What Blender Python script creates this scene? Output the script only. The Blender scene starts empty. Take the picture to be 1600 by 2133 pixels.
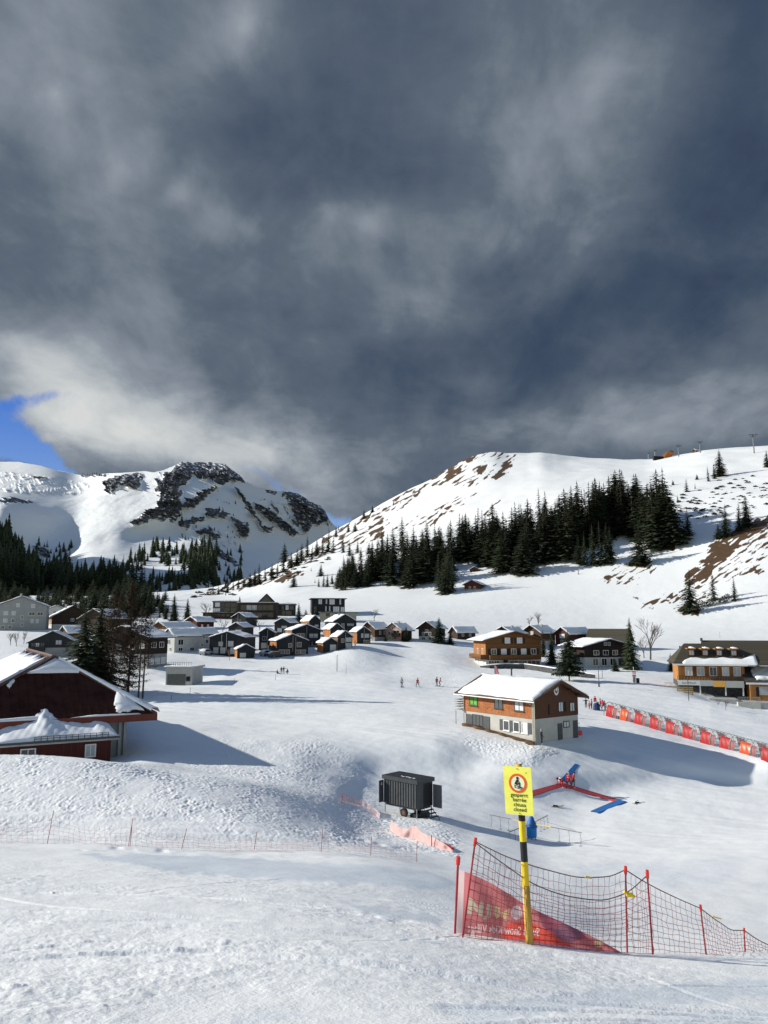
import bpy, bmesh, math, random
import numpy as np
from mathutils import Vector, Matrix
R = math.radians
rnd = random.Random(7)
SC = bpy.context.scene
COL = SC.collection
# ------------------------------------------------------------------ camera
F = 1602.0; CU, CV = 800.0, 1066.5; HV = 1300.0
PITCH = math.atan((HV - CV) / F)
cam = bpy.data.cameras.new('camera'); camo = bpy.data.objects.new('camera', cam); COL.objects.link(camo)
cam.sensor_fit = 'VERTICAL'; cam.sensor_height = 36.0; cam.lens = 36.0 * F / 2133.0
cam.clip_start = 0.1; cam.clip_end = 20000
camo.location = (0, 0, 0); camo.rotation_euler = (math.pi / 2 + PITCH, 0, 0)
SC.camera = camo
SC.render.resolution_x, SC.render.resolution_y = 768, 1024
# ------------------------------------------------------------------ light
SUN_EL = 23.5; SUN_AZ = 9.0          # degrees; azimuth is the angle behind due left
SUN_DIR = Vector((-math.cos(R(SUN_AZ)) * math.cos(R(SUN_EL)), math.sin(R(SUN_AZ)) * math.cos(R(SUN_EL)), math.sin(R(SUN_EL))))
sl = bpy.data.lights.new('sun', 'SUN'); sl.energy = 4.4; sl.angle = R(0.5); sl.color = (1.0, 0.965, 0.88)
so = bpy.data.objects.new('sun', sl); COL.objects.link(so)
so.rotation_euler = (-SUN_DIR).to_track_quat('-Z', 'Y').to_euler()
SC.view_settings.view_transform = 'Standard'; SC.view_settings.look = 'None'
SC.view_settings.exposure = 0.44; SC.view_settings.gamma = 1.0
try:
    SC.cycles.use_denoising = True; SC.cycles.max_bounces = 6; SC.cycles.diffuse_bounces = 3
    SC.cycles.transparent_max_bounces = 12; SC.cycles.caustics_reflective = False; SC.cycles.caustics_refractive = False
except Exception: pass
# ------------------------------------------------------------------ node helper
class NT:
    def __init__(s, nt): s.nt = nt; s.n = nt.nodes; s.l = nt.links
    def node(s, t, **kw):
        n = s.n.new(t)
        for k, v in kw.items(): setattr(n, k, v)
        return n
    def link(s, a, b): s.l.new(a, b)
    def put(s, sock, v):
        if isinstance(v, bpy.types.NodeSocket): s.l.new(v, sock)
        elif isinstance(v, (tuple, list)) and len(v) == 3 and sock.type == 'RGBA': sock.default_value = (*v, 1)
        else: sock.default_value = v
    def math(s, op, a, b=0.0, c=None, clamp=False):
        n = s.n.new('ShaderNodeMath'); n.operation = op; n.use_clamp = clamp
        s.put(n.inputs[0], a); s.put(n.inputs[1], b)
        if c is not None: s.put(n.inputs[2], c)
        return n.outputs[0]
    def vmath(s, op, a, b=(0, 0, 0)):
        n = s.n.new('ShaderNodeVectorMath'); n.operation = op
        s.put(n.inputs[0], a); s.put(n.inputs[1], b)
        return n.outputs[0]
    def mix(s, f, a, b):
        n = s.n.new('ShaderNodeMix'); n.data_type = 'RGBA'
        s.put(n.inputs[0], f); s.put(n.inputs[6], a); s.put(n.inputs[7], b)
        return n.outputs[2]
    def noise(s, vec, scale, detail=4, rough=0.55, dist=0.0, dim='3D'):
        n = s.n.new('ShaderNodeTexNoise'); n.noise_dimensions = dim
        if vec is not None: s.l.new(vec, n.inputs['Vector'])
        n.inputs['Scale'].default_value = scale; n.inputs['Detail'].default_value = detail
        n.inputs['Roughness'].default_value = rough; n.inputs['Distortion'].default_value = dist
        return n.outputs[0]
    def ramp(s, f, stops):
        n = s.n.new('ShaderNodeValToRGB'); cr = n.color_ramp
        while len(cr.elements) < len(stops): cr.elements.new(0.5)
        for e, (p, c) in zip(cr.elements, stops):
            e.position = p; e.color = (*c, 1) if len(c) == 3 else c
        s.put(n.inputs[0], f)
        return n.outputs[0]
    def maprange(s, v, a, b, c=0.0, d=1.0, smooth=False):
        n = s.n.new('ShaderNodeMapRange'); n.clamp = True
        if smooth: n.interpolation_type = 'SMOOTHSTEP'
        s.put(n.inputs[0], v)
        for i, x in enumerate((a, b, c, d)): n.inputs[1 + i].default_value = x
        return n.outputs[0]
def lin(r, g, b):
    f = lambda c: (c / 255 / 12.92) if c <= 10 else ((c / 255 + 0.055) / 1.055) ** 2.4
    return (f(r), f(g), f(b))
# ------------------------------------------------------------------ sky
W = bpy.data.worlds.new('World'); SC.world = W; W.use_nodes = True
def build_sky():
    t = NT(W.node_tree); t.n.clear()
    out = t.node('ShaderNodeOutputWorld'); bg = t.node('ShaderNodeBackground')
    sky = t.node('ShaderNodeTexSky'); sky.sky_type = 'NISHITA'; sky.sun_disc = False
    sky.sun_elevation = R(SUN_EL); sky.sun_rotation = math.atan2(SUN_DIR.x, SUN_DIR.y)
    sky.altitude = 1300; sky.air_density = 1.0; sky.dust_density = 0.4; sky.ozone_density = 2.0
    bg.inputs[1].default_value = 1.0
    skyc = t.vmath('MULTIPLY', sky.outputs[0], (SKY_K * 1.42, SKY_K * 1.22, SKY_K * 0.98))
    tc = t.node('ShaderNodeTexCoord'); d = t.vmath('NORMALIZE', tc.outputs['Generated'])
    sep = t.node('ShaderNodeSeparateXYZ'); t.link(d, sep.inputs[0])
    x, y, z = sep.outputs
    az = t.math('MULTIPLY', t.math('ARCTAN2', x, y), 57.29578)
    el = t.math('MULTIPLY', t.math('ARCSINE', z), 57.29578)
    # cloud-deck coordinates: where the ray meets a high layer
    zz = t.math('MAXIMUM', t.math('ADD', z, 0.22), 0.06)
    comb = t.node('ShaderNodeCombineXYZ')
    t.link(t.math('DIVIDE', x, zz), comb.inputs[0]); t.link(t.math('DIVIDE', y, zz), comb.inputs[1])
    rot = t.node('ShaderNodeMapping'); rot.inputs['Rotation'].default_value = (0, 0, R(-28)); rot.inputs['Scale'].default_value = (1.0, 0.8, 1)
    t.link(comb.outputs[0], rot.inputs[0]); p = rot.outputs[0]
    n1 = t.noise(p, 0.9, 5, 0.46, 0.35); n2 = t.noise(p, 2.4, 8, 0.56, 0.9); n3 = t.noise(d, 7.0, 7, 0.56, 0.4); n4 = t.noise(p, 4.6, 8, 0.58, 0.7)
    # puffs need warped az/el so that blob edges look torn
    wz = t.math('MULTIPLY', t.math('SUBTRACT', t.noise(d, 4.0, 9, 0.62), 0.5), 17.0)
    wy = t.math('MULTIPLY', t.math('SUBTRACT', t.noise(t.vmath('ADD', d, (3.1, 7.7, 1.3)), 5.0, 9, 0.62), 0.5), 12.0)
    azs = t.math('MULTIPLY_ADD', wz, .40, az); els = t.math('MULTIPLY_ADD', wy, .36, el)
    azw = t.math('MULTIPLY_ADD', wz, .95, az); elw = t.math('MULTIPLY_ADD', wy, .95, el)
    def blob(a0, e0, sa, se, rotd):
        A, E = (azs, els) if min(sa, se) < 2.6 else (azw, elw)
        da = t.math('SUBTRACT', A, a0); de = t.math('SUBTRACT', E, e0)
        c, s_ = math.cos(R(rotd)), math.sin(R(rotd))
        u_ = t.math('MULTIPLY_ADD', da, c / sa, t.math('MULTIPLY', de, s_ / sa))
        v_ = t.math('MULTIPLY_ADD', da, -s_ / se, t.math('MULTIPLY', de, c / se))
        r2 = t.math('ADD', t.math('MULTIPLY', u_, u_), t.math('MULTIPLY', v_, v_))
        return t.math('POWER', 2.71828, t.math('MULTIPLY', r2, -1.0))
    L = None
    for (a0, e0, sa, se, ro, amp) in BLOBS:
        b = t.math('MULTIPLY', blob(a0, e0, sa, se, ro), amp)
        L = b if L is None else t.math('ADD', L, b)
    tone = t.math('ADD', L, CLOUD_BASE)
    tone = t.math('ADD', tone, t.math('MULTIPLY', t.math('SUBTRACT', n1, 0.5), 0.30))
    tone = t.math('ADD', tone, t.math('MULTIPLY', t.math('SUBTRACT', n2, 0.5), 0.26))
    tone = t.math('ADD', tone, t.math('MULTIPLY', t.math('SUBTRACT', n3, 0.5), 0.26))
    tone = t.math('ADD', tone, t.math('MULTIPLY', t.math('SUBTRACT', n4, 0.5), 0.30))
    mp5 = t.node('ShaderNodeMapping'); mp5.inputs['Rotation'].default_value = (0, 0, R(24)); mp5.inputs['Scale'].default_value = (5.5, 1.5, 1); t.link(comb.outputs[0], mp5.inputs[0])
    tone = t.math('ADD', tone, t.math('MULTIPLY', t.math('SUBTRACT', t.noise(mp5.outputs[0], 1.0, 7, 0.56, 0.6), 0.5), 0.24))
    bil = t.math('ABSOLUTE', t.math('SUBTRACT', t.noise(p, 3.4, 7, 0.55, 0.5), 0.5))
    tone = t.math('ADD', tone, t.math('MULTIPLY', t.math('SUBTRACT', bil, 0.07), t.math('MULTIPLY_ADD', L, 0.9, 0.28)))
    tone = t.math('MAXIMUM', tone, 0.0)
    ccol = t.ramp(tone, [(0.0, lin(40, 54, 82)), (0.20, lin(66, 80, 100)), (0.40, lin(94, 106, 120)), (0.60, lin(138, 147, 158)), (0.80, lin(184, 190, 194)), (1.0, lin(212, 215, 214))])
    ccol = t.vmath('MULTIPLY', ccol, (CLOUD_K,) * 3)
    # blue holes in the deck
    hole = None
    for (a0, e0, sa, se, ro, amp) in HOLES:
        b = t.math('MULTIPLY', blob(a0, e0, sa, se, ro), amp)
        hole = b if hole is None else t.math('ADD', hole, b)
    hole = t.math('ADD', hole, t.math('MULTIPLY', t.math('SUBTRACT', n3, 0.5), 0.9))
    hole = t.maprange(t.math('ADD', hole, t.math('MULTIPLY', t.math('SUBTRACT', t.noise(d, 20.0, 8, 0.66, 0.6), 0.5), 1.1)), 0.36, 0.98, smooth=True)
    back = t.maprange(y, 0.05, -0.35, smooth=True)      # the sky behind and overhead is clear
    over = t.maprange(z, 0.72, 0.9, smooth=True)
    clear = t.math('MAXIMUM', hole, t.math('MAXIMUM', back, over))
    blue = t.mix(t.maprange(el, 4.0, 17.0), lin(150, 184, 226), lin(46, 108, 204))
    blue = t.vmath('MULTIPLY', blue, (CLOUD_K,) * 3)
    front = t.maprange(y, 0.05, 0.3)
    clearc = t.mix(front, skyc, blue)
    col = t.mix(clear, ccol, clearc)
    t.link(col, bg.inputs[0]); t.link(bg.outputs[0], out.inputs[0])
def ae(u, v):
    X = (u - CU) / F; yu = -(v - CV) / F; cp, sp = math.cos(PITCH), math.sin(PITCH)
    Y = cp - yu * sp; Z = sp + yu * cp
    return math.degrees(math.atan2(X, Y)), math.degrees(math.atan2(Z, math.hypot(X, Y)))
def bl(u, v, su, sv, ro, amp):        # helper: a cloud lump by where it stands in the sky
    a, e = ae(u, v); return (a, e, su / 28.0, sv / 28.0, ro, amp)
SKY_K = 0.085; CLOUD_K = 0.74; CLOUD_BASE = 0.37
BLOBS = [bl(150, 150, 380, 260, 0, .13), bl(500, 60, 130, 60, 35, .14), bl(800, 90, 200, 130, 0, -.08), bl(620, 300, 240, 130, 0, -.13),
    bl(1130, 200, 230, 230, 40, .20), bl(1560, 150, 190, 330, 0, -.13), bl(740, 450, 90, 36, 20, .10), bl(690, 445, 30, 22, 25, .11), bl(778, 465, 46, 30, 40, .12), bl(390, 415, 40, 26, 30, .16), bl(250, 375, 40, 26, 30, .10), bl(130, 215, 40, 20, 0, .10), bl(530, 45, 60, 40, 30, .12), bl(480, 480, 60, 24, 0, .08), bl(540, 470, 240, 50, 0, .06), bl(310, 330, 110, 60, 30, .08),
    bl(200, 560, 330, 180, 0, .06), bl(60, 740, 260, 50, 0, .30), bl(1300, 620, 430, 130, 12, -.20), bl(1560, 760, 260, 60, 15, .08), bl(1050, 480, 300, 90, 25, .10),
    bl(820, 830, 220, 130, 0, -.08), bl(200, 858, 210, 46, 0, .36), bl(250, 925, 240, 50, 0, .38), bl(110, 900, 60, 26, 0, .14), bl(330, 840, 70, 26, 10, .10), bl(120, 800, 160, 30, 0, .12), bl(480, 900, 170, 70, 0, .24), bl(420, 700, 300, 60, 0, .04), bl(1250, 890, 420, 60, 0, .20), bl(1000, 800, 60, 24, 0, .10),
    bl(560, 960, 190, 50, 0, .20), bl(650, 1035, 150, 50, 0, .26), bl(850, 960, 120, 40, 0, .12)]
HOLES = [bl(-40, 920, 100, 50, -10, 1.2), bl(80, 962, 120, 24, -20, 1.1), bl(70, 856, 110, 22, 14, .72), bl(600, 1020, 120, 18, -30, .62), bl(700, 1080, 70, 18, -10, .68)]
build_sky()
# ------------------------------------------------------------------ geometry of the ground
def at(u, v, d):
    X = (u - CU) / F; yu = -(v - CV) / F; cp, sp = math.cos(PITCH), math.sin(PITCH)
    t = d / (cp - yu * sp)
    return X * t, d + 0 * t, (sp + yu * cp) * t
def P(u, v, d): return Vector(at(u, v, d))
def pchip(x, y, q):
    x = np.asarray(x, float); y = np.asarray(y, float); q = np.clip(np.asarray(q, float), x[0], x[-1])
    h = np.diff(x); dl = np.diff(y, axis=0) / (h if y.ndim == 1 else h[:, None])
    m = np.zeros_like(y); 
    w1 = 2 * h[1:] + h[:-1]; w2 = h[1:] + 2 * h[:-1]
    if y.ndim > 1: w1 = w1[:, None]; w2 = w2[:, None]
    a, b = dl[:-1], dl[1:]
    ok = (a * b) > 0
    with np.errstate(all='ignore'):
        mm = (w1 + w2) / (w1 / np.where(ok, a, 1) + w2 / np.where(ok, b, 1))
    m[1:-1] = np.where(ok, mm, 0); m[0] = dl[0]; m[-1] = dl[-1]
    i = np.clip(np.searchsorted(x, q, side='right') - 1, 0, len(x) - 2)
    t = (q - x[i]) / h[i]; H = h[i]
    if y.ndim > 1: t = t[:, None]; H = H[:, None]
    t2, t3 = t * t, t * t * t
    return (2 * t3 - 3 * t2 + 1) * y[i] + (t3 - 2 * t2 + t) * H * m[i] + (-2 * t3 + 3 * t2) * y[i + 1] + (t3 - t2) * H * m[i + 1]
_perm = np.random.RandomState(3).permutation(4096)
def perlin(x, y, seed=0):
    xi = np.floor(x).astype(np.int64); yi = np.floor(y).astype(np.int64); xf = x - xi; yf = y - yi
    def g(ix, iy, dx, dy):
        h = _perm[(ix + _perm[(iy + seed * 131) & 4095]) & 4095]
        an = h * (2 * np.pi / 4096)
        return np.cos(an) * dx + np.sin(an) * dy
    u = xf ** 3 * (xf * (xf * 6 - 15) + 10); v = yf ** 3 * (yf * (yf * 6 - 15) + 10)
    a = g(xi, yi, xf, yf); b = g(xi + 1, yi, xf - 1, yf); c = g(xi, yi + 1, xf, yf - 1); e = g(xi + 1, yi + 1, xf - 1, yf - 1)
    return (a + u * (b - a)) * (1 - v) + (c + u * (e - c)) * v
def fbm(x, y, oct=4, seed=0, gain=0.5, ridged=False):
    s = np.zeros_like(x); a = 1.0
    for o in range(oct):
        n = perlin(x * 2 ** o, y * 2 ** o, seed + o * 7)
        s += a * ((1 - 2 * np.abs(n) * 1.6) if ridged else n); a *= gain
    return s
def inpoly(u, v, poly):
    u = np.asarray(u); v = np.asarray(v); c = np.zeros(u.shape, bool); n = len(poly)
    for i in range(n):
        x1, y1 = poly[i]; x2, y2 = poly[(i + 1) % n]
        if y1 == y2: continue
        c ^= ((y1 > v) != (y2 > v)) & (u < (x2 - x1) * (v - y1) / (y2 - y1) + x1)
    return c
# each curve: list of (u, v, d) from left to right; near to far
K = []
def curve(*pts): K.append(sorted(pts))
def level(z, d): return (800, HV - z * F / d, d)
curve((800, 3500, 1.2)); curve((800, 2560, 2.5)); curve((0, 2125, 5), (800, 2133, 5), (1600, 2150, 5))
curve((0, 1965, 9), (400, 1965, 9), (800, 1990, 8.8), (1200, 2050, 8.6), (1600, 2090, 8.6))
curve((-300, 1800, 17), (0, 1840, 16), (400, 1856, 15.5), (600, 1880, 14.5), (800, 1916, 13.4), (950, 1946, 12.4), (1100, 1966, 12.3), (1300, 1990, 12.3), (1500, 2001, 12.6), (1700, 2006, 13))
curve((-300, 1760, 27), (0, 1783, 26), (200, 1793, 25), (400, 1805, 24.5), (600, 1826, 22), (800, 1872, 18.5), (950, 1915, 16.5), (1100, 1945, 15.5), (1300, 1985, 15), (1600, 1998, 15.5))
curve((-300, 1745, 35), (0, 1757, 35), (250, 1768, 34), (500, 1775, 34), (700, 1786, 32), (900, 1830, 27), (1000, 1865, 25), (1150, 1905, 24), (1300, 1938, 25), (1600, 1955, 26))
curve((-300, 1690, 40), (0, 1695, 40.5), (300, 1703, 40), (500, 1715, 40), (700, 1752, 40), (820, 1776, 40), (1000, 1818, 37), (1150, 1850, 36), (1300, 1870, 37), (1600, 1880, 38))
curve((-300, 1610, 47), (0, 1618, 47), (150, 1620, 47), (300, 1632, 47), (450, 1650, 47), (560, 1672, 47.5), (680, 1715, 48), (760, 1742, 50), (830, 1745, 53), (1000, 1768, 52), (1150, 1796, 52), (1300, 1802, 52), (1600, 1795, 53))
curve((-300, 1560, 52), (0, 1571, 52), (150, 1577, 52), (250, 1590, 52), (350, 1606, 53), (450, 1618, 54), (550, 1638, 55), (650, 1672, 57), (730, 1700, 60), (800, 1708, 64), (900, 1712, 65), (1000, 1735, 65), (1150, 1752, 68), (1300, 1742, 70), (1600, 1722, 74))
curve((-300, 1600, 66), (0, 1600, 66), (200, 1596, 67), (290, 1588, 68), (400, 1606, 67), (500, 1622, 66), (600, 1634, 67), (680, 1650, 68), (760, 1668, 72), (850, 1672, 75), (950, 1672, 78), (1150, 1668, 83), (1300, 1652, 87), (1600, 1650, 87))
curve((-300, 1575, 80), (0, 1575, 80), (200, 1572, 80), (300, 1560, 80), (400, 1570, 79), (500, 1580, 78), (600, 1590, 78), (700, 1606, 80), (800, 1618, 84), (950, 1618, 86), (1060, 1606, 87), (1150, 1608, 88), (1250, 1606, 90), (1400, 1618, 92), (1600, 1640, 90))
curve((-300, 1530, 95), (0, 1530, 95), (200, 1520, 95), (300, 1512, 95), (500, 1530, 93), (640, 1540, 92), (760, 1550, 92), (900, 1552, 92), (1000, 1566, 92), (1100, 1568, 91), (1180, 1560, 94), (1300, 1570, 96), (1450, 1590, 94), (1600, 1618, 91))
curve((-300, 1500, 110), (0, 1500, 112), (300, 1485, 117), (600, 1500, 110), (800, 1508, 104), (950, 1522, 99), (1110, 1549, 94.5), (1215, 1534, 100), (1300, 1528, 104), (1450, 1556, 99), (1600, 1583, 93), (1800, 1630, 86))
curve((-300, 1450, 136), (0, 1455, 136), (300, 1456, 137), (500, 1456, 137), (700, 1458, 136), (850, 1468, 130), (1000, 1480, 124), (1160, 1490, 118), (1270, 1492, 120), (1400, 1512, 116), (1600, 1550, 106), (1800, 1600, 98))
curve((-300, 1420, 150), (0, 1420, 150), (300, 1432, 153), (450, 1428, 158), (600, 1420, 162), (750, 1412, 165), (850, 1420, 165), (950, 1432, 160), (1100, 1440, 152), (1250, 1432, 160), (1400, 1450, 150), (1600, 1482, 140), (1800, 1510, 130))
curve((-300, 1395, 168), (0, 1395, 168), (300, 1418, 165), (400, 1425, 163), (480, 1412, 168), (600, 1400, 178), (700, 1396, 182), (850, 1404, 182), (950, 1404, 184), (1080, 1412, 180), (1200, 1412, 180), (1300, 1418, 176), (1400, 1434, 166), (1500, 1468, 156), (1600, 1484, 153), (1800, 1480, 150))
curve((-300, 1370, 190), (0, 1365, 192), (200, 1382, 182), (300, 1392, 176), (420, 1380, 192), (560, 1371, 205), (640, 1364, 210), (740, 1346, 214), (830, 1360, 214), (920, 1372, 208), (1000, 1389, 203), (1150, 1392, 203), (1300, 1392, 203), (1400, 1412, 188), (1500, 1432, 178), (1600, 1440, 174), (1800, 1440, 172))
curve((-300, 1340, 230), (0, 1332, 235), (150, 1345, 225), (300, 1350, 218), (440, 1345, 226), (560, 1345, 230), (700, 1340, 232), (850, 1336, 238), (1000, 1352, 232), (1150, 1360, 232), (1300, 1365, 230), (1400, 1366, 228), (1600, 1388, 215), (1800, 1390, 210))
curve((-300, 1310, 285), (0, 1308, 285), (200, 1316, 275), (330, 1318, 272), (450, 1308, 285), (560, 1308, 282), (700, 1310, 280), (850, 1316, 275), (1000, 1328, 270), (1250, 1336, 270), (1400, 1336, 265), (1600, 1340, 258), (1800, 1335, 250))
curve((-300, 1275, 350), (0, 1280, 350), (200, 1285, 345), (400, 1285, 340), (560, 1284, 345), (700, 1286, 345), (850, 1290, 335), (1000, 1296, 330), (1250, 1300, 325), (1400, 1290, 320), (1600, 1275, 310), (1800, 1262, 300))
curve((-300, 1256, 430), (0, 1258, 430), (200, 1262, 425), (350, 1256, 430), (430, 1258, 430), (500, 1260, 425), (600, 1262, 415), (700, 1262, 400), (850, 1258, 395), (1000, 1250, 390), (1200, 1238, 385), (1400, 1218, 375), (1600, 1190, 360), (1900, 1150, 350))
curve((-300, 1246, 560), (0, 1248, 560), (200, 1250, 560), (350, 1243, 560), (450, 1240, 560), (520, 1230, 545), (600, 1215, 530), (700, 1204, 520), (850, 1184, 505), (1000, 1166, 490), (1200, 1140, 475), (1400, 1115, 455), (1600, 1085, 435), (1900, 1040, 420))
curve((-300, 1240, 680), (0, 1243, 680), (200, 1244, 680), (350, 1236, 680), (450, 1229, 690), (520, 1210, 690), (600, 1180, 680), (700, 1150, 670), (850, 1108, 660), (1000, 1070, 640), (1200, 1030, 610), (1400, 1014, 580), (1600, 990, 560), (1900, 940, 540))
curve((-300, 1238, 780), (0, 1241, 780), (200, 1242, 780), (350, 1232, 780), (430, 1226, 790), (480, 1214, 800), (520, 1202, 810), (560, 1184, 820), (600, 1160, 830), (640, 1139, 840), (690, 1108, 860), (740, 1081, 880), (800, 1047, 900), (850, 1020, 920), (900, 997, 940), (935, 976, 950), (970, 957, 960), (985, 951, 962), (1005, 945, 965), (1032, 941, 965), (1060, 944, 960), (1095, 944, 950), (1125, 942, 945), (1155, 946, 940), (1190, 951, 930), (1250, 955, 900), (1340, 957, 860), (1400, 950, 820), (1470, 938, 780), (1550, 931, 750), (1600, 928, 730), (1900, 880, 700))
curve((-300, 1262, 900), (350, 1262, 900), (430, 1262, 920), (480, 1250, 940), (560, 1225, 960), (640, 1185, 980), (740, 1130, 1030), (850, 1070, 1080), (935, 1010, 1100), (1000, 975, 1080), (1090, 965, 1060), (1250, 968, 1000), (1400, 975, 950), (1550, 960, 880), (1900, 920, 800))
NK = len(K)
def knot_cols(us):
    V = np.zeros((NK, len(us))); D = np.zeros((NK, len(us)))
    for k, c in enumerate(K):
        if len(c) == 1: V[k] = c[0][1]; D[k] = math.log(c[0][2]); continue
        x = [p[0] for p in c]
        V[k] = pchip(x, np.array([p[1] for p in c], float), us); D[k] = pchip(x, np.log([p[2] for p in c]), us)
    return V, D
_s_fine = np.linspace(0, NK - 1, (NK - 1) * 60 + 1)
_col_cache = {}
def column(u):
    k = round(u * 2)
    if k not in _col_cache:
        V, D = knot_cols(np.array([u])); kk = np.arange(NK)
        _col_cache[k] = (pchip(kk, V[:, 0], _s_fine), np.exp(pchip(kk, D[:, 0], _s_fine)))
    return _col_cache[k]
def gd(u, v, dmin=3.0, dmax=5000):
    """distance at which the line of sight of (u, v) meets the ground"""
    vc, dc = column(u)
    for i in range(len(vc) - 1):
        if dc[i + 1] < dmin or dc[i] > dmax: continue
        if (vc[i] - v) * (vc[i + 1] - v) <= 0 and vc[i] != vc[i + 1]:
            t = (v - vc[i]) / (vc[i + 1] - vc[i]); return dc[i] + t * (dc[i + 1] - dc[i])
    j = np.argmin(np.abs(vc - v) + 1e6 * ((dc < dmin) | (dc > dmax))); return dc[j]
def gp(u, v, dmin=3.0, dmax=5000): return P(u, v, gd(u, v, dmin, dmax))
def gz(X, Y):
    """ground height at a plan position"""
    u = CU + F * X / Y
    for _ in range(4):
        vc, dc = column(u); v = float(np.interp(Y, dc, vc))
        yu = -(v - CV) / F; t = Y / (math.cos(PITCH) - yu * math.sin(PITCH)); u = CU + F * X / t
    vc, dc = column(u); v = float(np.interp(Y, dc, vc))
    return at(u, v, Y)[2]
def gpt(X, Y, dz=0.0): return Vector((X, Y, gz(X, Y) + dz))
def grid_mesh(name, pts, mat, attrs=None, smooth=True):
    nr, nc, _ = pts.shape
    me = bpy.data.meshes.new(name); nv = nr * nc; nf = (nr - 1) * (nc - 1)
    me.vertices.add(nv); me.vertices.foreach_set('co', pts.reshape(-1).astype(np.float32))
    i = np.arange(nr * nc).reshape(nr, nc)
    q = np.stack([i[:-1, :-1], i[:-1, 1:], i[1:, 1:], i[1:, :-1]], -1).reshape(-1).astype(np.int32)
    me.loops.add(nf * 4); me.loops.foreach_set('vertex_index', q)
    me.polygons.add(nf); me.polygons.foreach_set('loop_start', (np.arange(nf) * 4).astype(np.int32))
    me.update(); me.validate()
    me.polygons.foreach_set('use_smooth', np.full(nf, smooth))
    for k, a in (attrs or {}).items():
        at_ = me.attributes.new(k, 'FLOAT', 'POINT'); at_.data.foreach_set('value', a.reshape(-1).astype(np.float32))
    me.materials.append(mat)
    o = bpy.data.objects.new(name, me); COL.objects.link(o); o['kind'] = 'structure'
    return o
def sstep(a, b, x): t = np.clip((x - a) / (b - a), 0, 1); return t * t * (3 - 2 * t)
def snow_material(name, rockcol=((58, 62, 72), (112, 116, 124)), grasscol=((58, 44, 30), (104, 78, 50)), scale=1.0):
    m = bpy.data.materials.new(name); m.use_nodes = True; t = NT(m.node_tree); b = t.n['Principled BSDF']
    tc = t.node('ShaderNodeTexCoord'); p = tc.outputs['Object']
    n1 = t.noise(p, 0.25 * scale, 5, 0.6); n2 = t.noise(p, 3.0 * scale, 6, 0.65); n3 = t.noise(p, 30.0 * scale, 3, 0.6)
    snow = t.mix(n1, (0.80, 0.815, 0.815), (0.89, 0.90, 0.89))
    def attr(a): n = t.node('ShaderNodeAttribute'); n.attribute_name = a; return n.outputs['Fac']
    snow = t.mix(t.math('MULTIPLY', attr('shade_band'), t.maprange(n1, .2, .7, .6, 1.0)), snow, (0.60, 0.66, 0.72))  # darker blue-grey stands in for shade on these bands
    rk = t.maprange(t.math('ADD', attr('rock'), t.math('MULTIPLY', t.math('SUBTRACT', n2, 0.5), 0.5)), 0.42, 0.58)
    gr = t.maprange(t.math('ADD', attr('grass'), t.math('MULTIPLY', t.math('SUBTRACT', n2, 0.5), 0.6)), 0.42, 0.58)
    sm = t.node('ShaderNodeMapping'); sm.inputs['Scale'].default_value = (.6, .6, 5.0); sm.inputs['Rotation'].default_value = (R(14), R(-10), 0); t.link(p, sm.inputs[0])
    strata = t.noise(sm.outputs[0], 1.4 * scale, 6, .65)
    c = t.mix(rk, snow, t.mix(t.maprange(t.math('ADD', t.math('MULTIPLY', strata, .7), t.math('MULTIPLY', n2, .3)), .32, .68), lin(*rockcol[0]), lin(*rockcol[1])))
    c = t.mix(gr, c, t.mix(n2, lin(*grasscol[0]), lin(*grasscol[1])))
    t.link(c, b.inputs['Base Color']); b.inputs['Roughness'].default_value = 0.62; b.inputs['Specular IOR Level'].default_value = 0.3
    bp = t.node('ShaderNodeBump'); bp.inputs['Strength'].default_value = 0.55; bp.inputs['Distance'].default_value = 0.05 / scale
    t.link(t.math('ADD', t.math('MULTIPLY', n2, t.math('MULTIPLY_ADD', attr('rough'), 0.9, 0.25)), t.math('MULTIPLY', n3, 0.35)), bp.inputs['Height'])
    t.link(bp.outputs[0], b.inputs['Normal'])
    return m
M_SNOW = snow_material('snow')
M_HILL = snow_material('hill_snow', scale=0.12)
M_MOUNT = snow_material('mountain_snow', scale=0.03)
ROUGH = [  # trodden, lumpy snow (outline, strength)
    ([(-400, 1560), (250, 1585), (560, 1640), (800, 1700), (960, 1770), (820, 1775), (500, 1770), (250, 1765), (-400, 1755)], 1.0),
    ([(330, 1545), (560, 1545), (690, 1545), (790, 1640), (790, 1690), (690, 1690), (560, 1640), (450, 1610), (330, 1600)], 1.0),
    ([(940, 1520), (1110, 1550), (1170, 1552), (1140, 1600), (1050, 1600), (980, 1570)], 1.4),
    ([(700, 1690), (900, 1705), (960, 1745), (960, 1790), (850, 1770), (760, 1740)], 1.2),
    ([(840, 1425), (860, 1395), (1000, 1385), (1240, 1412), (1300, 1440), (1100, 1445), (950, 1432)], 1.2),
    ([(560, 1395), (640, 1360), (780, 1345), (860, 1362), (820, 1395), (700, 1400)], 1.0),
    ([(360, 1385), (420, 1388), (540, 1405), (560, 1415), (450, 1420)], .8),
    ([(-100, 1335), (60, 1335), (120, 1372), (-100, 1375)], 1.0),
    ([(1300, 1280), (1560, 1285), (1560, 1345), (1310, 1345)], .35),
    ([(1450, 1420), (1600, 1470), (1600, 1500), (1470, 1470)], 1.2)]
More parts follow.
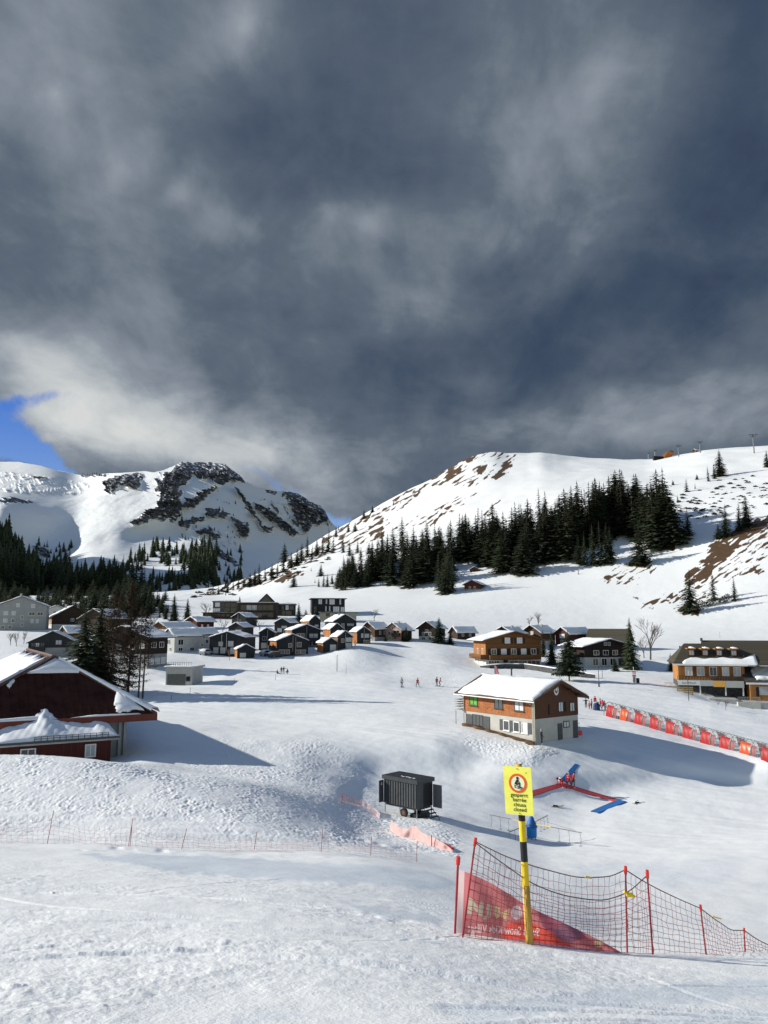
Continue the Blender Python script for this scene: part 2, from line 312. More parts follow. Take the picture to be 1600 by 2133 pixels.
SHADE_BANDS = [([(150, 1776), (450, 1786), (700, 1798), (900, 1812), (960, 1840), (900, 1858), (800, 1848), (600, 1832), (400, 1814), (250, 1796)], 1.0), ([(700, 1880), (900, 1905), (930, 1935), (760, 1905)], .7), ([(1150, 1556), (1330, 1572), (1330, 1586), (1180, 1584)], .5), ([(1000, 1640), (1090, 1625), (1085, 1690), (1010, 1680)], .35), ([(900, 2085), (1200, 2058), (1640, 2040), (1640, 2075), (1250, 2085), (1000, 2120)], .8), ([(1350, 2105), (1640, 2090), (1640, 2140), (1300, 2140)], .6), ([(480, 2105), (620, 2085), (640, 2100), (520, 2130)], .5), ([(1180, 1800), (1560, 1790), (1500, 1850), (1250, 1845)], .35), ([(440, 1450), (620, 1432), (800, 1440), (700, 1470), (500, 1480)], .3)]  # smoothed snow bands; the hollow's shade is painted in as darker colour
STREAK = [([(-400, 1680), (300, 1690), (700, 1740), (900, 1775), (700, 1785), (300, 1775), (-400, 1765)], 1.0)]
GRASS = [[(1040, 978), (1066, 948), (1062, 968), (1050, 992), (1030, 1002), (1022, 996)], [(992, 985), (1018, 962), (1012, 980), (998, 990)], [(970, 960), (990, 948), (985, 960), (974, 966)],
    [(866, 1025), (890, 1002), (886, 1015), (870, 1030), (838, 1048), (828, 1052)], [(742, 1092), (775, 1065), (770, 1082), (745, 1095)], [(900, 1090), (935, 1052), (960, 1030), (935, 1060), (910, 1088)],
    [(1004, 1072), (1040, 1040), (1046, 1040), (1012, 1072)], [(938, 960), (968, 968), (955, 985), (930, 1000), (925, 995)],
    [(1476, 1135), (1500, 1118), (1540, 1098), (1580, 1078), (1640, 1060), (1640, 1095), (1590, 1105), (1545, 1130), (1520, 1160), (1500, 1175), (1480, 1195), (1470, 1215), (1430, 1220), (1425, 1200), (1450, 1180), (1468, 1160)],
    [(1300, 1178), (1320, 1162), (1350, 1165), (1360, 1176), (1330, 1182)], [(1250, 1206), (1275, 1195), (1268, 1208)], [(1280, 1200), (1300, 1196), (1310, 1200), (1285, 1208)], [(1355, 1130), (1400, 1125), (1410, 1142), (1370, 1146)],
    [(1412, 1268), (1440, 1258), (1470, 1266), (1450, 1282), (1425, 1282)], [(1388, 1240), (1410, 1232), (1420, 1245), (1400, 1250)], [(1330, 1255), (1390, 1248), (1400, 1256), (1350, 1258)], [(1560, 1185), (1590, 1182), (1592, 1192), (1562, 1192)],
    [(1398, 1140), (1408, 1134), (1406, 1142)], [(1316, 1248), (1336, 1243), (1330, 1252)], [(1540, 1135), (1570, 1128), (1560, 1142)], [(560, 1205), (620, 1190), (640, 1196), (580, 1215)], [(770, 1105), (800, 1095), (800, 1120), (770, 1120)]]
GRASS_SOFT = [([(935, 960), (1000, 942), (1075, 945), (1060, 985), (980, 1010), (925, 1010), (890, 1020), (850, 1050), (760, 1110), (700, 1130), (690, 1115), (800, 1050), (880, 1000)], .50), ([(840, 1090), (940, 1040), (1000, 1020), (960, 1060), (880, 1105)], .45), ([(700, 1105), (790, 1075), (830, 1100), (770, 1130), (640, 1165), (600, 1170)], .5), ([(1270, 1180), (1360, 1160), (1370, 1180), (1320, 1225), (1240, 1215)], .42), ([(1380, 1235), (1470, 1215), (1480, 1250), (1330, 1270)], .45), ([(1480, 1140), (1640, 1060), (1640, 1160), (1480, 1225)], .5), ([(430, 1225), (560, 1190), (690, 1125), (690, 1150), (560, 1220), (430, 1240)], .55)]
def soft_mask(U, V, polys, warp=6.0, seed=11, freq=0.05):
    wu = U + warp * fbm(U * freq, V * freq, 4, seed); wv = V + warp * fbm(U * freq + 77, V * freq + 31, 4, seed + 3)
    m = np.zeros(U.shape)
    for pl in polys:
        pl, a = (pl if isinstance(pl, tuple) else (pl, 1.0))
        x0 = min(p[0] for p in pl) - 2 * warp; x1 = max(p[0] for p in pl) + 2 * warp; y0 = min(p[1] for p in pl) - 2 * warp; y1 = max(p[1] for p in pl) + 2 * warp
        s = (U > x0) & (U < x1) & (V > y0) & (V < y1)
        if s.any(): m[s] = np.maximum(m[s], a * inpoly(wu[s], wv[s], pl))
    return m
def blur(a, n):
    for _ in range(n):
        for ax in (0, 1):
            b = a.copy(); b[tuple([slice(1, -1) if i == ax else slice(None) for i in (0, 1)])] = (np.roll(a, 1, ax) + a + np.roll(a, -1, ax))[tuple([slice(1, -1) if i == ax else slice(None) for i in (0, 1)])] / 3
            a = b
    return a
def build_ground():
    us = np.concatenate([np.linspace(-2600, -330, 60)[:-1], np.linspace(-330, -20, 80)[:-1], np.linspace(-20, 1620, 900), np.linspace(1620, 1900, 80)[1:], np.linspace(1900, 4200, 60)[1:]])
    V, D = knot_cols(us); kk = np.arange(NK)
    segs = [8, 30, 110, 130, 110, 75, 60, 70, 90, 60, 70, 50, 60, 45, 60, 50, 40, 45, 40, 40, 40, 50, 60, 80, 70, 30][:NK - 1]
    s = np.concatenate([k + np.arange(n) / n for k, n in enumerate(segs)] + [[NK - 1]])
    Vg = pchip(kk, V, s); Dg = np.exp(pchip(kk, D, s)); Ug = np.broadcast_to(us, Vg.shape).copy()
    X, Y, Z = at(Ug, Vg, Dg)
    rough = blur(soft_mask(Ug, Vg, ROUGH, 26, 5, 0.02), 26) * np.clip(.75 + 1.1 * fbm(Ug * .012, Vg * .03, 3, 91), .25, 1.3) * np.where(Dg < 60, sstep(33, 43, Dg + 3 * fbm(X / 6, Y / 6, 2, 93)), 1); streak = blur(soft_mask(Ug, Vg, STREAK, 8, 6, 0.02), 8)
    grass = blur(soft_mask(Ug, Vg, GRASS, 8, 12, 0.06), 1)
    gs = soft_mask(Ug, Vg, GRASS_SOFT, 10, 13, 0.04); st = fbm((Ug * .85 - Vg * .53) * .035, (Ug * .53 + Vg * .85) * .17, 4, 85)
    grass = np.maximum(grass * np.clip(.95 + 1.6 * st, .3, 1.4), gs * np.clip(.62 + 2.4 * st, 0, 1.5))
    shade_band = blur(soft_mask(Ug, Vg, SHADE_BANDS, 12, 7, 0.03), 14)
    hillfade = sstep(360, 420, Dg)
    hid = Dg / F                                        # metres per photo pixel
    def oct_ok(wl): return sstep(1.8, 3.5, wl / hid)    # leave out what is finer than the mesh
    dz = np.zeros_like(Z)
    near = (1 - sstep(14, 40, Dg)) * (1 - .85 * np.minimum(shade_band, 1)) * np.clip(.62 + 1.5 * fbm(X / 3.6, Y / 3.6, 3, 95), .12, 1.35) * (1 - .45 * sstep(500, 1000, Ug))
    for wl, a_far, a_near, seed in ((9.0, .10, .03, 1), (4.0, .07, .035, 2), (1.7, .035, .03, 3), (.8, .014, .020, 4), (.4, .006, .014, 5), (.2, .004, .012, 6), (.09, .002, .0085, 7), (.045, 0, .0045, 8)):
        am = (a_far + (a_near - a_far) * near) * oct_ok(wl) * (1 - .6 * hillfade)
        rr = {.8: .016, .4: .022, .2: .024, .09: .012}.get(wl, 0.0)
        n = perlin(X / wl, Y / wl, seed)
        if rr: dz += perlin(X / wl * 1.3 + 9, Y / wl + 4 + .6 * n, seed + 20) * rr * rough * oct_ok(wl) * 1.9
        dz += n * am
    cl = np.maximum(perlin(X / .22, Y / .22, 51) + .5 * perlin(X / .1, Y / .1, 52) - .52, 0) * (.35 + perlin(X / 2.4, Y / 2.4, 53)).clip(0, 1)
    dz += cl * .16 * near + np.maximum(perlin(X / .5, Y / .5, 54) - .42, 0) * .12 * near * (perlin(X / 3, Y / 3, 55) > 0)
    run = sstep(45, 70, Dg) * (1 - sstep(190, 260, Dg)) * (1 - np.minimum(rough, 1))
    xr = X * math.cos(R(-32)) + Y * math.sin(R(-32)); yr = -X * math.sin(R(-32)) + Y * math.cos(R(-32))
    dz += run * (.10 * perlin(xr / 34, yr / 2.6, 57) + .045 * perlin(xr / 22, yr / 1.1, 58) + .05 * perlin(X / 9, Y / 9, 59))
    # wind and ski streaks running across the slope
    xs = X * math.cos(R(8)) + Y * math.sin(R(8)); ys = -X * math.sin(R(8)) + Y * math.cos(R(8))
    for wl, a in ((1.6, .16), (.7, .09)): dz += a * streak * perlin(xs / (wl * 7), ys / wl, 31)
    dz += (.016 * perlin(xs / 6.0, ys / .35, 33) + .010 * perlin(xs / 4.0, ys / .16, 34)) * (1 - sstep(14, 34, Dg)) * np.clip(.4 + 1.6 * perlin(X / 5, Y / 5, 97), 0, 1)
    # grooved tracks of single skis and sledges in the nearest snow
    rs = np.random.RandomState(5)
    sel = (Dg < 30) & (Dg > 3.5) & (np.abs(Ug - 800) < 900)
    xx, yy = X[sel], Y[sel]; tr = np.zeros(xx.shape)
    for i in range(16):
        x0, y0 = rs.uniform(-7, 8), rs.uniform(5, 20); an = rs.normal(0.1, .5); L = rs.uniform(1.2, 6); cv = rs.normal(0, .05)
        lx = (xx - x0) * math.cos(an) + (yy - y0) * math.sin(an); ly = -(xx - x0) * math.sin(an) + (yy - y0) * math.cos(an) - cv * lx * lx
        w = rs.uniform(.02, .06); dp = rs.uniform(.004, .014); e = sstep(L, L * .7, np.abs(lx))
        tr += e * dp * (-np.exp(-(ly / w) ** 2) + .7 * np.exp(-((ly - 1.9 * w) / (w * .8)) ** 2))
    for x0, y0, an, L, cv in ((2.2, 5.6, .30, 3.2, -.035), (1.6, 5.2, .33, 3.0, -.03), (3.2, 6.6, .12, 3.4, -.03), (-2.6, 8.2, .35, 1.2, -.1), (2.6, 5.9, .26, 3.6, -.03), (3.9, 7.4, .05, 3.0, -.02), (1.0, 7.9, -.06, 3.5, .01), (-1.2, 10.5, .0, 2.6, .02), (1.6, 11.2, -.12, 3.0, .0), (-4.5, 11.5, -.10, 3.2, .0), (-2.4, 13.8, -.16, 4.5, .0)):
        lx = (xx - x0) * math.cos(an) + (yy - y0) * math.sin(an); ly = -(xx - x0) * math.sin(an) + (yy - y0) * math.cos(an) - cv * lx * lx
        e = sstep(L, L * .6, np.abs(lx)); tr += e * .024 * (-np.exp(-(ly / .06) ** 2) + .8 * np.exp(-((ly - .13) / .06) ** 2))
    dz[sel] += tr
    dz += hillfade * (1.2 * perlin(X / 45, Y / 45, 41) + .5 * perlin(X / 16, Y / 16, 42)) * sstep(360, 480, Dg)
    Z = Z + dz
    pts = np.stack([X, Y, Z], -1)
    ks = int(sum(segs[:20]))
    zero = np.zeros_like(Z)
    at1 = lambda sl: {'rough': rough[sl], 'grass': grass[sl], 'rock': zero[sl], 'shade_band': shade_band[sl]}
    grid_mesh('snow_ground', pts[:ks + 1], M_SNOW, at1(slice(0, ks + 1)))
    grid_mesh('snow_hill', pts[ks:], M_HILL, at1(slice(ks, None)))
build_ground()
# ------------------------------------------------------------------ the rocky mountain behind the village
SKYL = [(-900, 1010), (-400, 985), (-200, 965), (0, 962), (40, 962), (85, 970), (120, 980), (158, 988), (180, 990), (220, 986), (270, 984), (300, 981), (322, 984), (345, 978), (368, 968), (378, 961), (400, 963), (420, 962), (440, 963), (470, 967), (482, 977), (500, 990), (510, 1003), (540, 1017), (580, 1024), (600, 1023), (625, 1030), (645, 1044), (665, 1052), (678, 1065), (687, 1084), (720, 1120), (800, 1180), (900, 1225), (1100, 1238)]
MDEP = [(-900, 1240, 1200), (-900, 1000, 2600), (-400, 1240, 1250), (-400, 985, 2700), (0, 1240, 1300), (0, 1150, 1600), (0, 1100, 1700), (0, 1052, 1790), (0, 1036, 1900), (0, 1000, 2260), (0, 962, 2700), (110, 1240, 1300), (110, 1150, 1760), (110, 1100, 1870), (110, 1058, 1970), (105, 1036, 2080), (110, 1000, 2330), (160, 988, 2600), (160, 1070, 1990), (150, 1050, 2060), (200, 1085, 1890), (200, 1040, 2060), (200, 1110, 1800), (250, 1060, 1945), (290, 1060, 1930), (250, 1110, 1790), (215, 1130, 1740), (280, 1128, 1790), (340, 1110, 1880), (300, 1150, 1690), (300, 1200, 1380), (200, 1200, 1350), (200, 1240, 1250), (300, 1240, 1220), (290, 1082, 1865), (330, 1075, 1885), (300, 1030, 2050), (330, 1000, 2150), (250, 1000, 2210), (300, 981, 2300), (350, 985, 2230), (380, 961, 2330), (430, 963, 2390), (370, 1040, 1990), (400, 1050, 1985), (430, 1010, 2130), (400, 1150, 1700), (400, 1100, 1880), (400, 1200, 1350), (400, 1240, 1250), (500, 1200, 1640), (500, 1240, 1450), (500, 1150, 1930), (500, 1100, 2040), (500, 1040, 2150), (500, 990, 2260), (600, 1240, 1800), (600, 1150, 2120), (600, 1100, 2220), (600, 1024, 2380), (690, 1240, 2100), (690, 1150, 2340), (690, 1085, 2480), (800, 1180, 2600), (900, 1230, 2650), (1100, 1240, 2700)]
ROCKS = [[(368, 968), (378, 960), (400, 961), (470, 964), (486, 976), (505, 992), (512, 1006), (496, 1004), (480, 1002), (462, 1012), (440, 1000), (420, 1000), (405, 990), (392, 1008), (370, 1014), (350, 1020), (340, 1010), (345, 995), (355, 985)],
    [(218, 1024), (222, 1005), (240, 992), (270, 986), (298, 984), (300, 1002), (292, 1018), (278, 1020), (262, 1012), (240, 1024), (228, 1030)],
    [(345, 1000), (365, 1005), (380, 1025), (378, 1060), (365, 1075), (355, 1080), (340, 1085), (320, 1085), (300, 1094), (280, 1095), (278, 1085), (300, 1072), (330, 1056), (335, 1030), (330, 1012)],
    [(370, 1060), (382, 1055), (378, 1075), (360, 1090), (354, 1086)], [(392, 1044), (420, 1030), (440, 1016), (462, 1018), (440, 1030), (430, 1042), (412, 1058), (395, 1062), (380, 1062), (372, 1055)],
    [(375, 1090), (400, 1080), (430, 1078), (430, 1086), (410, 1090), (395, 1102), (378, 1098)], [(430, 1062), (450, 1058), (480, 1072), (470, 1082), (445, 1080), (430, 1074)], [(436, 1090), (446, 1108), (456, 1115), (462, 1124), (444, 1122), (438, 1108)], [(478, 1070), (492, 1082), (520, 1090), (522, 1110), (516, 1124), (500, 1112), (490, 1098), (492, 1092)],
    [(492, 1014), (502, 1022), (516, 1044), (530, 1058), (540, 1080), (552, 1096), (570, 1100), (566, 1112), (552, 1108), (540, 1090), (530, 1078), (515, 1062), (505, 1045)],
    [(585, 1028), (600, 1022), (625, 1028), (645, 1042), (665, 1050), (675, 1060), (688, 1086), (668, 1096), (656, 1092), (640, 1112), (628, 1100), (612, 1070), (600, 1048)], [(528, 1048), (560, 1060), (600, 1090), (625, 1112), (612, 1118), (590, 1105), (570, 1088), (545, 1072)],
    [(550, 1018), (578, 1022), (576, 1030), (555, 1026)], [(0, 1040), (30, 1036), (68, 1044), (66, 1050), (30, 1046), (0, 1048)], [(168, 988), (222, 984), (222, 993), (170, 993)], [(68, 992), (104, 995), (102, 999), (70, 997)], [(430, 1100), (410, 1110), (420, 1116), (440, 1112)], [(448, 1145), (460, 1142), (490, 1165), (505, 1185), (490, 1180), (465, 1165)], [(80, 1136), (100, 1142), (110, 1160), (96, 1158)]]
ROCKS_SOFT = [([(540, 1040), (600, 1050), (640, 1110), (600, 1110), (560, 1085)], .42), ([(0, 985), (110, 995), (190, 1010), (160, 1030), (40, 1025), (0, 1020)], .25), ([(330, 985), (360, 985), (350, 1020), (325, 1030)], .55), ([(400, 1090), (480, 1110), (510, 1150), (420, 1130)], .33)]
_mc = np.array(MDEP, float); _mp = _mc[:, :2] / 100.0; _mn = len(_mp)
def _phi(r2): return np.where(r2 > 0, .5 * r2 * np.log(np.maximum(r2, 1e-9)), 0)
_A = _phi(((_mp[:, None] - _mp[None]) ** 2).sum(-1)) + np.eye(_mn) * .02
_B = np.concatenate([np.ones((_mn, 1)), _mp], 1)
_w = np.linalg.solve(np.block([[_A, _B], [_B.T, np.zeros((3, 3))]]), np.concatenate([_mc[:, 2], [0, 0, 0]]))
def mdepth(u, v):
    q0, q1 = np.asarray(u, float) / 100.0, np.asarray(v, float) / 100.0; D = np.zeros(q0.shape)
    for i in range(_mn): D = D + _w[i] * _phi((q0 - _mp[i, 0]) ** 2 + (q1 - _mp[i, 1]) ** 2)
    return np.maximum(D + _w[_mn] + _w[_mn + 1] * q0 + _w[_mn + 2] * q1, 850)
def build_mountain():
    us = np.concatenate([np.linspace(-900, -20, 130)[:-1], np.linspace(-20, 720, 620), np.linspace(720, 1100, 60)[1:]])
    sx = np.array([p[0] for p in SKYL], float); sy = np.array([p[1] for p in SKYL], float)
    sk = np.interp(us, sx, sy)
    sk = sk + (1.6 * perlin(us / 5, us * 0 + .5, 3) + 1.2 * perlin(us / 11, us * 0 + .5, 4)) * ((us > 350) & (us < 690)) + .8 * perlin(us / 14, us * 0 + .3, 5)
    nr = 420; T = np.linspace(0, 1, nr)[:, None] ** 0.9
    Vg = 1246 + (sk[None, :] - 1246) * T; Ug = np.broadcast_to(us, Vg.shape).copy()
    Dg = np.maximum.accumulate(mdepth(Ug, Vg), axis=0)
    rk = blur(soft_mask(Ug, Vg, ROCKS, 5, 21, 0.09), 1)
    br = fbm((Ug * .9 + Vg * .4) * .11, (Vg * .9 - Ug * .35) * .30, 4, 61, .6)                      # snow lodged on ledges
    rock = rk * np.clip(.80 + 1.15 * br, .2, 1.1)
    sp = soft_mask(Ug, Vg, ROCKS_SOFT, 8, 23, 0.05); strat = fbm((Ug * .8 - Vg * .5) * .12, (Ug * .3 + Vg * .9) * .05, 4, 65)
    rock = np.maximum(rock, sp * np.clip(.75 + 2.2 * strat, 0, 1.6))
    X, Y, Z = at(Ug, Vg, Dg)
    edge = np.minimum(T * 6, 1) * np.minimum((1 - T) * 12, 1)
    jag = fbm(X / 60, Z / 40, 4, 71, .55, True)
    Y = Y - rock * jag * 26 * edge - (10 * fbm(X / 170, Z / 120, 3, 73) + 3.5 * fbm(X / 45, (Z + Y * .4) / 45, 3, 75)) * edge
    pts = np.stack([X, Y, Z], -1)
    # the far side of the ridge
    bk = pts[-1:].copy(); back = [bk + np.array([0, 150 * i, -90 * i]) for i in (1, 3, 6)]
    pts = np.concatenate([pts] + back, 0); rock = np.concatenate([rock] + [rock[-1:]] * 3, 0)
    grid_mesh('mountain', pts, M_MOUNT, {'rough': rock * 0, 'grass': rock * 0, 'rock': rock})
build_mountain()

def shade_hill():
    """unseen ridges added beyond the left edge of the view, shaped to shade the forest and the bowl"""
    x = np.linspace(-2300, -330, 160)[None, :] + np.zeros((200, 1)); y = np.linspace(150, 2700, 200)[:, None] + np.zeros((1, 160))
    z = -60 + 680 * np.exp(-((x + 1330) / 250) ** 2 - ((y - 1470) / 500) ** 2) * (1 + .10 * fbm(x / 220, y / 220, 4, 111)) + 300 * np.exp(-((x + 690) / 150) ** 2 - ((y - 640) / 260) ** 2) * (1 + .08 * fbm(x / 120, y / 120, 4, 117)) + 14 * fbm(x / 90, y / 90, 4, 113) - 60
    pts = np.stack([x, y, z], -1); zz = np.zeros_like(z); rock = np.clip(.3 + fbm(x / 70, y / 70, 3, 115), 0, .6)
    grid_mesh('shade_hill', pts, M_MOUNT, {'rough': zz, 'grass': zz, 'rock': rock, 'shade_band': zz})
shade_hill()  # added out of view for the shadow it casts
# ------------------------------------------------------------------ materials
def mat(name, col, rough=0.75, var=0.12, scale=2.0, spec=0.3, bump=0.0, metal=0.0, two=None, alpha=None, stretch=None):
    m = bpy.data.materials.new(name); m.use_nodes = True; t = NT(m.node_tree); b = t.n['Principled BSDF']
    tc = t.node('ShaderNodeTexCoord'); p = tc.outputs['Object']
    if stretch:
        mp = t.node('ShaderNodeMapping'); mp.inputs['Scale'].default_value = stretch; t.link(p, mp.inputs[0]); p = mp.outputs[0]
    n = t.noise(p, scale, 5, 0.6)
    c2 = two or tuple(min(1, x * (1 + var * 2)) for x in col); c1 = tuple(x * (1 - var * 1.6) for x in col) if not two else col
    c = t.mix(t.maprange(n, .3, .7), c1, c2)
    if var or two: t.link(c, b.inputs['Base Color'])
    else: b.inputs['Base Color'].default_value = (*col, 1)
    b.inputs['Roughness'].default_value = rough; b.inputs['Specular IOR Level'].default_value = spec; b.inputs['Metallic'].default_value = metal
    if alpha is not None: b.inputs['Alpha'].default_value = alpha
    if bump:
        bp = t.node('ShaderNodeBump'); bp.inputs['Strength'].default_value = bump; bp.inputs['Distance'].default_value = .02
        t.link(n, bp.inputs['Height']); t.link(bp.outputs[0], b.inputs['Normal'])
    return m
def plank_mat(name, col, width=0.18, vertical=True, contrast=.5, rough=.8):
    m = bpy.data.materials.new(name); m.use_nodes = True; t = NT(m.node_tree); b = t.n['Principled BSDF']
    tc = t.node('ShaderNodeTexCoord'); p = tc.outputs['Object']; sep = t.node('ShaderNodeSeparateXYZ'); t.link(p, sep.inputs[0])
    a = t.math('ADD', sep.outputs[0], sep.outputs[1]) if vertical else sep.outputs[2]
    k = t.math('FLOOR', t.math('DIVIDE', a, width)); fr = t.math('FRACT', t.math('DIVIDE', a, width))
    wn = t.node('ShaderNodeTexWhiteNoise'); wn.noise_dimensions = '1D'; t.link(k, wn.inputs['W'])
    mp = t.node('ShaderNodeMapping'); mp.inputs['Scale'].default_value = (9, 9, .6) if vertical else (.6, .6, 9); t.link(p, mp.inputs[0])
    g = t.noise(mp.outputs[0], 1.0, 4, .6)
    f = t.math('ADD', t.math('MULTIPLY', wn.outputs[0], .6), t.math('MULTIPLY', g, .4))
    c = t.mix(f, tuple(x * (1 - contrast) for x in col), tuple(x * (1 + contrast * .6) for x in col))
    gap = t.math('GREATER_THAN', t.math('ABSOLUTE', t.math('SUBTRACT', fr, .5)), .46)
    c = t.mix(gap, c, tuple(x * .3 for x in col))
    t.link(c, b.inputs['Base Color']); b.inputs['Roughness'].default_value = rough; b.inputs['Specular IOR Level'].default_value = .25
    return m
def shingle_mat(name, cols, w=.12, h=.16):
    m = bpy.data.materials.new(name); m.use_nodes = True; t = NT(m.node_tree); b = t.n['Principled BSDF']
    tc = t.node('ShaderNodeTexCoord'); p = tc.outputs['Object']; sep = t.node('ShaderNodeSeparateXYZ'); t.link(p, sep.inputs[0])
    cb = t.node('ShaderNodeCombineXYZ'); t.link(t.math('ADD', sep.outputs[0], sep.outputs[1]), cb.inputs[0]); t.link(sep.outputs[2], cb.inputs[1])
    br = t.node('ShaderNodeTexBrick'); br.inputs['Scale'].default_value = 1.0; br.inputs['Brick Width'].default_value = w; br.inputs['Row Height'].default_value = h
    br.inputs['Mortar Size'].default_value = .006; br.offset = .5; t.link(cb.outputs[0], br.inputs['Vector'])
    br.inputs['Color1'].default_value = (*cols[0], 1); br.inputs['Color2'].default_value = (*cols[1], 1); br.inputs['Mortar'].default_value = (*[x * .35 for x in cols[0]], 1)
    n = t.noise(p, 1.1, 5, .65); n2 = t.noise(p, 9, 4, .65)
    c = t.mix(t.maprange(n2, .4, .62), br.outputs['Color'], cols[2]); c = t.mix(t.maprange(n, .35, .75, 0, .55), c, cols[3])
    t.link(c, b.inputs['Base Color']); b.inputs['Roughness'].default_value = .8; b.inputs['Specular IOR Level'].default_value = .25
    bp = t.node('ShaderNodeBump'); bp.inputs['Strength'].default_value = .6; bp.inputs['Distance'].default_value = .02
    t.link(t.math('ADD', br.outputs['Fac'], n2), bp.inputs['Height']); t.link(bp.outputs[0], b.inputs['Normal'])
    return m
def foliage_mat(name, c1, c2, rough=.85):
    m = bpy.data.materials.new(name); m.use_nodes = True; t = NT(m.node_tree); b = t.n['Principled BSDF']
    tc = t.node('ShaderNodeTexCoord'); oi = t.node('ShaderNodeObjectInfo')
    n = t.noise(tc.outputs['Object'], .9, 4, .65); n2 = t.noise(tc.outputs['Object'], 6.0, 3, .6)
    f = t.math('ADD', t.math('MULTIPLY', n, .5), t.math('ADD', t.math('MULTIPLY', n2, .4), t.math('MULTIPLY', oi.outputs['Random'], .35)))
    t.link(t.mix(t.maprange(f, .3, .95), c1, c2), b.inputs['Base Color']); b.inputs['Roughness'].default_value = rough; b.inputs['Specular IOR Level'].default_value = .15
    return m
def L(*c): return lin(*c)
M = {}
M['snow'] = M_SNOW
def roof_snow_mat():
    m = bpy.data.materials.new('roof_snow'); m.use_nodes = True; t = NT(m.node_tree); b = t.n['Principled BSDF']
    tc = t.node('ShaderNodeTexCoord'); n = t.noise(tc.outputs['Object'], .8, 6, .6); n2 = t.noise(tc.outputs['Object'], 12, 4, .6)
    t.link(t.mix(n, (.78, .79, .81), (.88, .885, .89)), b.inputs['Base Color']); b.inputs['Roughness'].default_value = .65; b.inputs['Specular IOR Level'].default_value = .25
    bp = t.node('ShaderNodeBump'); bp.inputs['Strength'].default_value = .4; bp.inputs['Distance'].default_value = .06
    t.link(t.math('ADD', n, t.math('MULTIPLY', n2, .25)), bp.inputs['Height']); t.link(bp.outputs[0], b.inputs['Normal'])
    return m
M['rsnow'] = roof_snow_mat()
M['dark_wood'] = plank_mat('dark_stained_wood', (.022, .024, .029), .2, True, .35)
M['dark_wood2'] = plank_mat('dark_grey_boards', (.032, .033, .036), .22, True, .35)
M['orange_wood'] = plank_mat('orange_boards', (.36, .15, .05), .16, True, .4)
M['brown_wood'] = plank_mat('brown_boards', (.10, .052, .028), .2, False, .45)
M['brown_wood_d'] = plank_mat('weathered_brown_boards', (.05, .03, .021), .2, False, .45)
M['chalet'] = plank_mat('chalet_beams', (.17, .075, .026), .22, False, .4)
M['chalet_dark'] = plank_mat('dark_chalet_boards', (.028, .018, .016), .2, True, .4)
M['red_wood'] = plank_mat('red_painted_boards', (.09, .022, .017), .2, True, .25)
M['grey_boards'] = plank_mat('grey_weathered_boards', (.10, .09, .08), .2, True, .4)
M['honey'] = plank_mat('honey_coloured_boards', (.42, .19, .06), .2, True, .4)
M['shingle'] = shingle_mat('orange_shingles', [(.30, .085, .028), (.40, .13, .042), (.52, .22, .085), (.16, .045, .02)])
M['shingle_shaded'] = shingle_mat('shaded_shingles', [(.085, .036, .021), (.11, .048, .026), (.13, .062, .036), (.07, .03, .018)])  # same shingles darkened in colour for the shaded gable
M['render'] = mat('pale_render', (.44, .43, .39), .9, .05, .7)
M['white_render'] = mat('white_render', (.48, .48, .46), .9, .05, .7)
M['grey_render'] = mat('grey_render', (.27, .28, .28), .9, .06, .7)
M['olive_render'] = mat('olive_render', (.30, .29, .22), .9, .06, .7)
M['concrete'] = mat('concrete', (.36, .36, .35), .9, .1, .8)
M['stone'] = mat('stone_wall', (.26, .24, .21), .95, .25, 1.6, bump=.6)
M['dark_stone'] = mat('dark_stone_wall', (.07, .07, .075), .95, .25, 1.6, bump=.6)
M['roof_dark'] = mat('dark_roofing', (.05, .048, .046), .8, .2, 1.0)
M['roof_brown'] = mat('brown_sheet_roof', (.10, .055, .04), .6, .15, .6)
M['roof_tile'] = plank_mat('olive_brown_tiles', (.070, .062, .044), .35, False, .25)
M['roof_dark_red'] = mat('dark_red_roof', (.046, .018, .014), .95, .25, .8, spec=.08)  # one even dark red for every slope
M['red_fascia'] = mat('red_fascia', (.15, .034, .022), .6, .1, 1.2)
M['white'] = mat('white_paint', (.75, .75, .73), .5, .03, 2)
M['cream'] = mat('cream_paint', (.68, .62, .45), .6, .04, 2)
M['glass'] = mat('dark_glass', (.02, .024, .03), .08, .1, 1, spec=.6)
M['blind'] = mat('pale_blind', (.42, .43, .44), .7, .06, 1.5)
M['curtain'] = mat('white_curtain', (.60, .60, .60), .8, .10, 5)
M['green_cloth'] = mat('green_curtain', (.12, .32, .06), .8, .3, 3)
M['shutter'] = mat('grey_shutter', (.075, .08, .085), .7, .1, 3)
M['black'] = mat('black_paint', (.018, .018, .02), .5, .1, 3)
M['metal'] = mat('grey_metal', (.30, .31, .32), .4, .08, 4, metal=.6)
M['dark_metal'] = mat('dark_metal', (.055, .06, .065), .5, .1, 4, metal=.3)
M['red'] = mat('red_plastic', (.62, .04, .035), .45, .08, 3)
M['orange'] = mat('orange_plastic', (.78, .13, .03), .45, .08, 3)
M['yellow'] = mat('yellow_paint', (.80, .56, .02), .45, .05, 4)
M['bark'] = mat('bark', (.075, .055, .042), .95, .3, 6, stretch=(4, 4, 1))
M['bark_grey'] = mat('grey_bark', (.11, .095, .085), .95, .3, 6)
M['spruce'] = foliage_mat('spruce_needles', (.017, .029, .019), (.064, .080, .040))
M['spruce_l'] = foliage_mat('light_spruce_needles', (.018, .030, .018), (.060, .070, .034))
M['larch'] = foliage_mat('bare_larch_twigs', (.034, .024, .016), (.085, .062, .040))
M['shrub'] = foliage_mat('dwarf_pine_needles', (.016, .024, .016), (.045, .055, .03))
M['earth'] = mat('bare_earth', (.09, .05, .03), .95, .35, 1.5, bump=.8)
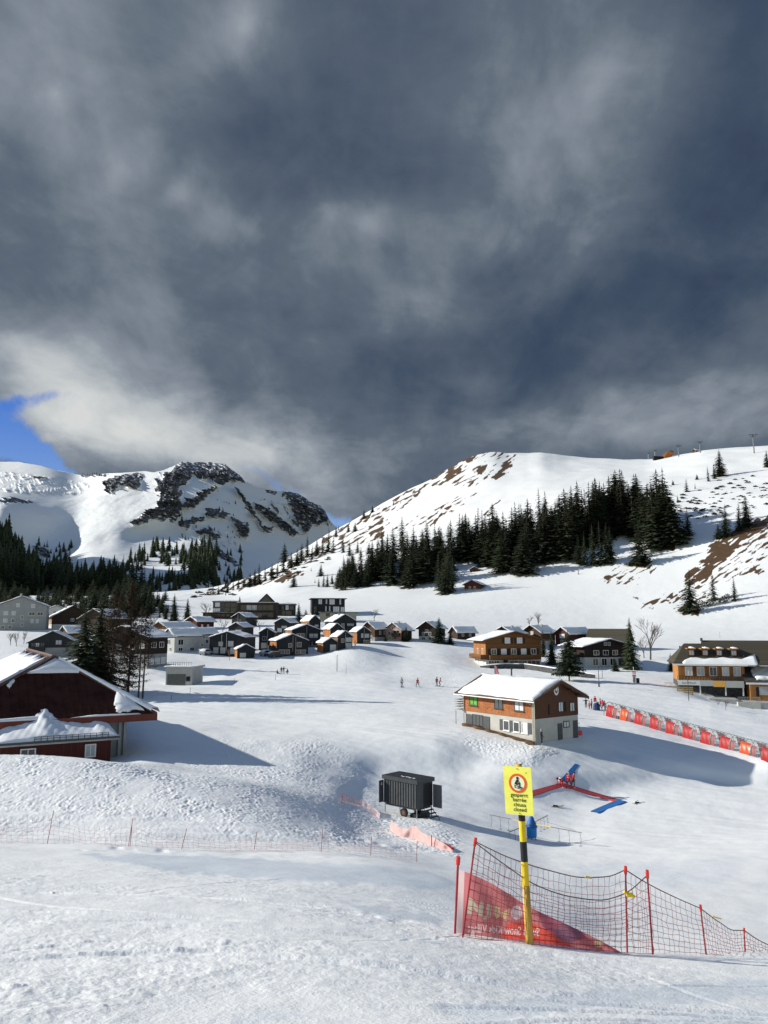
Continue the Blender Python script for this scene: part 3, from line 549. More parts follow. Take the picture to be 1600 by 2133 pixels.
# ------------------------------------------------------------------ mesh builder
class MB:
    def __init__(s): s.v = []; s.f = []; s.mi = []; s.cur = 0; s.T = None
    def _a(s, pts):
        b = len(s.v)
        for p in pts:
            p = Vector(p); s.v.append(tuple(s.T @ p) if s.T is not None else tuple(p))
        return b
    def face(s, *pts): b = s._a(pts); s.f.append(tuple(range(b, b + len(pts)))); s.mi.append(s.cur); return s
    def box(s, x0, x1, y0, y1, z0, z1):
        b = s._a([(x0, y0, z0), (x1, y0, z0), (x1, y1, z0), (x0, y1, z0), (x0, y0, z1), (x1, y0, z1), (x1, y1, z1), (x0, y1, z1)])
        for q in ((0, 3, 2, 1), (4, 5, 6, 7), (0, 1, 5, 4), (1, 2, 6, 5), (2, 3, 7, 6), (3, 0, 4, 7)): s.f.append(tuple(b + i for i in q)); s.mi.append(s.cur)
        return s
    def prism(s, poly, a, b_, axis='y'):
        """poly in the plane across `axis`, pushed from a to b_"""
        def mk(p, t): return {'y': (p[0], t, p[1]), 'x': (t, p[0], p[1]), 'z': (p[0], p[1], t)}[axis]
        n = len(poly); b = s._a([mk(p, a) for p in poly] + [mk(p, b_) for p in poly])
        s.f.append(tuple(b + i for i in range(n))); s.mi.append(s.cur)
        s.f.append(tuple(b + n + i for i in reversed(range(n)))); s.mi.append(s.cur)
        for i in range(n):
            j = (i + 1) % n; s.f.append((b + i, b + n + i, b + n + j, b + j)); s.mi.append(s.cur)
        return s
    def tube(s, pts, r, n=6, cap=True):
        pts = [Vector(p) for p in pts]; rs = r if isinstance(r, (list, tuple)) else [r] * len(pts)
        rings = []; up = None
        for i, p in enumerate(pts):
            d = (pts[min(i + 1, len(pts) - 1)] - pts[max(i - 1, 0)]); d = d.normalized() if d.length > 1e-9 else Vector((0, 0, 1))
            a = d.orthogonal().normalized() if up is None else (up - d * up.dot(d)).normalized() if (up - d * up.dot(d)).length > 1e-6 else d.orthogonal().normalized()
            up = a; bb = d.cross(a)
            rings.append(s._a([p + (a * math.cos(2 * math.pi * k / n) + bb * math.sin(2 * math.pi * k / n)) * rs[i] for k in range(n)]))
        for i in range(len(rings) - 1):
            for k in range(n):
                k2 = (k + 1) % n; s.f.append((rings[i] + k, rings[i] + k2, rings[i + 1] + k2, rings[i + 1] + k)); s.mi.append(s.cur)
        if cap:
            s.f.append(tuple(rings[0] + k for k in reversed(range(n)))); s.mi.append(s.cur)
            s.f.append(tuple(rings[-1] + k for k in range(n))); s.mi.append(s.cur)
        return s
    def grid(s, P_):
        """P_[i][j] points"""
        nr, nc = len(P_), len(P_[0]); b = s._a([p for r in P_ for p in r])
        for i in range(nr - 1):
            for j in range(nc - 1):
                k = b + i * nc + j; s.f.append((k, k + 1, k + nc + 1, k + nc)); s.mi.append(s.cur)
        return s
    def ell(s, c, r, n=10, m=7, noise=0.0):
        c = Vector(c); g = []
        for i in range(m + 1):
            th = math.pi * i / m
            g.append([c + Vector((r[0] * math.sin(th) * math.cos(2 * math.pi * j / n), r[1] * math.sin(th) * math.sin(2 * math.pi * j / n), r[2] * math.cos(th))) * (1 + noise * (rnd.random() - .5)) for j in range(n)])
        for row in g: row.append(row[0])
        return s.grid(g)
    def build(s, name, mats, parent=None, smooth=False, loc=None, fix=False):
        me = bpy.data.meshes.new(name); me.from_pydata(s.v, [], s.f)
        if not isinstance(mats, (list, tuple)): mats = [mats]
        for m in mats: me.materials.append(m)
        if len(mats) > 1: me.polygons.foreach_set('material_index', s.mi)
        if smooth: me.polygons.foreach_set('use_smooth', [True] * len(me.polygons))
        if fix:
            bm = bmesh.new(); bm.from_mesh(me); bmesh.ops.remove_doubles(bm, verts=bm.verts, dist=1e-5); bmesh.ops.recalc_face_normals(bm, faces=bm.faces); bm.to_mesh(me); bm.free()
        me.update()
        o = bpy.data.objects.new(name, me); COL.objects.link(o)
        if parent is not None: o.parent = parent
        if loc is not None: o.location = loc
        return o
def tag(o, label, cat, group=None, kind=None):
    if label: o['label'] = label
    if cat: o['category'] = cat
    if group: o['group'] = group
    if kind: o['kind'] = kind
    return o
def thing(name, label, cat, loc=(0, 0, 0), rz=0.0, group=None):
    o = bpy.data.objects.new(name, None); COL.objects.link(o); o.empty_display_size = .3
    o.location = loc; o.rotation_euler = (0, 0, rz)
    return tag(o, label, cat, group)
def dup(root, loc, rz=0.0, label=None, scale=None, group=None):
    r = root.copy(); COL.objects.link(r); r.location = loc; r.rotation_euler = (0, 0, rz)
    if scale is not None: r.scale = scale if isinstance(scale, (tuple, list)) else (scale,) * 3
    if label: r['label'] = label
    if group: r['group'] = group
    for ch in list(root.children):
        c = ch.copy(); COL.objects.link(c); c.parent = r
        for g in ch.children:
            d = g.copy(); COL.objects.link(d); d.parent = c
    return r
# ------------------------------------------------------------------ trees
def spruce_crown(seed, h=1.0, rad=.20, whorls=30, nb=9, droop=.35, base=.06, gap=.0, dense=1.0, tp=.74):
    r = random.Random(seed); mb = MB()
    for i in range(whorls):
        t = i / (whorls - 1); z = h * (base + (1 - base) * t ** .92)
        R_ = rad * h * ((1 - t) ** tp * (1 + .10 * math.sin(i * 2.1 + seed)) + .012)
        n = max(4, int(nb * (1 - .45 * t)))
        for k in range(n):
            if r.random() < gap: continue
            an = 2 * math.pi * (k + r.random() * .9) / n + i * 1.3; Rb = R_ * r.uniform(.62, 1.14)
            dx, dy = math.cos(an), math.sin(an); ns = 4 if t < .75 else 2
            z0 = z + r.uniform(-.012, .012) * h
            for j in range(ns):
                f0, f1 = j / ns, (j + 1) / ns
                def pt(f): return Vector((dx * Rb * f, dy * Rb * f, z0 - droop * Rb * (f ** 1.3) + (.10 * Rb * max(0, f - .7))))
                a, b = pt(f0), pt(f1); w = Rb * (.24 * (1 - f0) + .10) * r.uniform(.7, 1.3) * dense; side = Vector((-dy, dx, 0))
                for sg in (-1, 1):
                    c = a.lerp(b, .25) + side * sg * w + Vector((dx, dy, 0)) * w * .55 - Vector((0, 0, w * r.uniform(.35, .8)))
                    mb.face(a, b, c)
                    e = a.lerp(b, .6) + side * sg * w * .75 + Vector((dx, dy, 0)) * w * .8 - Vector((0, 0, w * r.uniform(.5, 1.1)))
                    mb.face(a.lerp(b, .4), b, e)
    mb.face((0, 0, h * 1.02), (.006 * h, 0, h * .95), (-.006 * h, 0, h * .95)); mb.face((0, 0, h * 1.02), (0, .006 * h, h * .95), (0, -.006 * h, h * .95))
    return mb
def merged_spruce(seed, **kw):
    mb = spruce_crown(seed, **kw); mb.cur = 1; mb.tube([(0, 0, -.06), (0, 0, .4), (0, 0, .95)], [.013, .009, .002], 5, cap=False)
    return mb
def mesh_of(mb, name, mats):
    o = mb.build(name, mats); me = o.data; bpy.data.objects.remove(o); return me
SPR = [mesh_of(merged_spruce(s, rad=ra, whorls=w, nb=n, droop=d, gap=g), 'spruce_tree', [M['spruce'], M['bark']]) for s, ra, w, n, d, g in
       ((1, .17, 26, 9, .45, .03), (2, .20, 28, 9, .40, .06), (3, .145, 24, 8, .55, .04), (4, .225, 26, 10, .35, .05), (5, .18, 22, 8, .5, .14), (6, .26, 20, 9, .25, .1))]
def put_tree(me, name, loc, h, label, group, wide=1.0, cat='tree', rz=None):
    o = bpy.data.objects.new(name, me); COL.objects.link(o); o.location = loc; s = h * wide
    o.scale = (s, s, h); o.rotation_euler = (rnd.uniform(-.03, .03), rnd.uniform(-.03, .03), rnd.uniform(0, 6.28) if rz is None else rz)
    return tag(o, label, cat, group)
def hill_tree(u, v, hpx, label, group, wide=None, kind=None, dmin=300):
    d = gd(u, v, dmin); p = P(u, v, d); p.z -= .4
    return put_tree(SPR[rnd.randrange(5) if kind is None else kind], 'spruce_tree', p, hpx * d / F * 1.03, label, group, wide or rnd.uniform(1.4, 2.0))
BELT = []
WOOD = 'dark spruce among the dense wood on the right hillside'; GW = 'spruces of the hillside wood'
def build_hill_wood():
    # skyline trees of the wood: (u of the trunk, v of the tip, height in photo pixels)
    tips = [(838, 1076, 70), (862, 1098, 72), (880, 1102, 70), (905, 1092, 78), (918, 1100, 74), (940, 1083, 78), (972, 1068, 84), (978, 1078, 80), (995, 1058, 92), (1012, 1072, 80), (1026, 1070, 84), (1039, 1068, 84), (1050, 1066, 86),
            (1075, 1046, 98), (1088, 1050, 96), (1100, 1046, 96), (1126, 1018, 112), (1140, 1024, 110), (1152, 1052, 90), (1168, 1030, 100), (1180, 1018, 108), (1190, 1012, 110), (1205, 1002, 118), (1216, 1020, 100), (1228, 1004, 112), (1236, 1003, 112), (1247, 995, 116), (1258, 1014, 100), (1271, 990, 100), (1286, 978, 116), (1298, 976, 118), (1308, 1000, 105),
            (1320, 1030, 90), (1336, 1020, 100), (1350, 1012, 112), (1371, 977, 146), (1386, 976, 150), (1395, 1000, 135), (1362, 1016, 128), (820, 1098, 72), (796, 1120, 60), (808, 1112, 64), (850, 1108, 70)]
    for u, v, h in tips: hill_tree(u, v + h, h, WOOD, GW)
    lo = [(705, 1222), (760, 1226), (800, 1222), (840, 1232), (880, 1218), (905, 1206), (925, 1240), (955, 1212), (1000, 1205), (1050, 1206), (1080, 1204), (1110, 1192), (1150, 1180), (1190, 1164), (1210, 1150), (1240, 1140), (1290, 1120), (1310, 1108), (1345, 1120), (1400, 1140)]
    hi = [(705, 1212), (760, 1190), (800, 1180), (880, 1168), (1000, 1150), (1080, 1142), (1130, 1130), (1190, 1120), (1240, 1108), (1290, 1096), (1345, 1108), (1400, 1130)]
    lx, ly = zip(*lo); hx, hy = zip(*hi)
    n = 0
    for _ in range(2000):
        u = rnd.uniform(706, 1400); a, b = np.interp(u, hx, hy), np.interp(u, lx, ly); 
        if b - a < 4 or (950 < u < 1006 and rnd.random() < .999 and True and a < 1240 and np.interp(u, lx, ly) > 0 and rnd.random() < .0): continue
        v = rnd.uniform(a, b)
        if 944 < u < 1012 and v > 1176: continue                       # clearing round the barns
        h = np.interp(u, (705, 780, 900, 1100, 1300, 1400), (42, 66, 82, 98, 112, 122)) * rnd.uniform(.78, 1.12)
        hill_tree(u, v, h, WOOD, GW); n += 1
        if n >= 160: break
    for u, v, h in ((922, 1238, 72), (932, 1236, 92), (914, 1228, 80), (942, 1228, 70), (1205, 1174, 58), (1218, 1176, 70), (1236, 1177, 86), (1252, 1176, 92), (1266, 1174, 84), (1274, 1168, 72)):
        hill_tree(u, v, h, WOOD, GW, 1.2)
    # separate trees that can be told apart
    single = [(1334, 1176, 78, 'broad spruce on bare brown earth below the hillside wood', 1.7, 3), (1433, 1116, 58, 'single spruce just right of the hillside wood', 1.25, 1),
        (1501, 992, 58, 'tall broad stone pine on the ski track below the lift pylons', 1.35, 3), (1489, 998, 36, 'slim spruce left of the tall stone pine by the ski track', 1.0, 0), (1476, 1004, 36, 'small spruce at the left end of the trio by the ski track', 1.1, 2),
        (1430, 1024, 30, 'light spruce on the slope above the dwarf shrubs', 1.4, 4), (1402, 1010, 12, 'short round spruce beside the top of the hillside wood', 1.5, 3), (1452, 1000, 14, 'tiny round tree left of the three track side trees', 1.6, 3), (1448, 1018, 14, 'tiny pointed spruce above the dwarf shrubs', 1.0, 2),
        (1412, 1046, 18, 'little spruce tucked at the right foot of the wood', 1.1, 0), (1598, 972, 36, 'spruce cut by the right edge of the photo', 1.3, 1),
        (1512, 1116, 66, 'tall spruce at the left of the group above the bare brown slope', 1.3, 1), (1540, 1104, 60, 'middle spruce of the group above the bare brown slope', 1.2, 0), (1556, 1096, 66, 'highest spruce of the group above the bare brown slope', 1.3, 3), (1497, 1122, 34, 'short bushy spruce at the foot of the bare brown slope group', 1.6, 3),
        (1437, 1276, 88, 'big dark spruce on the brown mound above the restaurant', 1.5, 1), (1486, 1250, 60, 'snow dusted light spruce behind the hedge on the right slope', 1.4, 4), (1531, 1250, 50, 'neat conical spruce standing alone at the right', 1.5, 2),
        (1205, 1195, 10, 'tiny lone fir on the snow below the wood', 1.4, 2), (612, 1224, 34, 'lone spruce on the snow behind the hotel', 1.6, 1), (593, 1172, 42, 'tall dark spruce on the saddle at the foot of the rocky mountain', 1.5, 3), (758, 1080, 20, 'small spruce high on the open ridge', 1.5, 1), (776, 1068, 16, 'stunted spruce on the ridge skyline', 1.6, 3), (820, 1052, 14, 'tiny spruce on the ridge above the brown grass streak', 1.4, 0)]
    for u, v, h, lb, wd, kd in single: hill_tree(u, v, h, lb, 'single spruces on the right hillside', wd, kd)
    G2 = 'small spruces along the lower left edge of the hill'; L2 = 'small dark spruce along the rocky lower edge of the hill behind the village'
    for u, v, h in ((705, 1105, 14), (726, 1108, 20), (740, 1108, 22), (700, 1118, 24), (684, 1150, 52), (694, 1152, 40), (672, 1152, 38), (660, 1158, 36), (650, 1166, 34), (640, 1160, 46), (628, 1170, 40), (618, 1180, 38), (606, 1184, 36), (590, 1192, 36), (578, 1200, 32), (566, 1206, 34), (552, 1210, 30), (540, 1214, 42), (530, 1218, 34), (520, 1222, 30), (508, 1222, 22), (496, 1226, 22), (486, 1228, 20), (474, 1232, 22), (470, 1222, 18), (715, 1150, 34), (728, 1156, 30), (745, 1150, 26), (752, 1160, 22), (768, 1154, 26),
        (656, 1214, 10), (668, 1200, 26), (664, 1222, 20), (674, 1222, 30), (682, 1222, 28), (692, 1216, 22), (702, 1226, 40), (712, 1228, 44), (720, 1228, 40), (648, 1190, 10), (600, 1212, 10), (470, 1240, 10), (455, 1238, 18), (444, 1240, 22)):
        hill_tree(u, v, h, L2, G2, rnd.uniform(1.1, 1.6))
    r2 = random.Random(77)
    for _ in range(190):
        u = r2.uniform(-25, 350); v = r2.uniform(1249, np.interp(u, (-25, 90, 120, 350), (1272, 1272, 1290, 1286))); h = np.interp(u, (-25, 84, 180, 260, 300, 350), (48, 38, 42, 60, 52, 26)) * r2.uniform(.5, 1.1)
        d = gd(u, v, 300); p = P(u, v, d); p.z -= .4; BELT.append((p, h * d / F, r2.uniform(1.4, 2.1), r2.randrange(5), r2.random() * 6))
build_hill_wood()
def build_left_forest():
    """valley forest at the foot of the rocky mountain: the nearest trees one by one, the rest as one mass"""
    rr = random.Random(41); G = 'tall spruces of the shaded valley forest'; LB = 'tall dark spruce in the shaded forest at the left foot of the mountain'
    near = []
    for _ in range(62):
        u = rr.uniform(-14, 300); near.append((u, rr.uniform(1222, 1246), np.interp(u, (0, 40, 80, 200, 300), (92, 84, 62, 60, 58)) * rr.uniform(.75, 1.15)))
    for u, v, h in near + [(98, 1140, 20), (135, 1190, 52), (144, 1180, 42), (268, 1240, 86), (282, 1244, 96), (254, 1242, 90), (294, 1244, 82), (240, 1242, 84)]:
        d = float(mdepth(u, v)); p = P(u, v, d); p.z -= 3
        BELT.append((p, h * d / F, rr.uniform(1.2, 1.8), rr.randrange(5), rr.random() * 6))
    # the mass behind
    spots = []
    for _ in range(190): u = rr.uniform(-30, 80); spots.append((u, rr.uniform(np.interp(u, (-30, 20, 45, 80), (1112, 1122, 1165, 1205)), 1236), rr.uniform(36, 58)))
    for _ in range(170): u = rr.uniform(60, 260); spots.append((u, rr.uniform(1196, 1236), rr.uniform(22, 44)))
    for _ in range(90): u = rr.uniform(255, 440); spots.append((u, rr.uniform(np.interp(u, (255, 320, 400, 440), (1170, 1142, 1150, 1180)), np.interp(u, (255, 320, 440), (1215, 1170, 1215))), rr.uniform(14, 34)))
    for _ in range(70): u = rr.uniform(395, 450); spots.append((u, rr.uniform(1148, 1222), rr.uniform(26, 44)))
    for _ in range(90): u = rr.uniform(300, 505); spots.append((u, rr.uniform(1205, 1236), rr.uniform(14, 32)))
    for _ in range(26): u = rr.uniform(335, 382); spots.append((u, rr.uniform(1020, 1092), rr.uniform(10, 22)))
    for _ in range(40): u = rr.uniform(375, 500); spots.append((u, rr.uniform(1010, 1125), rr.uniform(4, 9)))
    for _ in range(40): u = rr.uniform(585, 690); spots.append((u, np.interp(u, (585, 625, 645, 690), (1026, 1034, 1048, 1090)) + rr.uniform(0, 14), rr.uniform(4, 8)))
    for _ in range(22): u = rr.uniform(440, 505); spots.append((u, rr.uniform(1150, 1200), rr.uniform(10, 22)))
    for _ in range(26): u = rr.uniform(75, 150); spots.append((u, rr.uniform(1135, 1200), rr.uniform(8, 22)))
    for _ in range(14): u = rr.uniform(168, 226); spots.append((u, rr.uniform(987, 993), rr.uniform(3, 6)))
    mb = MB()
    for u, v, h in spots:
        d = float(mdepth(u, v)); p = P(u, v, d); H = h * d / F; Rr = H * rr.uniform(.20, .32); a0 = rr.random() * 6
        for i in range(8):
            z = H * (i / 8) - H * .04; r0 = Rr * (1 - i / 8) ** .85
            for k in range(6):
                a = a0 + i * .9 + k * 1.047 + rr.uniform(-.3, .3); w = .52; rk_ = r0 * rr.uniform(.75, 1.25)
                mb.face(p + Vector((0, 0, z + H * .19)), p + Vector((math.cos(a - w) * rk_, math.sin(a - w) * rk_, z)), p + Vector((math.cos(a + w) * rk_, math.sin(a + w) * rk_, z)))
    for p, H, wd, k, rz in BELT:
        co = np.empty(len(SPR[k].vertices) * 3); SPR[k].vertices.foreach_get('co', co); co = co.reshape(-1, 3) * (H * wd, H * wd, H); c, s = math.cos(rz), math.sin(rz)
        b0 = len(mb.v); mb.v += list(zip((co[:, 0] * c - co[:, 1] * s + p.x).tolist(), (co[:, 0] * s + co[:, 1] * c + p.y).tolist(), (co[:, 2] + p.z).tolist()))
        mb.f += [tuple(b0 + i for i in q.vertices) for q in SPR[k].polygons]
    o = mb.build('distant_forest', M['spruce']); tag(o, 'dark conifer forest covering the foot of the rocky mountain behind the left houses', 'forest', None, 'stuff')
build_left_forest()
# low dwarf pines poking through the snow on the upper right slope
def build_shrubs():
    ms = []
    for s in range(4):
        r = random.Random(90 + s); mb = MB()
        for k in range(46):
            a = r.random() * 6.28; q = r.random() ** .6; c = Vector((math.cos(a) * q * .5, math.sin(a) * q * .5, r.random() * .55 * (1 - q * .6)))
            d = Vector((r.uniform(-1, 1), r.uniform(-1, 1), r.uniform(-.1, 1))).normalized() * .28; e = d.orthogonal().normalized() * .13
            mb.face(c - e, c + e, c + d); mb.face(c, c + d.cross(e).normalized() * .13, c + d)
        ms.append(mesh_of(mb, 'dwarf_pine', [M['shrub']]))
    rr = random.Random(17); n = 0
    while n < 120:
        u, v = rr.uniform(1395, 1600), rr.uniform(985, 1090)
        top = np.interp(u, (1395, 1440, 1500, 1600), (1040, 1020, 1000, 985)); bot = np.interp(u, (1395, 1430, 1500, 1600), (1090, 1100, 1080, 1050))
        if v < top or v > bot: continue
        d = gd(u, v, 380); h = rr.uniform(2.5, 7) * d / F
        o = bpy.data.objects.new('dwarf_pine', ms[rr.randrange(4)]); COL.objects.link(o); o.location = P(u, v, d); o.scale = (h * 1.6, h * 1.6, h); o.rotation_euler = (0, 0, rr.random() * 6)
        tag(o, 'low dwarf pine poking out of the snowy slope at upper right', 'shrub', 'dwarf pines on the upper right slope'); n += 1
build_shrubs()
def edge_shrubs():
    rr = random.Random(29); ms = [o.data for o in COL.objects if o.name.startswith('dwarf_pine')][:8]
    for _ in range(78):
        u = rr.uniform(400, 705); v = np.interp(u, (400, 480, 560, 640, 705), (1240, 1228, 1208, 1172, 1150)) + rr.uniform(-16, 16) * (.4 + .6 * (u > 470)); d = gd(u, v, 430); h = rr.uniform(3, 8) * d / F
        o = bpy.data.objects.new('scrub_bush', ms[rr.randrange(len(ms))]); COL.objects.link(o); o.location = P(u, v, d); o.scale = (h * 2.2, h * 2.2, h); o.rotation_euler = (0, 0, rr.random() * 6)
        tag(o, 'dark scrub bush on the rocky lower left edge of the right hill', 'bush', 'scrub bushes along the lower left edge of the hill')
edge_shrubs()
def text_pts(body, size, fat=0.0):
    cu = bpy.data.curves.new('tmp', 'FONT'); cu.body = body; cu.size = size; cu.align_x = 'CENTER'; cu.resolution_u = 3; cu.offset = fat
    o = bpy.data.objects.new('tmp', cu); COL.objects.link(o); dg = bpy.context.evaluated_depsgraph_get(); me = bpy.data.meshes.new_from_object(o.evaluated_get(dg))
    vs = [v.co.copy() for v in me.vertices]; fs = [tuple(p.vertices) for p in me.polygons]; bpy.data.objects.remove(o); bpy.data.curves.remove(cu); bpy.data.meshes.remove(me)
    return vs, fs
# ------------------------------------------------------------------ buildings
FACE = {'F': lambda w, l: Matrix(((1, 0, 0, 0), (0, -1, 0, 0), (0, 0, 1, 0), (0, 0, 0, 1))),
        'B': lambda w, l: Matrix(((-1, 0, 0, 0), (0, 1, 0, l), (0, 0, 1, 0), (0, 0, 0, 1))),
        'L': lambda w, l: Matrix(((0, -1, 0, -w / 2), (-1, 0, 0, l), (0, 0, 1, 0), (0, 0, 0, 1))),
        'R': lambda w, l: Matrix(((0, 1, 0, w / 2), (1, 0, 0, 0), (0, 0, 1, 0), (0, 0, 0, 1)))}
# each matrix takes (along the wall, outward, up); along F is x, along R is the distance from the front, along L the distance from the back
def window(par, T, s, z, w, h, style='dark', fm=None, bars=1, sill=False, shut=None):
    fr = MB(); fr.T = T; f = min(.10, w * .12); o = .07
    fr.box(s - w / 2, s + w / 2, -.02, o, z, z + f); fr.box(s - w / 2, s + w / 2, -.02, o, z + h - f, z + h)
    fr.box(s - w / 2, s - w / 2 + f, -.02, o - .004, z + f, z + h - f); fr.box(s + w / 2 - f, s + w / 2, -.02, o - .004, z + f, z + h - f)
    for i in range(bars):
        c = s - w / 2 + w * (i + 1) / (bars + 1); fr.box(c - f * .35, c + f * .35, -.02, o - .01, z + f, z + h - f)
    if sill: fr.box(s - w / 2 - .08, s + w / 2 + .08, -.02, o + .09, z - .07, z - .004)
    fo = fr.build('window', fm or M['white'], par)
    pn = MB(); pn.T = T; pn.box(s - w / 2 + f * .8, s + w / 2 - f * .8, -.015, .03, z + f * .8, z + h - f * .8)
    pn.build('pane', {'dark': M['glass'], 'blind': M['blind'], 'curtain': M['curtain'], 'green': M['green_cloth']}[style], fo)
    if shut:
        sw = w * .5
        for sg in (-1, 1):
            sb = MB(); sb.T = T; c = s + sg * (w / 2 + sw / 2 + .02); sb.box(c - sw / 2, c + sw / 2, .004, .06, z - .02, z + h + .02); sb.build('shutter', shut, par)
    return fo
def door(par, T, s, z, w, h, m):
    d = MB(); d.T = T; d.box(s - w / 2, s + w / 2, -.02, .06, z, z + h); do = d.build('door', m, par)
    k = MB(); k.T = T; k.box(s + w * .34, s + w * .38, .06, .11, z + h * .45, z + h * .5); k.build('handle', M['metal'], do)
def snow_sheet(par, corner, ex, ey, n, th, seed=0, jag=.25, name='snow_cover', cut=None):
    """snow lying on a roof plane: corner + a*ex + b*ey, up along n"""
    ex, ey, n = Vector(ex), Vector(ey), Vector(n).normalized(); c = Vector(corner); le, lf = ex.length, ey.length
    na, nb = max(4, min(34, int(le / .45))), max(4, min(26, int(lf / .45))); r = random.Random(seed)
    ph = [r.random() * 6 for _ in range(6)]
    def wob(t, k): return jag * (math.sin(t * 7 + ph[k]) * .5 + math.sin(t * 17 + ph[k + 1]) * .3 + math.sin(t * 41 + ph[k + 2]) * .2)
    G = []
    for i in range(-1, na + 2):
        row = []
        for j in range(-1, nb + 2):
            a = min(max(i, 0), na) / na; b = min(max(j, 0), nb) / nb; skirt = i in (-1, na + 1) or j in (-1, nb + 1)
            e = min(a * le, (1 - a) * le, b * lf, (1 - b) * lf)
            t = th * (.45 + .55 * min(1, e / .5)) * (1 + .18 * math.sin(a * 9 + b * 4 + ph[0]) + .10 * math.sin(a * 23 - b * 15 + ph[1]))
            p = c + ex * a + ey * b
            p += ex.normalized() * (wob(b, 0) * (1 - a) * (a < .2) + wob(b + 3, 2) * a * (a > .8)) * .5 + ey.normalized() * (wob(a, 1) * (1 - b) * (b < .2) + wob(a + 5, 3) * b * (b > .8)) * .5
            row.append(p + n * (0.003 if skirt else max(t, .02)))
        G.append(row)
    mb = MB(); mb.grid(G); return mb.build(name, M['rsnow'], par, smooth=True)
def house(name, label, u, v, rz, w, l, h, rise, wall, lower=None, ov=.55, roof='roof_dark', snow=.28, sides='LR', wins=(), chim=(), pipes=(), doors=(), group=None, d=None, cat='house', dmin=60, dmax=700, fnd=3.0, roof_t=.16, balc=(), side_wall=None, px=True, frame=None, seed=None, fascia=None):
    d = d or gd(u, v, dmin, dmax); s = d / F if px else 1.0
    w, l, h, rise = w * s, l * s, h * s, rise * s
    t = thing(name, label, cat, P(u, v, d), R(rz), group)
    hl = lower[0] * h if lower else 0
    if lower:
        mb = MB(); mb.box(-w / 2 + .03, w / 2 - .03, .03, l - .03, -fnd, hl); mb.build('ground_floor_wall', M[lower[1]], t)
    mb = MB(); z0 = hl if lower else -fnd
    mb.prism([(-w / 2, z0), (w / 2, z0), (w / 2, h), (0, h + rise), (-w / 2, h)], 0, l); mb.build('wall', M[wall], t)
    if side_wall:                                   # another colour on the long sides; on timber houses a painted sunlit orange
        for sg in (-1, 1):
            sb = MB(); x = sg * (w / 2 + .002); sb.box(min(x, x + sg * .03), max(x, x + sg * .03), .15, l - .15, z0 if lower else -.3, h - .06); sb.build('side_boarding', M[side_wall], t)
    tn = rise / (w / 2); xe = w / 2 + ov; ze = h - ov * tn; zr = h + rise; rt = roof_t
    rb = MB()
    for sg in (-1, 1): rb.prism([(0, zr + .004), (sg * xe, ze + .004), (sg * xe, ze + rt), (0, zr + rt * 1.05)], -ov, l + ov)
    ro = rb.build('roof', M[roof], t)
    if fascia:
        fb = MB(); fb.prism([(-xe, ze - .10), (0, zr - .10), (xe, ze - .10), (xe, ze + rt + .02), (0, zr + rt + .02), (-xe, ze + rt + .02)], -ov - .05, -ov - .005); fb.build('barge_board', M[fascia], ro)
    if snow:
        for sd in sides:
            sg = -1 if sd == 'L' else 1
            nrm = Vector((sg * rise, 0, w / 2)); off = nrm.normalized() * 0
            snow_sheet(ro, (0, -ov + .04, zr + rt * 1.05), (sg * xe * .985, 0, (ze + rt - zr - rt * 1.05) * .985), (0, l + 2 * ov - .08, 0), nrm, snow, seed=(seed or int(u)) + (sd == 'L'))
    for (x, y, hh) in chim:
        cb = MB(); cx = x * w / 2; cz = h + rise * (1 - abs(x)); cb.box(cx - .3, cx + .3, y * l - .3, y * l + .3, cz - .5, cz + hh); cb.box(cx - .36, cx + .36, y * l - .36, y * l + .36, cz + hh, cz + hh + .12); cb.build('chimney', M['concrete'], ro)
    for wn in wins:
        f, a, z, ww, wh = wn[:5]; st = wn[5] if len(wn) > 5 else 'dark'; kw = wn[6] if len(wn) > 6 else {}
        T = FACE[f](w, l); sa = a * w / 2 if f in 'FB' else a * l
        window(t, T, sa, z * h, ww, wh, st, frame, **kw)
    for f, a, z, ww, wh, dm in doors: door(t, FACE[f](w, l), a * w / 2 if f in 'FB' else a * l, z * h, ww, wh, M[dm])
    for a in pipes:
        pb = MB(); x = a * w / 2; pb.tube([(x, -.08, h * .28), (x, -.08, h + rise * (1 - abs(a)) - .25)], .07, 6); pb.build('downpipe', M['metal'], t)
    for f, a0, a1, z, dp, bm in balc:
        T = FACE[f](w, l); k = w / 2 if f in 'FB' else l; bb = MB(); bb.T = T; x0, x1 = a0 * k, a1 * k
        bb.box(x0, x1, .01, dp, z * h - .18, z * h); bb.box(x0, x1, dp - .06, dp, z * h + .12, z * h + 1.0); bb.box(x0, x0 + .06, .01, dp - .06, z * h + .12, z * h + 1.0); bb.box(x1 - .06, x1, .01, dp - .06, z * h + .12, z * h + 1.0)
        bb.build('balcony', M[bm], t)
    return t
GV = 'dark timber holiday houses of the village'
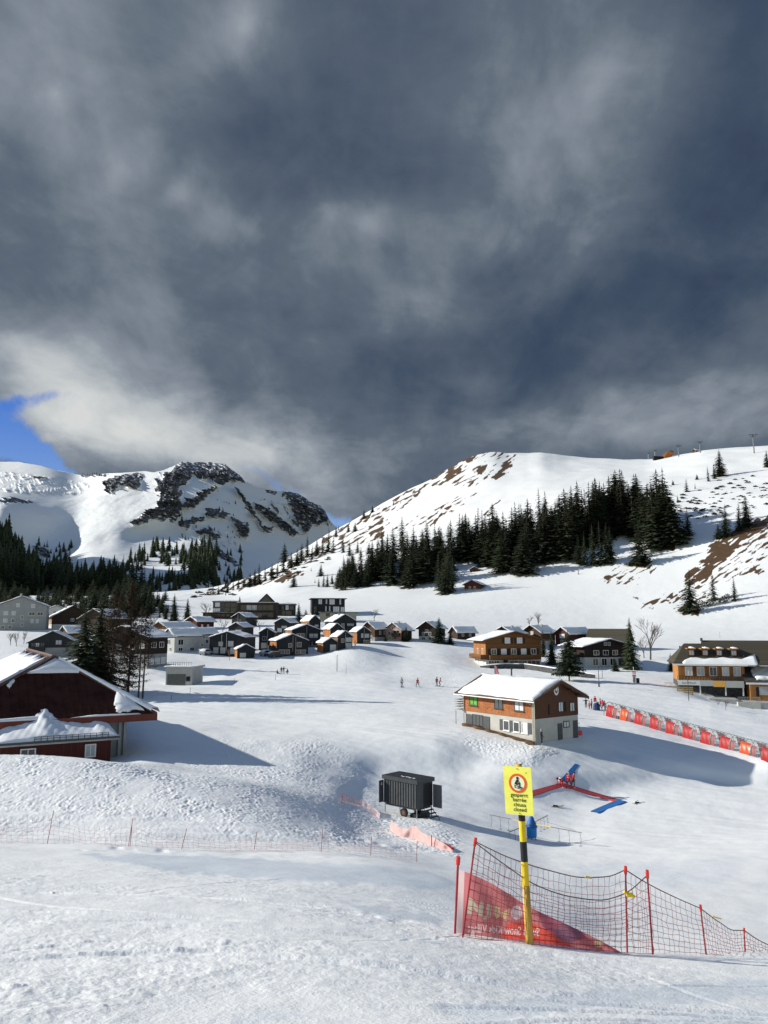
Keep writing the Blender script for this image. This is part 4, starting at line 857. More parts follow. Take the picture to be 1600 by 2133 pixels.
def village():
    W2 = [('F', -.35, .50, 1.1, 1.1, 'blind'), ('F', .38, .50, 1.1, 1.1, 'blind'), ('F', -.45, .08, 1.2, 1.3, 'blind'), ('F', .45, .08, 1.2, 1.3, 'blind')]
    H = lambda lb, u, v, rz, w, l, h, r, wins, side='orange_wood', **kw: house('timber_house', lb, u, v, rz, w, l, h, r, 'dark_wood', wins=wins, side_wall=side, ov=.32, roof_t=.14, group=GV, frame=M['metal'], **kw)  # orange sides hold the low sunlight in their colour
    H('largest dark timber house at the left end of the row, with two pale downpipes', 472, 1366, -12, 77, 60, 37, 11, [('F', -.35, .52, 1.3, 1.2, 'blind'), ('F', .22, .50, 1.6, 1.5, 'blind'), ('F', -.62, .12, 1.5, 1.6, 'blind', {'bars': 2}), ('F', -.22, .12, 1.5, 1.6, 'blind', {'bars': 2}), ('F', .35, .10, 1.5, 1.7, 'blind')], side='dark_wood2', pipes=(-.30, -.02))
    H('small dark shed with pale boarded left side before the largest house', 512, 1371, 22, 35, 60, 18, 9, [('F', -.35, .08, 1.6, 1.2, 'blind', {'bars': 2})], 'honey')
    H('wide dark timber house in the front row with orange left side and two downpipes', 609, 1366, 20, 66, 66, 30, 13, [('F', -.15, .55, 1.0, 1.2), ('F', .42, .58, 1.3, 1.3, 'dark'), ('F', -.68, .12, 1.7, 1.2), ('F', -.34, .12, 1.5, 1.2), ('F', .36, .10, 1.6, 1.2), ('F', .68, .10, 1.6, 1.2, 'dark', {'bars': 2}), ('L', .5, .5, 2.0, .5, 'curtain')], pipes=(.02, .2), balc=[('L', .1, .9, .42, .9, 'dark_wood2')])
    H('wide dark timber house behind the front row with one pale downpipe', 638, 1349, 20, 60, 62, 35, 11, [('F', -.55, .42, 1.3, 2.0), ('F', -.25, .42, 1.3, 2.0), ('F', .35, .56, 1.2, 1.2, 'blind'), ('F', .66, .56, 1.2, 1.2, 'blind'), ('F', .2, .08, 1.6, 2.2), ('F', .62, .08, 1.6, 2.2)], pipes=(.02,), balc=[('F', .08, .9, .36, .8, 'dark_wood2')], chim=[(.3, .4, .9)])
    H('squat dark shed with bright orange left side in the front row', 689, 1357, 20, 32, 48, 17, 10, [('F', .30, .10, 1.7, 1.6, 'blind')])
    H('narrow dark house with one downpipe behind the squat orange sided shed', 719, 1351, 22, 31, 46, 24, 11, [('F', -.35, .5, .9, 1.1), ('F', .5, .55, 1.7, 1.2, 'blind'), ('F', .5, .05, 1.7, 1.3, 'blind')], pipes=(.05,))
    H('dark timber house at the right end of the row beside the brown chalets', 758, 1341, 22, 29, 44, 24, 10, [('F', -.25, .5, .7, 1.3, 'blind'), ('F', .45, .5, 1.4, 1.2, 'blind'), ('F', .4, .05, 1.9, .9)], pipes=(.04,))
    H('dark house with orange left side just behind the narrow house', 702, 1330, 22, 28, 52, 19, 11, [('F', .2, .3, 1.2, 1.1)])
    H('big dark timber house high in the row under the black hotel block', 719, 1319, 16, 48, 90, 24, 14, [('F', -.2, .42, 1.2, 1.6), ('F', .32, .42, 1.2, 1.6, 'blind'), ('F', .62, .42, 1.2, 1.6, 'blind'), ('F', .35, .02, 1.5, 1.5)], 'dark_wood2', balc=[('F', .05, .92, .36, .9, 'dark_wood')], chim=[(-.3, .3, .9)])
    H('dark timber house with orange left side below the spruces by the hotel', 656, 1316, 24, 24, 56, 22, 11, [('F', .3, .45, 1.4, .8, 'blind'), ('F', -.4, .12, 1.2, 1.4)])
    H('dark timber house with long snowy right roof above the slim house', 587, 1326, -14, 33, 50, 28, 9, [('F', .3, .60, 1.9, .8, 'blind'), ('F', -.3, .32, 1.6, 1.3, 'blind'), ('F', .5, .25, 1.4, 1.2)], 'dark_wood2', chim=[(-.4, .4, .8)])
    H('slim tall dark house with a central pale downpipe', 555, 1355, 4, 31, 44, 36, 9, [('F', -.3, .56, 1.2, 1.2), ('F', -.35, .12, 1.6, 1.6, 'blind', {'bars': 2}), ('F', .55, .10, .8, 1.5)], 'dark_wood2', pipes=(.12,))
    H('upper dark house of the left pair with a tall pale flue', 497, 1306, -24, 34, 42, 20, 9, [('F', .1, .3, 1.4, 1.6)], 'dark_wood2', pipes=(-.1,))
    H('lower dark house of the left pair with a large pale window', 491, 1326, -20, 35, 42, 19, 9, [('F', .35, .08, 2.2, 2.0, 'blind')], 'dark_wood2')
village()
def block(name, label, u, v, rz, w, l, h, wall, roof='roof_dark', snow=.25, ov=.5, wins=(), group=None, pitch=.35, cat='building', fnd=3, frame='grey_boards', rail=None, dmin=150, extra=None):
    """flat or low hipped roof"""
    d = gd(u, v, dmin, 700); s = d / F; w, l, h = w * s, l * s, h * s
    t = thing(name, label, cat, P(u, v, d), R(rz), group)
    MB().box(-w / 2, w / 2, 0, l, -fnd, h).build('wall', M[wall], t)
    ro = MB().box(-w / 2 - ov, w / 2 + ov, -ov, l + ov, h + .004, h + .25).build('roof', M[roof], t)
    if snow:
        G = []; na, nb = 12, 8; r = random.Random(int(u))
        for i in range(-1, na + 2):
            row = []
            for j in range(-1, nb + 2):
                a, b = min(max(i, 0), na) / na, min(max(j, 0), nb) / nb; e = min(a, 1 - a) * w * .9, min(b, 1 - b) * l * .9; q = min(e)
                row.append((-w / 2 - ov * .9 + a * (w + 1.8 * ov), -ov * .9 + b * (l + 1.8 * ov), h + .252 + (0 if (i in (-1, na + 1) or j in (-1, nb + 1)) else snow + q * pitch * .5 + r.uniform(-.04, .04))))
            G.append(row)
        MB().grid(G).build('snow_cover', M['rsnow'], ro, smooth=True)
    for wn in wins:
        f, a, z, ww, wh = wn[:5]; st = wn[5] if len(wn) > 5 else 'dark'; kw = wn[6] if len(wn) > 6 else {}
        window(t, FACE[f](w, l), a * w / 2 if f in 'FB' else a * l, z * h, ww, wh, st, M[frame] if isinstance(frame, str) else frame, **kw)
    if rail:
        rb = MB(); T = FACE['F'](w, l); rb.T = T; z = rail * h; dp = 1.1; rb.box(-w * .46, w * .46, .01, dp, z - .2, z); rb.box(-w * .46, w * .46, dp - .05, dp, z + .9, z + 1.0)
        for i in range(28): x = -w * .46 + w * .92 * i / 27; rb.box(x - .02, x + .02, dp - .045, dp - .005, z, z + .9)
        rb.build('balcony', M['grey_boards'], t)
    return t, w, l, h
def hotels():
    G = 'flat roofed hotel buildings above the village'
    t, w, l, h = block('hotel_wing', 'low boarded terrace block in front of the left hotel wing', 455, 1289, -4, 66, 40, 12, 'brown_wood_d', snow=.05, pitch=0, group=G, wins=[('F', -.6 + .3 * i, .4, 1.4, 1.0, 'dark', {}) for i in range(5)])
    t, w, l, h = block('hotel_wing', 'grey boarded left hotel wing with two sunlit blinds and domed snow roof', 470, 1276, 10, 52, 70, 22, 'grey_boards', pitch=.30, group=G, wins=[('F', -.65, .52, 2.4, 2.2, 'curtain', {'bars': 0}), ('F', -.7, .06, 3.4, 1.8, 'curtain', {'bars': 2}), ('F', .15, .5, 2.4, 2.0), ('F', .6, .5, 2.4, 2.0), ('F', .1, .08, 2.6, 1.9), ('F', .6, .08, 2.6, 1.9), ('L', .4, .5, 2.2, 2.0, 'curtain')])
    t, w, l, h = block('hotel_wing', 'long brown boarded hotel wing with a glazed gable on its roof', 535, 1290, 4, 78, 60, 33, 'brown_wood_d', snow=.2, pitch=.02, group=G, rail=.42, wins=[('F', -.7 + .28 * i, .56, 2.6, 2.2, ('dark', 'blind')[i in (1, 2)], {'bars': 2}) for i in range(6)] + [('F', -.7 + .28 * i, .10, 2.6, 2.0) for i in range(6)])
    g = MB(); g.prism([(w * .02, h + .26), (w * .44, h + .26), (w * .23, h + .26 + 3.6)], l * .15, l * .7); go = g.build('roof_gable', M['grey_boards'], t)
    gp_ = MB(); gp_.prism([(w * .08, h + .5), (w * .38, h + .5), (w * .23, h + 3.0)], l * .15 - .06, l * .15 - .01); gp_.build('gable_glazing', M['glass'], go)
    gs = MB()
    for sg in (-1, 1): gs.prism([(w * .23, h + 3.9), (w * (.23 + sg * .235), h + .2), (w * (.23 + sg * .235), h + .35), (w * .23, h + 4.1)], l * .15 - .4, l * .7 + .3)
    gs.build('gable_roof', M['roof_dark'], go)
    block('hotel_wing', 'square dark hotel wing with snowy hipped roof beside the spruces', 596, 1283, 4, 36, 40, 23, 'dark_wood2', pitch=.5, group=G, wins=[('F', -.55, .55, 2.2, 1.9), ('F', .1, .52, 1.5, 2.3, 'curtain'), ('F', .6, .55, 2.0, 1.9), ('F', -.4, .08, 2.4, 2.0), ('F', .3, .08, 2.6, 1.8)])
    block('hotel_wing', 'pale olive rendered block with flat roof below the black hotel', 704, 1296, 3, 76, 60, 19, 'olive_render', snow=.08, pitch=0, group=G, wins=[('F', -.55, .62, 1.6, 1.3), ('F', -.1, .62, 1.2, 1.3), ('F', .35, .62, 1.0, 1.5), ('F', -.5, .15, 1.6, 1.3)])
    block('hotel_wing', 'tall black timber hotel block with white curtained windows', 684, 1281, 8, 68, 70, 33, 'dark_wood', snow=.12, pitch=.12, ov=.9, group=G, wins=[('F', -.5, .66, 1.8, 2.4, 'curtain'), ('F', -.12, .68, .8, 2.2, 'curtain'), ('F', .22, .64, 2.6, 2.6, 'curtain', {'bars': 2}), ('F', .72, .64, .9, 2.6, 'curtain'), ('F', -.15, .22, .7, 2.5, 'curtain'), ('F', .08, .22, .7, 2.5, 'curtain'), ('F', .48, .18, 3.0, 2.6, 'curtain', {'bars': 2}), ('F', .86, .18, 1.8, 2.4, 'curtain'), ('F', -.8, .15, 1.2, 2.8), ('L', .5, .15, 3.0, 2.8)], frame=M['dark_metal'])
hotels()
def chalets():
    G = 'small chalets at the foot of the right hill'
    HC = lambda *a, **k: house('chalet', *a, group=G, ov=.8, cat='chalet', **k)
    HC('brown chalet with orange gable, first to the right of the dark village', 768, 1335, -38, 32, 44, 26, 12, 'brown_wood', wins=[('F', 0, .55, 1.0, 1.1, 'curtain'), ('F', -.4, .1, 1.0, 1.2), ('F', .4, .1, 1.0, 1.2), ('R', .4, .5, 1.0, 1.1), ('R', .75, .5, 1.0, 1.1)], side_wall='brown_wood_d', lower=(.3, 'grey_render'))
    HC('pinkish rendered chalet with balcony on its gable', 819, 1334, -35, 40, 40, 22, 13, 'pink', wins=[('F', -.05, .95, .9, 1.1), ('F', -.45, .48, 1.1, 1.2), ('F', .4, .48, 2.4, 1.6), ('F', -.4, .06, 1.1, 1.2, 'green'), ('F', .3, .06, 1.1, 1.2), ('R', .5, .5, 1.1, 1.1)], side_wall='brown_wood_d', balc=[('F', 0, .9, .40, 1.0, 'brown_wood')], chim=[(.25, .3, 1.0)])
    HC('brown chalet with white ground floor beside the dark bushy spruce', 889, 1335, -25, 36, 60, 27, 12, 'brown_wood_d', lower=(.36, 'white_render'), wins=[('F', 0, .62, 1.0, 1.0), ('F', -.4, .42, .9, 1.0), ('F', .4, .42, .9, 1.0), ('F', -.4, .06, 1.2, 1.0), ('F', .4, .06, 1.2, 1.0)])
    HC('long low grey brown barn right of the dark bushy spruce', 946, 1330, -62, 26, 44, 14, 10, 'brown_wood_d', wins=[('R', .3, .3, .9, .9), ('R', .7, .3, .9, .9)])
    HC('chalet half hidden behind the left roof of the big brown chalet', 1048, 1345, -40, 46, 50, 26, 12, 'brown_wood_d', wins=[('F', 0, .85, 1.0, 1.2, 'curtain'), ('F', -.4, .45, 1.0, 1.0)], chim=[(.3, .5, .9)])
    HC('chalet with lit gable window behind the right roof of the big brown chalet', 1107, 1344, -40, 44, 62, 26, 14, 'brown_wood', lower=(.4, 'white_render'), wins=[('F', .1, .80, 1.0, 1.2, 'curtain'), ('F', -.4, .48, 1.0, 1.0), ('F', 0, .1, 1.2, 1.0), ('F', .5, .1, 1.2, 1.0)], chim=[(.4, .45, 1.1)])
    HC('red brown chalet with orange gable behind the two tall spruces', 1172, 1346, -52, 36, 70, 26, 12, 'red_wood', wins=[('F', 0, .62, 2.0, 1.4, 'curtain'), ('F', 0, .2, 1.4, 1.2), ('R', .35, .3, 1.2, 1.0, 'curtain'), ('R', .75, .3, 1.2, 1.0)])
    house('chalet', 'house with dark olive roof behind the black and white chalet', 1308, 1352, 58, 50, 74, 20, 20, 'brown_wood_d', roof='roof_tile', snow=0, ov=1.0, cat='chalet', group=G, wins=[('F', 0, .5, 1.1, 1.1), ('L', .3, .3, 1.1, 1.1)], chim=[])
    # the big brown chalet
    t = house('chalet', 'big brown three storey chalet with white ground floor and orange balcony at left', 1071, 1390, 12, 120, 78, 56, 16, 'chalet', lower=(.27, 'white_render'), ov=1.6, roof='roof_tile', snow=.22, sides='L', fascia='chalet', side_wall='orange_wood', cat='chalet',
        wins=[('F', -.22, .86, 1.5, 1.5, 'curtain', {'shut': M['brown_wood_d']}), ('F', .22, .86, 1.5, 1.5, 'curtain', {'shut': M['brown_wood_d']})] + [('F', -.72 + .36 * i, .46, 1.5, 1.5, ('dark', 'curtain')[i in (1, 3)], {'shut': M['brown_wood_d']}) for i in range(5)]
        + [('F', -.72, .04, 3.0, 1.5, 'dark', {'bars': 3}), ('F', .16, .04, 4.8, 1.5, 'dark', {'bars': 3}), ('F', .72, .04, 3.6, 1.5, 'dark', {'bars': 2}), ('L', .7, .05, 1.2, 1.3, 'curtain'), ('L', .3, .05, 1.2, 1.3, 'curtain'), ('L', .75, .42, 1.2, 1.8, 'curtain', {}), ('L', .35, .42, 1.2, 1.8, 'curtain', {})],
        doors=[('F', -.30, .0, 1.2, 2.0, 'brown_wood_d')], balc=[('L', .02, .98, .32, 1.4, 'chalet'), ('F', -.9, .68, .30, 1.1, 'chalet')])
    # black and white chalet
    t = house('chalet', 'black timber chalet with white ground floor and ornate grey windows', 1268, 1389, 13, 106, 90, 42, 13, 'chalet_dark', lower=(.46, 'white_render'), ov=1.5, roof='roof_dark', snow=.3, cat='chalet',
        wins=[('F', -.55, .06, 1.6, 1.9, 'dark', {'sill': True}), ('F', -.18, .06, 1.6, 1.9, 'dark', {'sill': True}), ('F', .18, .06, 1.6, 1.9, 'dark', {'sill': True}), ('F', -.10, 1.02, .8, .9), ('F', .06, 1.02, .8, .9), ('F', -.5, .56, 1.6, 1.3), ('F', -.1, .56, 1.6, 1.3), ('F', .3, .56, 1.6, 1.3), ('L', .6, .1, 1.4, 1.4, 'curtain'), ('L', .25, .56, 1.4, 1.2)],
        doors=[('F', .58, .0, 2.0, 2.2, 'black')], balc=[('L', .05, .95, .5, 1.2, 'chalet_dark')])
    # barns on the hill
    house('barn', 'small red brown barn with snowy roof at the lower edge of the hillside wood', 984, 1229, -22, 34, 40, 12, 8, 'red_wood', lower=(.2, 'stone'), ov=1.0, cat='barn', dmin=380, wins=[('F', -.3, .3, 1.2, 1.0), ('F', .3, .3, 1.2, 1.0)])
    house('barn', 'tiny hut with snowy roof between the trees above the red brown barn', 988, 1192, -15, 18, 20, 6, 5, 'brown_wood', ov=.6, cat='barn', dmin=380, doors=[('F', 0, 0, 1.2, 1.6, 'brown_wood_d')])
M['pink'] = mat('pinkish_render', (.46, .27, .19), .9, .06, .8)
chalets()
M['garage_wall'] = mat('pale_concrete_wall', (.38, .38, .37), .9, .06, .8)
def left_village():
    G = 'houses in the shaded left part of the village'
    HL = lambda *a, **k: house('house', *a, group=G, **k)
    # white apartment house, gable to the right-front
    t = house('apartment_house', 'large pale rendered apartment house with many windows at the left edge', 42, 1313, 18, 96, 60, 50, 19, 'grey_render', ov=.7, snow=.3, roof='roof_dark', group=G, cat='house',
        wins=[('F', a, z, ww, 1.3, st, {}) for a, z, ww, st in ((-.6, .62, 1.4, 'blind'), (-.3, .62, 1.2, 'blind'), (.42, .60, 2.0, 'dark'), (.75, .60, 2.0, 'dark'), (-.6, .32, 1.3, 'blind'), (-.3, .32, 1.2, 'dark'), (.05, .45, .9, 'dark'), (.45, .30, .9, 'blind'), (.65, .30, .9, 'blind'), (-.68, .05, 1.2, 'dark'), (-.4, .05, 1.2, 'dark'), (-.15, .95, 1.0, 'blind'), (.45, .92, 1.2, 'blind'), (.05, .15, .9, 'dark'))],
        chim=[(-.1, .3, 1.4)])
    HL('small white house with snowy gable behind the apartment house', 117, 1290, 22, 34, 40, 20, 8, 'white_render', ov=.5, wins=[('F', -.2, .6, 1.2, 1.0), ('F', .5, .6, 1.2, 1.0), ('F', .1, .15, 2.0, 1.2)])
    HL('brown house with bare tile roof patch and orange boarded side', 150, 1309, 28, 76, 70, 24, 22, 'brown_wood_d', ov=1.0, roof='roof_tile', snow=.25, sides='L', side_wall='orange_wood', lower=(.35, 'white_render'), chim=[(-.3, .35, 1.8)], wins=[('L', .3, .5, 1.1, 1.0), ('L', .55, .5, 1.1, 1.0), ('L', .8, .5, 1.1, 1.0), ('L', .4, .08, 1.5, .9, 'curtain'), ('F', 0, .6, 1.2, 1.1), ('F', .4, .4, 1.2, 1.1)])
    HL('small brown house with shaded snow roof beside the tall green spruce', 132, 1338, -40, 34, 44, 20, 12, 'brown_wood', ov=.6, chim=[(-.7, .2, 1.2)], wins=[('F', 0, .4, 1.0, 1.0)])
    HL('grey house with a dark boarded gable under a lean snow edged roof', 108, 1367, 14, 92, 50, 28, 22, 'dark_wood2', ov=.5, lower=(.62, 'grey_render'), snow=.22, wins=[('F', -.62, .60, 1.0, 1.3, 'curtain'), ('F', -.42, .60, 1.0, 1.3), ('F', -.80, .60, 1.0, 1.3), ('F', .25, .82, 1.5, 1.2, 'blind'), ('F', .62, .35, .8, .8), ('F', -.75, .08, .7, .6), ('F', -.5, .08, .7, .6)], balc=[('F', -.95, -.3, .40, .9, 'dark_wood2')], frame=M['dark_metal'])
    # big brown house behind the larches
    t = house('house', 'wide brown house with a dark boarded upper floor behind the bare larches', 258, 1389, -22, 118, 62, 62, 20, 'chalet_dark', lower=(.42, 'grey_render'), ov=1.4, snow=.25, group=G,
        wins=[('R', .28, .62, 1.7, 1.3, 'curtain'), ('R', .68, .62, 1.7, 1.3, 'curtain'), ('R', .2, .08, 1.6, 1.5, 'curtain'), ('R', .5, .08, 1.6, 1.5, 'curtain'), ('R', .8, .08, 1.6, 1.5, 'curtain'), ('F', -.3, .55, 2.0, 1.2, 'blind'), ('F', .3, .55, 2.0, 1.2, 'blind'), ('F', .2, .08, 2.0, 1.5, 'dark'), ('F', .75, .6, 1.5, 1.2, 'blind')], side_wall='chalet_dark')
    HL('dark brown house in the shade behind the larches', 196, 1322, -26, 80, 60, 34, 18, 'brown_wood_d', ov=1.0, snow=.2, wins=[('F', .3, .55, 1.2, 1.3, 'curtain'), ('F', .3, .08, 2.6, 1.2, 'blind'), ('F', -.4, .4, 1.2, 1.2)])
    HL('orange gabled chalet with snowy roof left of the pale double house', 333, 1329, -32, 40, 78, 22, 10, 'chalet', lower=(.32, 'cream'), ov=.9, side_wall='chalet_dark', wins=[('F', -.1, .5, 1.0, 1.1), ('F', .35, .5, 1.0, 1.1, 'curtain'), ('F', .68, .5, 1.0, 1.1, 'curtain'), ('F', .2, .05, 2.4, 1.0), ('R', .45, .4, 1.2, 1.1, 'curtain'), ('R', .8, .4, 1.1, 1.0)])
    HL('red chalet with thick snow roof behind the pale double house', 399, 1312, -35, 32, 46, 18, 8, 'red_wood', ov=.9, snow=.4, wins=[('R', .3, .3, .9, 1.0, 'curtain'), ('R', .65, .3, .9, 1.0, 'curtain'), ('F', 0, .3, 1.0, 1.0)])
    HL('left half of the pale rendered double house in shade', 352, 1358, -38, 34, 62, 34, 12, 'white_render', ov=.7, snow=.4, wins=[('F', -.1, .45, 1.4, 1.3), ('R', .25, .40, 1.8, 1.6), ('R', .25, .04, 1.5, 1.0), ('R', .72, .04, 1.5, 1.0), ('F', .3, .05, 1.0, 1.0)])
    HL('right half of the pale rendered double house in shade', 402, 1350, -44, 30, 46, 30, 10, 'white_render', ov=.7, snow=.4, wins=[('R', .35, .62, 1.0, 1.1), ('R', .7, .3, 1.1, 1.2), ('R', .5, .3, 1.1, 1.2), ('R', .25, .1, .8, .8)])
    # concrete garage with flat roof
    t, w, l, h = block('garage', 'flat roofed concrete garage with wide grey door below the brown house', 372, 1427, -8, 56, 60, 34, 'garage_wall', roof='concrete', snow=.12, pitch=0, ov=.35, cat='garage', dmin=120, wins=[('F', .72, .22, .9, 1.0, 'dark', {'bars': 0})])
    gd_ = MB(); gd_.T = FACE['F'](w, l)
    for i in range(6): gd_.box(-w * .44, w * .26, .004, .05 + .01 * (i % 2), .02 + i * .36, .02 + i * .36 + .35)
    gd_.build('garage_door', mat('grey_garage_door', (.10, .105, .10), .6, .08, 2), t)
    rl = MB(); rl.T = None; z = h + .26
    for i in range(12): x = -w / 2 + .2 + (w - .4) * i / 11; rl.box(x - .025, x + .025, -.25, -.20, z, z + .9)
    rl.box(-w / 2, w / 2, -.26, -.19, z + .9, z + .96); rl.build('roof_railing', M['metal'], t)
    ac = MB(); ac.T = FACE['L'](w, l); ac.box(l * .5, l * .5 + 1.0, .01, .5, 1.3, 2.2); aco = ac.build('heat_pump', M['white'], t)
    fn = MB(); fn.T = FACE['L'](w, l); fn.tube([(l * .5 + .5, .5, 1.75), (l * .5 + .5, .54, 1.75)], .32, 14); fn.build('fan_grille', M['dark_metal'], aco)
left_village()
# --- the big red roofed building at lower left
def red_building():
    O = Vector((-22.2, 77.0, -5.0)); a = R(30); O.z = P(339, 1488, 77).z
    t = thing('red_building', 'large building with a huge dark hipped roof and red eaves at lower left', 'building', O, a)
    # local: x along the front eave (to the left is minus), y backwards, z 0 at the eave; walls sit 1.3 m inside
    XL, PK, PY, PZ, LEN = -19.5, -8.6, 8.4, 5.3, 34
    MB().box(XL + 1.4, -2.6, 1.4, LEN, -9, -.35).build('wall', M['grey_render'], t)
    for x in (-2.62, -3.1, -4.9): MB().box(x - .12, x + .12, 1.18, 1.395, -9, -.36).build('corner_post', M['concrete'], t)
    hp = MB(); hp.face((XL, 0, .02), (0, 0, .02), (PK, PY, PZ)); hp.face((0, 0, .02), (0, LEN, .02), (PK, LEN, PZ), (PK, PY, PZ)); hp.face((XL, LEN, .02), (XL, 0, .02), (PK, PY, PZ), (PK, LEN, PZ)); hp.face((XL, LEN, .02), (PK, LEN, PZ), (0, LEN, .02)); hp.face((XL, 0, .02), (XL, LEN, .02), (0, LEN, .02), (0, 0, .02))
    roof = hp.build('roof', M['roof_dark_red'], t)
    seams = MB(); nx = 26
    for i in range(1, nx):
        x = XL + (0 - XL) * i / nx; ym = PY * ((x - XL) / (PK - XL) if x < PK else x / PK); zm = PZ * ym / PY
        seams.tube([(x, .02, .03), (x, ym - .05, zm + .0)], .022, 4)
    seams.build('roof_seams', M['roof_dark_red'], roof)
    MB().box(XL - .05, .05, -.10, -.005, -.55, .10).build('front_fascia', M['red_fascia'], roof)
    MB().box(.003, .10, -.10, LEN, -.55, .10).build('side_fascia', M['red_fascia'], roof)
    MB().box(XL, -.1, .1, LEN, -.45, -.36).build('soffit', M['red_wood'], roof)
    rc = MB(); rc.tube([(PK, PY, PZ + .1), (PK, LEN, PZ + .1)], .22, 6); rc.tube([(PK, PY, PZ + .08), (0, 0, .1)], .16, 6); rc.tube([(PK, PY, PZ + .08), (XL, 0, .1)], .16, 6); rc.build('ridge_cap', M['roof_brown'], roof)
    # snow on the sunny slope, leaving a bare brown strip below the ridge
    sl_ = Vector((PK - XL, 0, PZ)); nrm = Vector((-PZ, 0, PK - XL))
    G = []; rr = random.Random(3)
    for i in range(0, 27):
        yy = .3 + (LEN - .6) * i / 26; row = []
        for j in range(-1, 16):
            f = min(max(j, 0), 14) / 14; ymin = PY * f; y = max(yy, ymin + .35) if yy < ymin + .35 else yy
            top = .93 + .03 * math.sin(yy * 1.7) + .02 * math.sin(yy * 4.1); p = Vector((XL, y, .02)) + sl_ * (f * top)
            row.append(p + nrm.normalized() * (.01 if j in (-1, 15) or i == 0 else .34 + .05 * math.sin(yy * 1.3 + f * 5)))
        G.append(row)
    MB().grid(G).build('snow_cover', M['rsnow'], roof, smooth=True)
    # snow left on the hip: gablet triangle, right corner patch, snow fence strip
    hn = Vector((0, -PZ, PY)).normalized()
    def on(x, f, k=.0): return Vector((x, PY * f, .02 + PZ * f)) + hn * k
    def patch(pts, th, name, seed, m=None):
        c = sum((on(*p) for p in pts), Vector()) / len(pts); mb = MB(); n = len(pts); out = []
        for i in range(n):
            p, q = on(*pts[i]), on(*pts[(i + 1) % n]); r = random.Random(seed + i)
            for k in range(6):
                f = k / 6; out.append(p.lerp(q, f) + (c - p).normalized() * r.uniform(-.10, .14))
        N = len(out); base = [o + hn * .004 for o in out]; mid = [o.lerp(c, .10) + hn * th for o in out]; inn = [o.lerp(c, .5) + hn * th * 1.25 for o in out]
        for i in range(N):
            j = (i + 1) % N; mb.face(base[i], base[j], mid[j], mid[i]); mb.face(mid[i], mid[j], inn[j], inn[i]); mb.face(inn[i], inn[j], c + hn * th * 1.3)
        return mb.build(name, m or M['rsnow'], roof, smooth=True, fix=True)
    patch([(PK - 2.6, .735), (PK + 2.9, .72), (PK + .15, .985)], .22, 'gablet_snow', 3)
    gb = MB(); gb.tube([on(PK - 3.0, .70, .12), on(PK + .1, 1.0, .22)], .10, 4); gb.tube([on(PK + 3.3, .69, .12), on(PK + .1, 1.0, .22)], .10, 4); gb.build('gablet_rail', M['roof_brown'], roof)
    patch([(-3.3, .38), (-2.4, .30), (-1.2, .10), (-1.0, .06), (-1.8, .09), (-2.6, .06), (-3.6, .05), (-3.7, .2)], .2, 'corner_snow', 9)
    patch([(-8.0, .005), (-6, .03), (-4, .025), (-1.4, .02), (-1.4, .002), (-5, .001)], .12, 'eaves_snow', 14)
    patch([(-15.6, .03), (-14, .04), (-10.2, .06), (-9, .03), (-9, .002), (-15.6, .001)], .14, 'eaves_snow', 16)
    patch([(-13.0, .55), (-12.4, .66), (-12.2, .62), (-12.8, .50)], .1, 'small_snow_patch', 18)
    hs = MB(); G = []
    p0, p1 = Vector((PK, PY, PZ + .12)), Vector((0, 0, .12)); dv = p1 - p0
    for i in range(25):
        f = .06 + .9 * i / 24; c = p0 + dv * f; wv = .16 + .55 * f ** 1.5 + .05 * math.sin(i * 1.9); G.append([c + Vector((-.10, -.06 - .1 * f, .02)), c + Vector((-.02, 0, .30)), c + Vector((wv, wv * .8, .22)), c + Vector((wv * 1.4, wv * 1.2, -.25))])
    hs.grid(G); hs.build('hip_snow', M['rsnow'], roof, smooth=True)
    # annexe with the drifted shed roof
    ax0, ax1, ay0, ay1 = -14.4, -4.0, -3.2, 1.39; az = -1.40
    an = MB(); an.box(ax0 + .7, ax1 - .6, ay0 + .7, ay1, -9, az - .3); ano = an.build('annexe_wall', M['red_wood'], t)
    T = Matrix.Translation((0, ay0 + .7, 0)) @ FACE['F'](1, 1)
    window(ano, T, ax0 + 2.9, az - 1.55, 1.25, .95, 'dark', bars=1); window(ano, T, ax1 - 2.35, az - 1.75, .95, 1.15, 'blind', bars=1)
    rf = MB(); rf.prism([(ay0, az - .28), (ay1 - .005, az + .35), (ay1 - .005, az + .55), (ay0, az + .02)], ax0, ax1, 'x'); rfo = rf.build('annexe_roof', M['concrete'], t)
    MB().box(ax0, ax1, ay0 - .14, ay0 - .005, az - .12, az + .05).build('gutter', M['dark_metal'], rfo)
    G = []; n1, n2 = 90, 22
    prof = [(0, .10), (.04, .42), (.10, .8), (.22, 1.05), (.31, 1.3), (.37, 1.6), (.41, 1.75), (.46, 1.6), (.55, 1.2), (.65, 1.0), (.74, .82), (.80, .78), (.86, 1.0), (.92, .8), (.97, .5), (1, .08)]
    for i in range(n1 + 1):
        a_ = i / n1; hh = float(pchip([p[0] for p in prof], np.array([p[1] for p in prof]), [a_])[0]); row = []
        for j in range(-1, n2 + 1):
            f = max(j, 0) / n2; y = ay0 + .1 + (ay1 - .15 - ay0) * f; zb = az + .04 + .52 * f
            k = (.16 + .84 * (f ** .85)) * (hh if f > .02 else min(hh, .25)); k *= 1 + .04 * math.sin(i * .5 + j * .6) + .02 * math.sin(i * 1.1 - j * .8)
            row.append((ax0 + .12 + (ax1 - ax0 - .24) * a_, y, zb + (0.005 if j == -1 else k)))
        G.append(row)
    MB().grid(G).build('snow_drift', M['rsnow'], rfo, smooth=True)
    rl = MB()
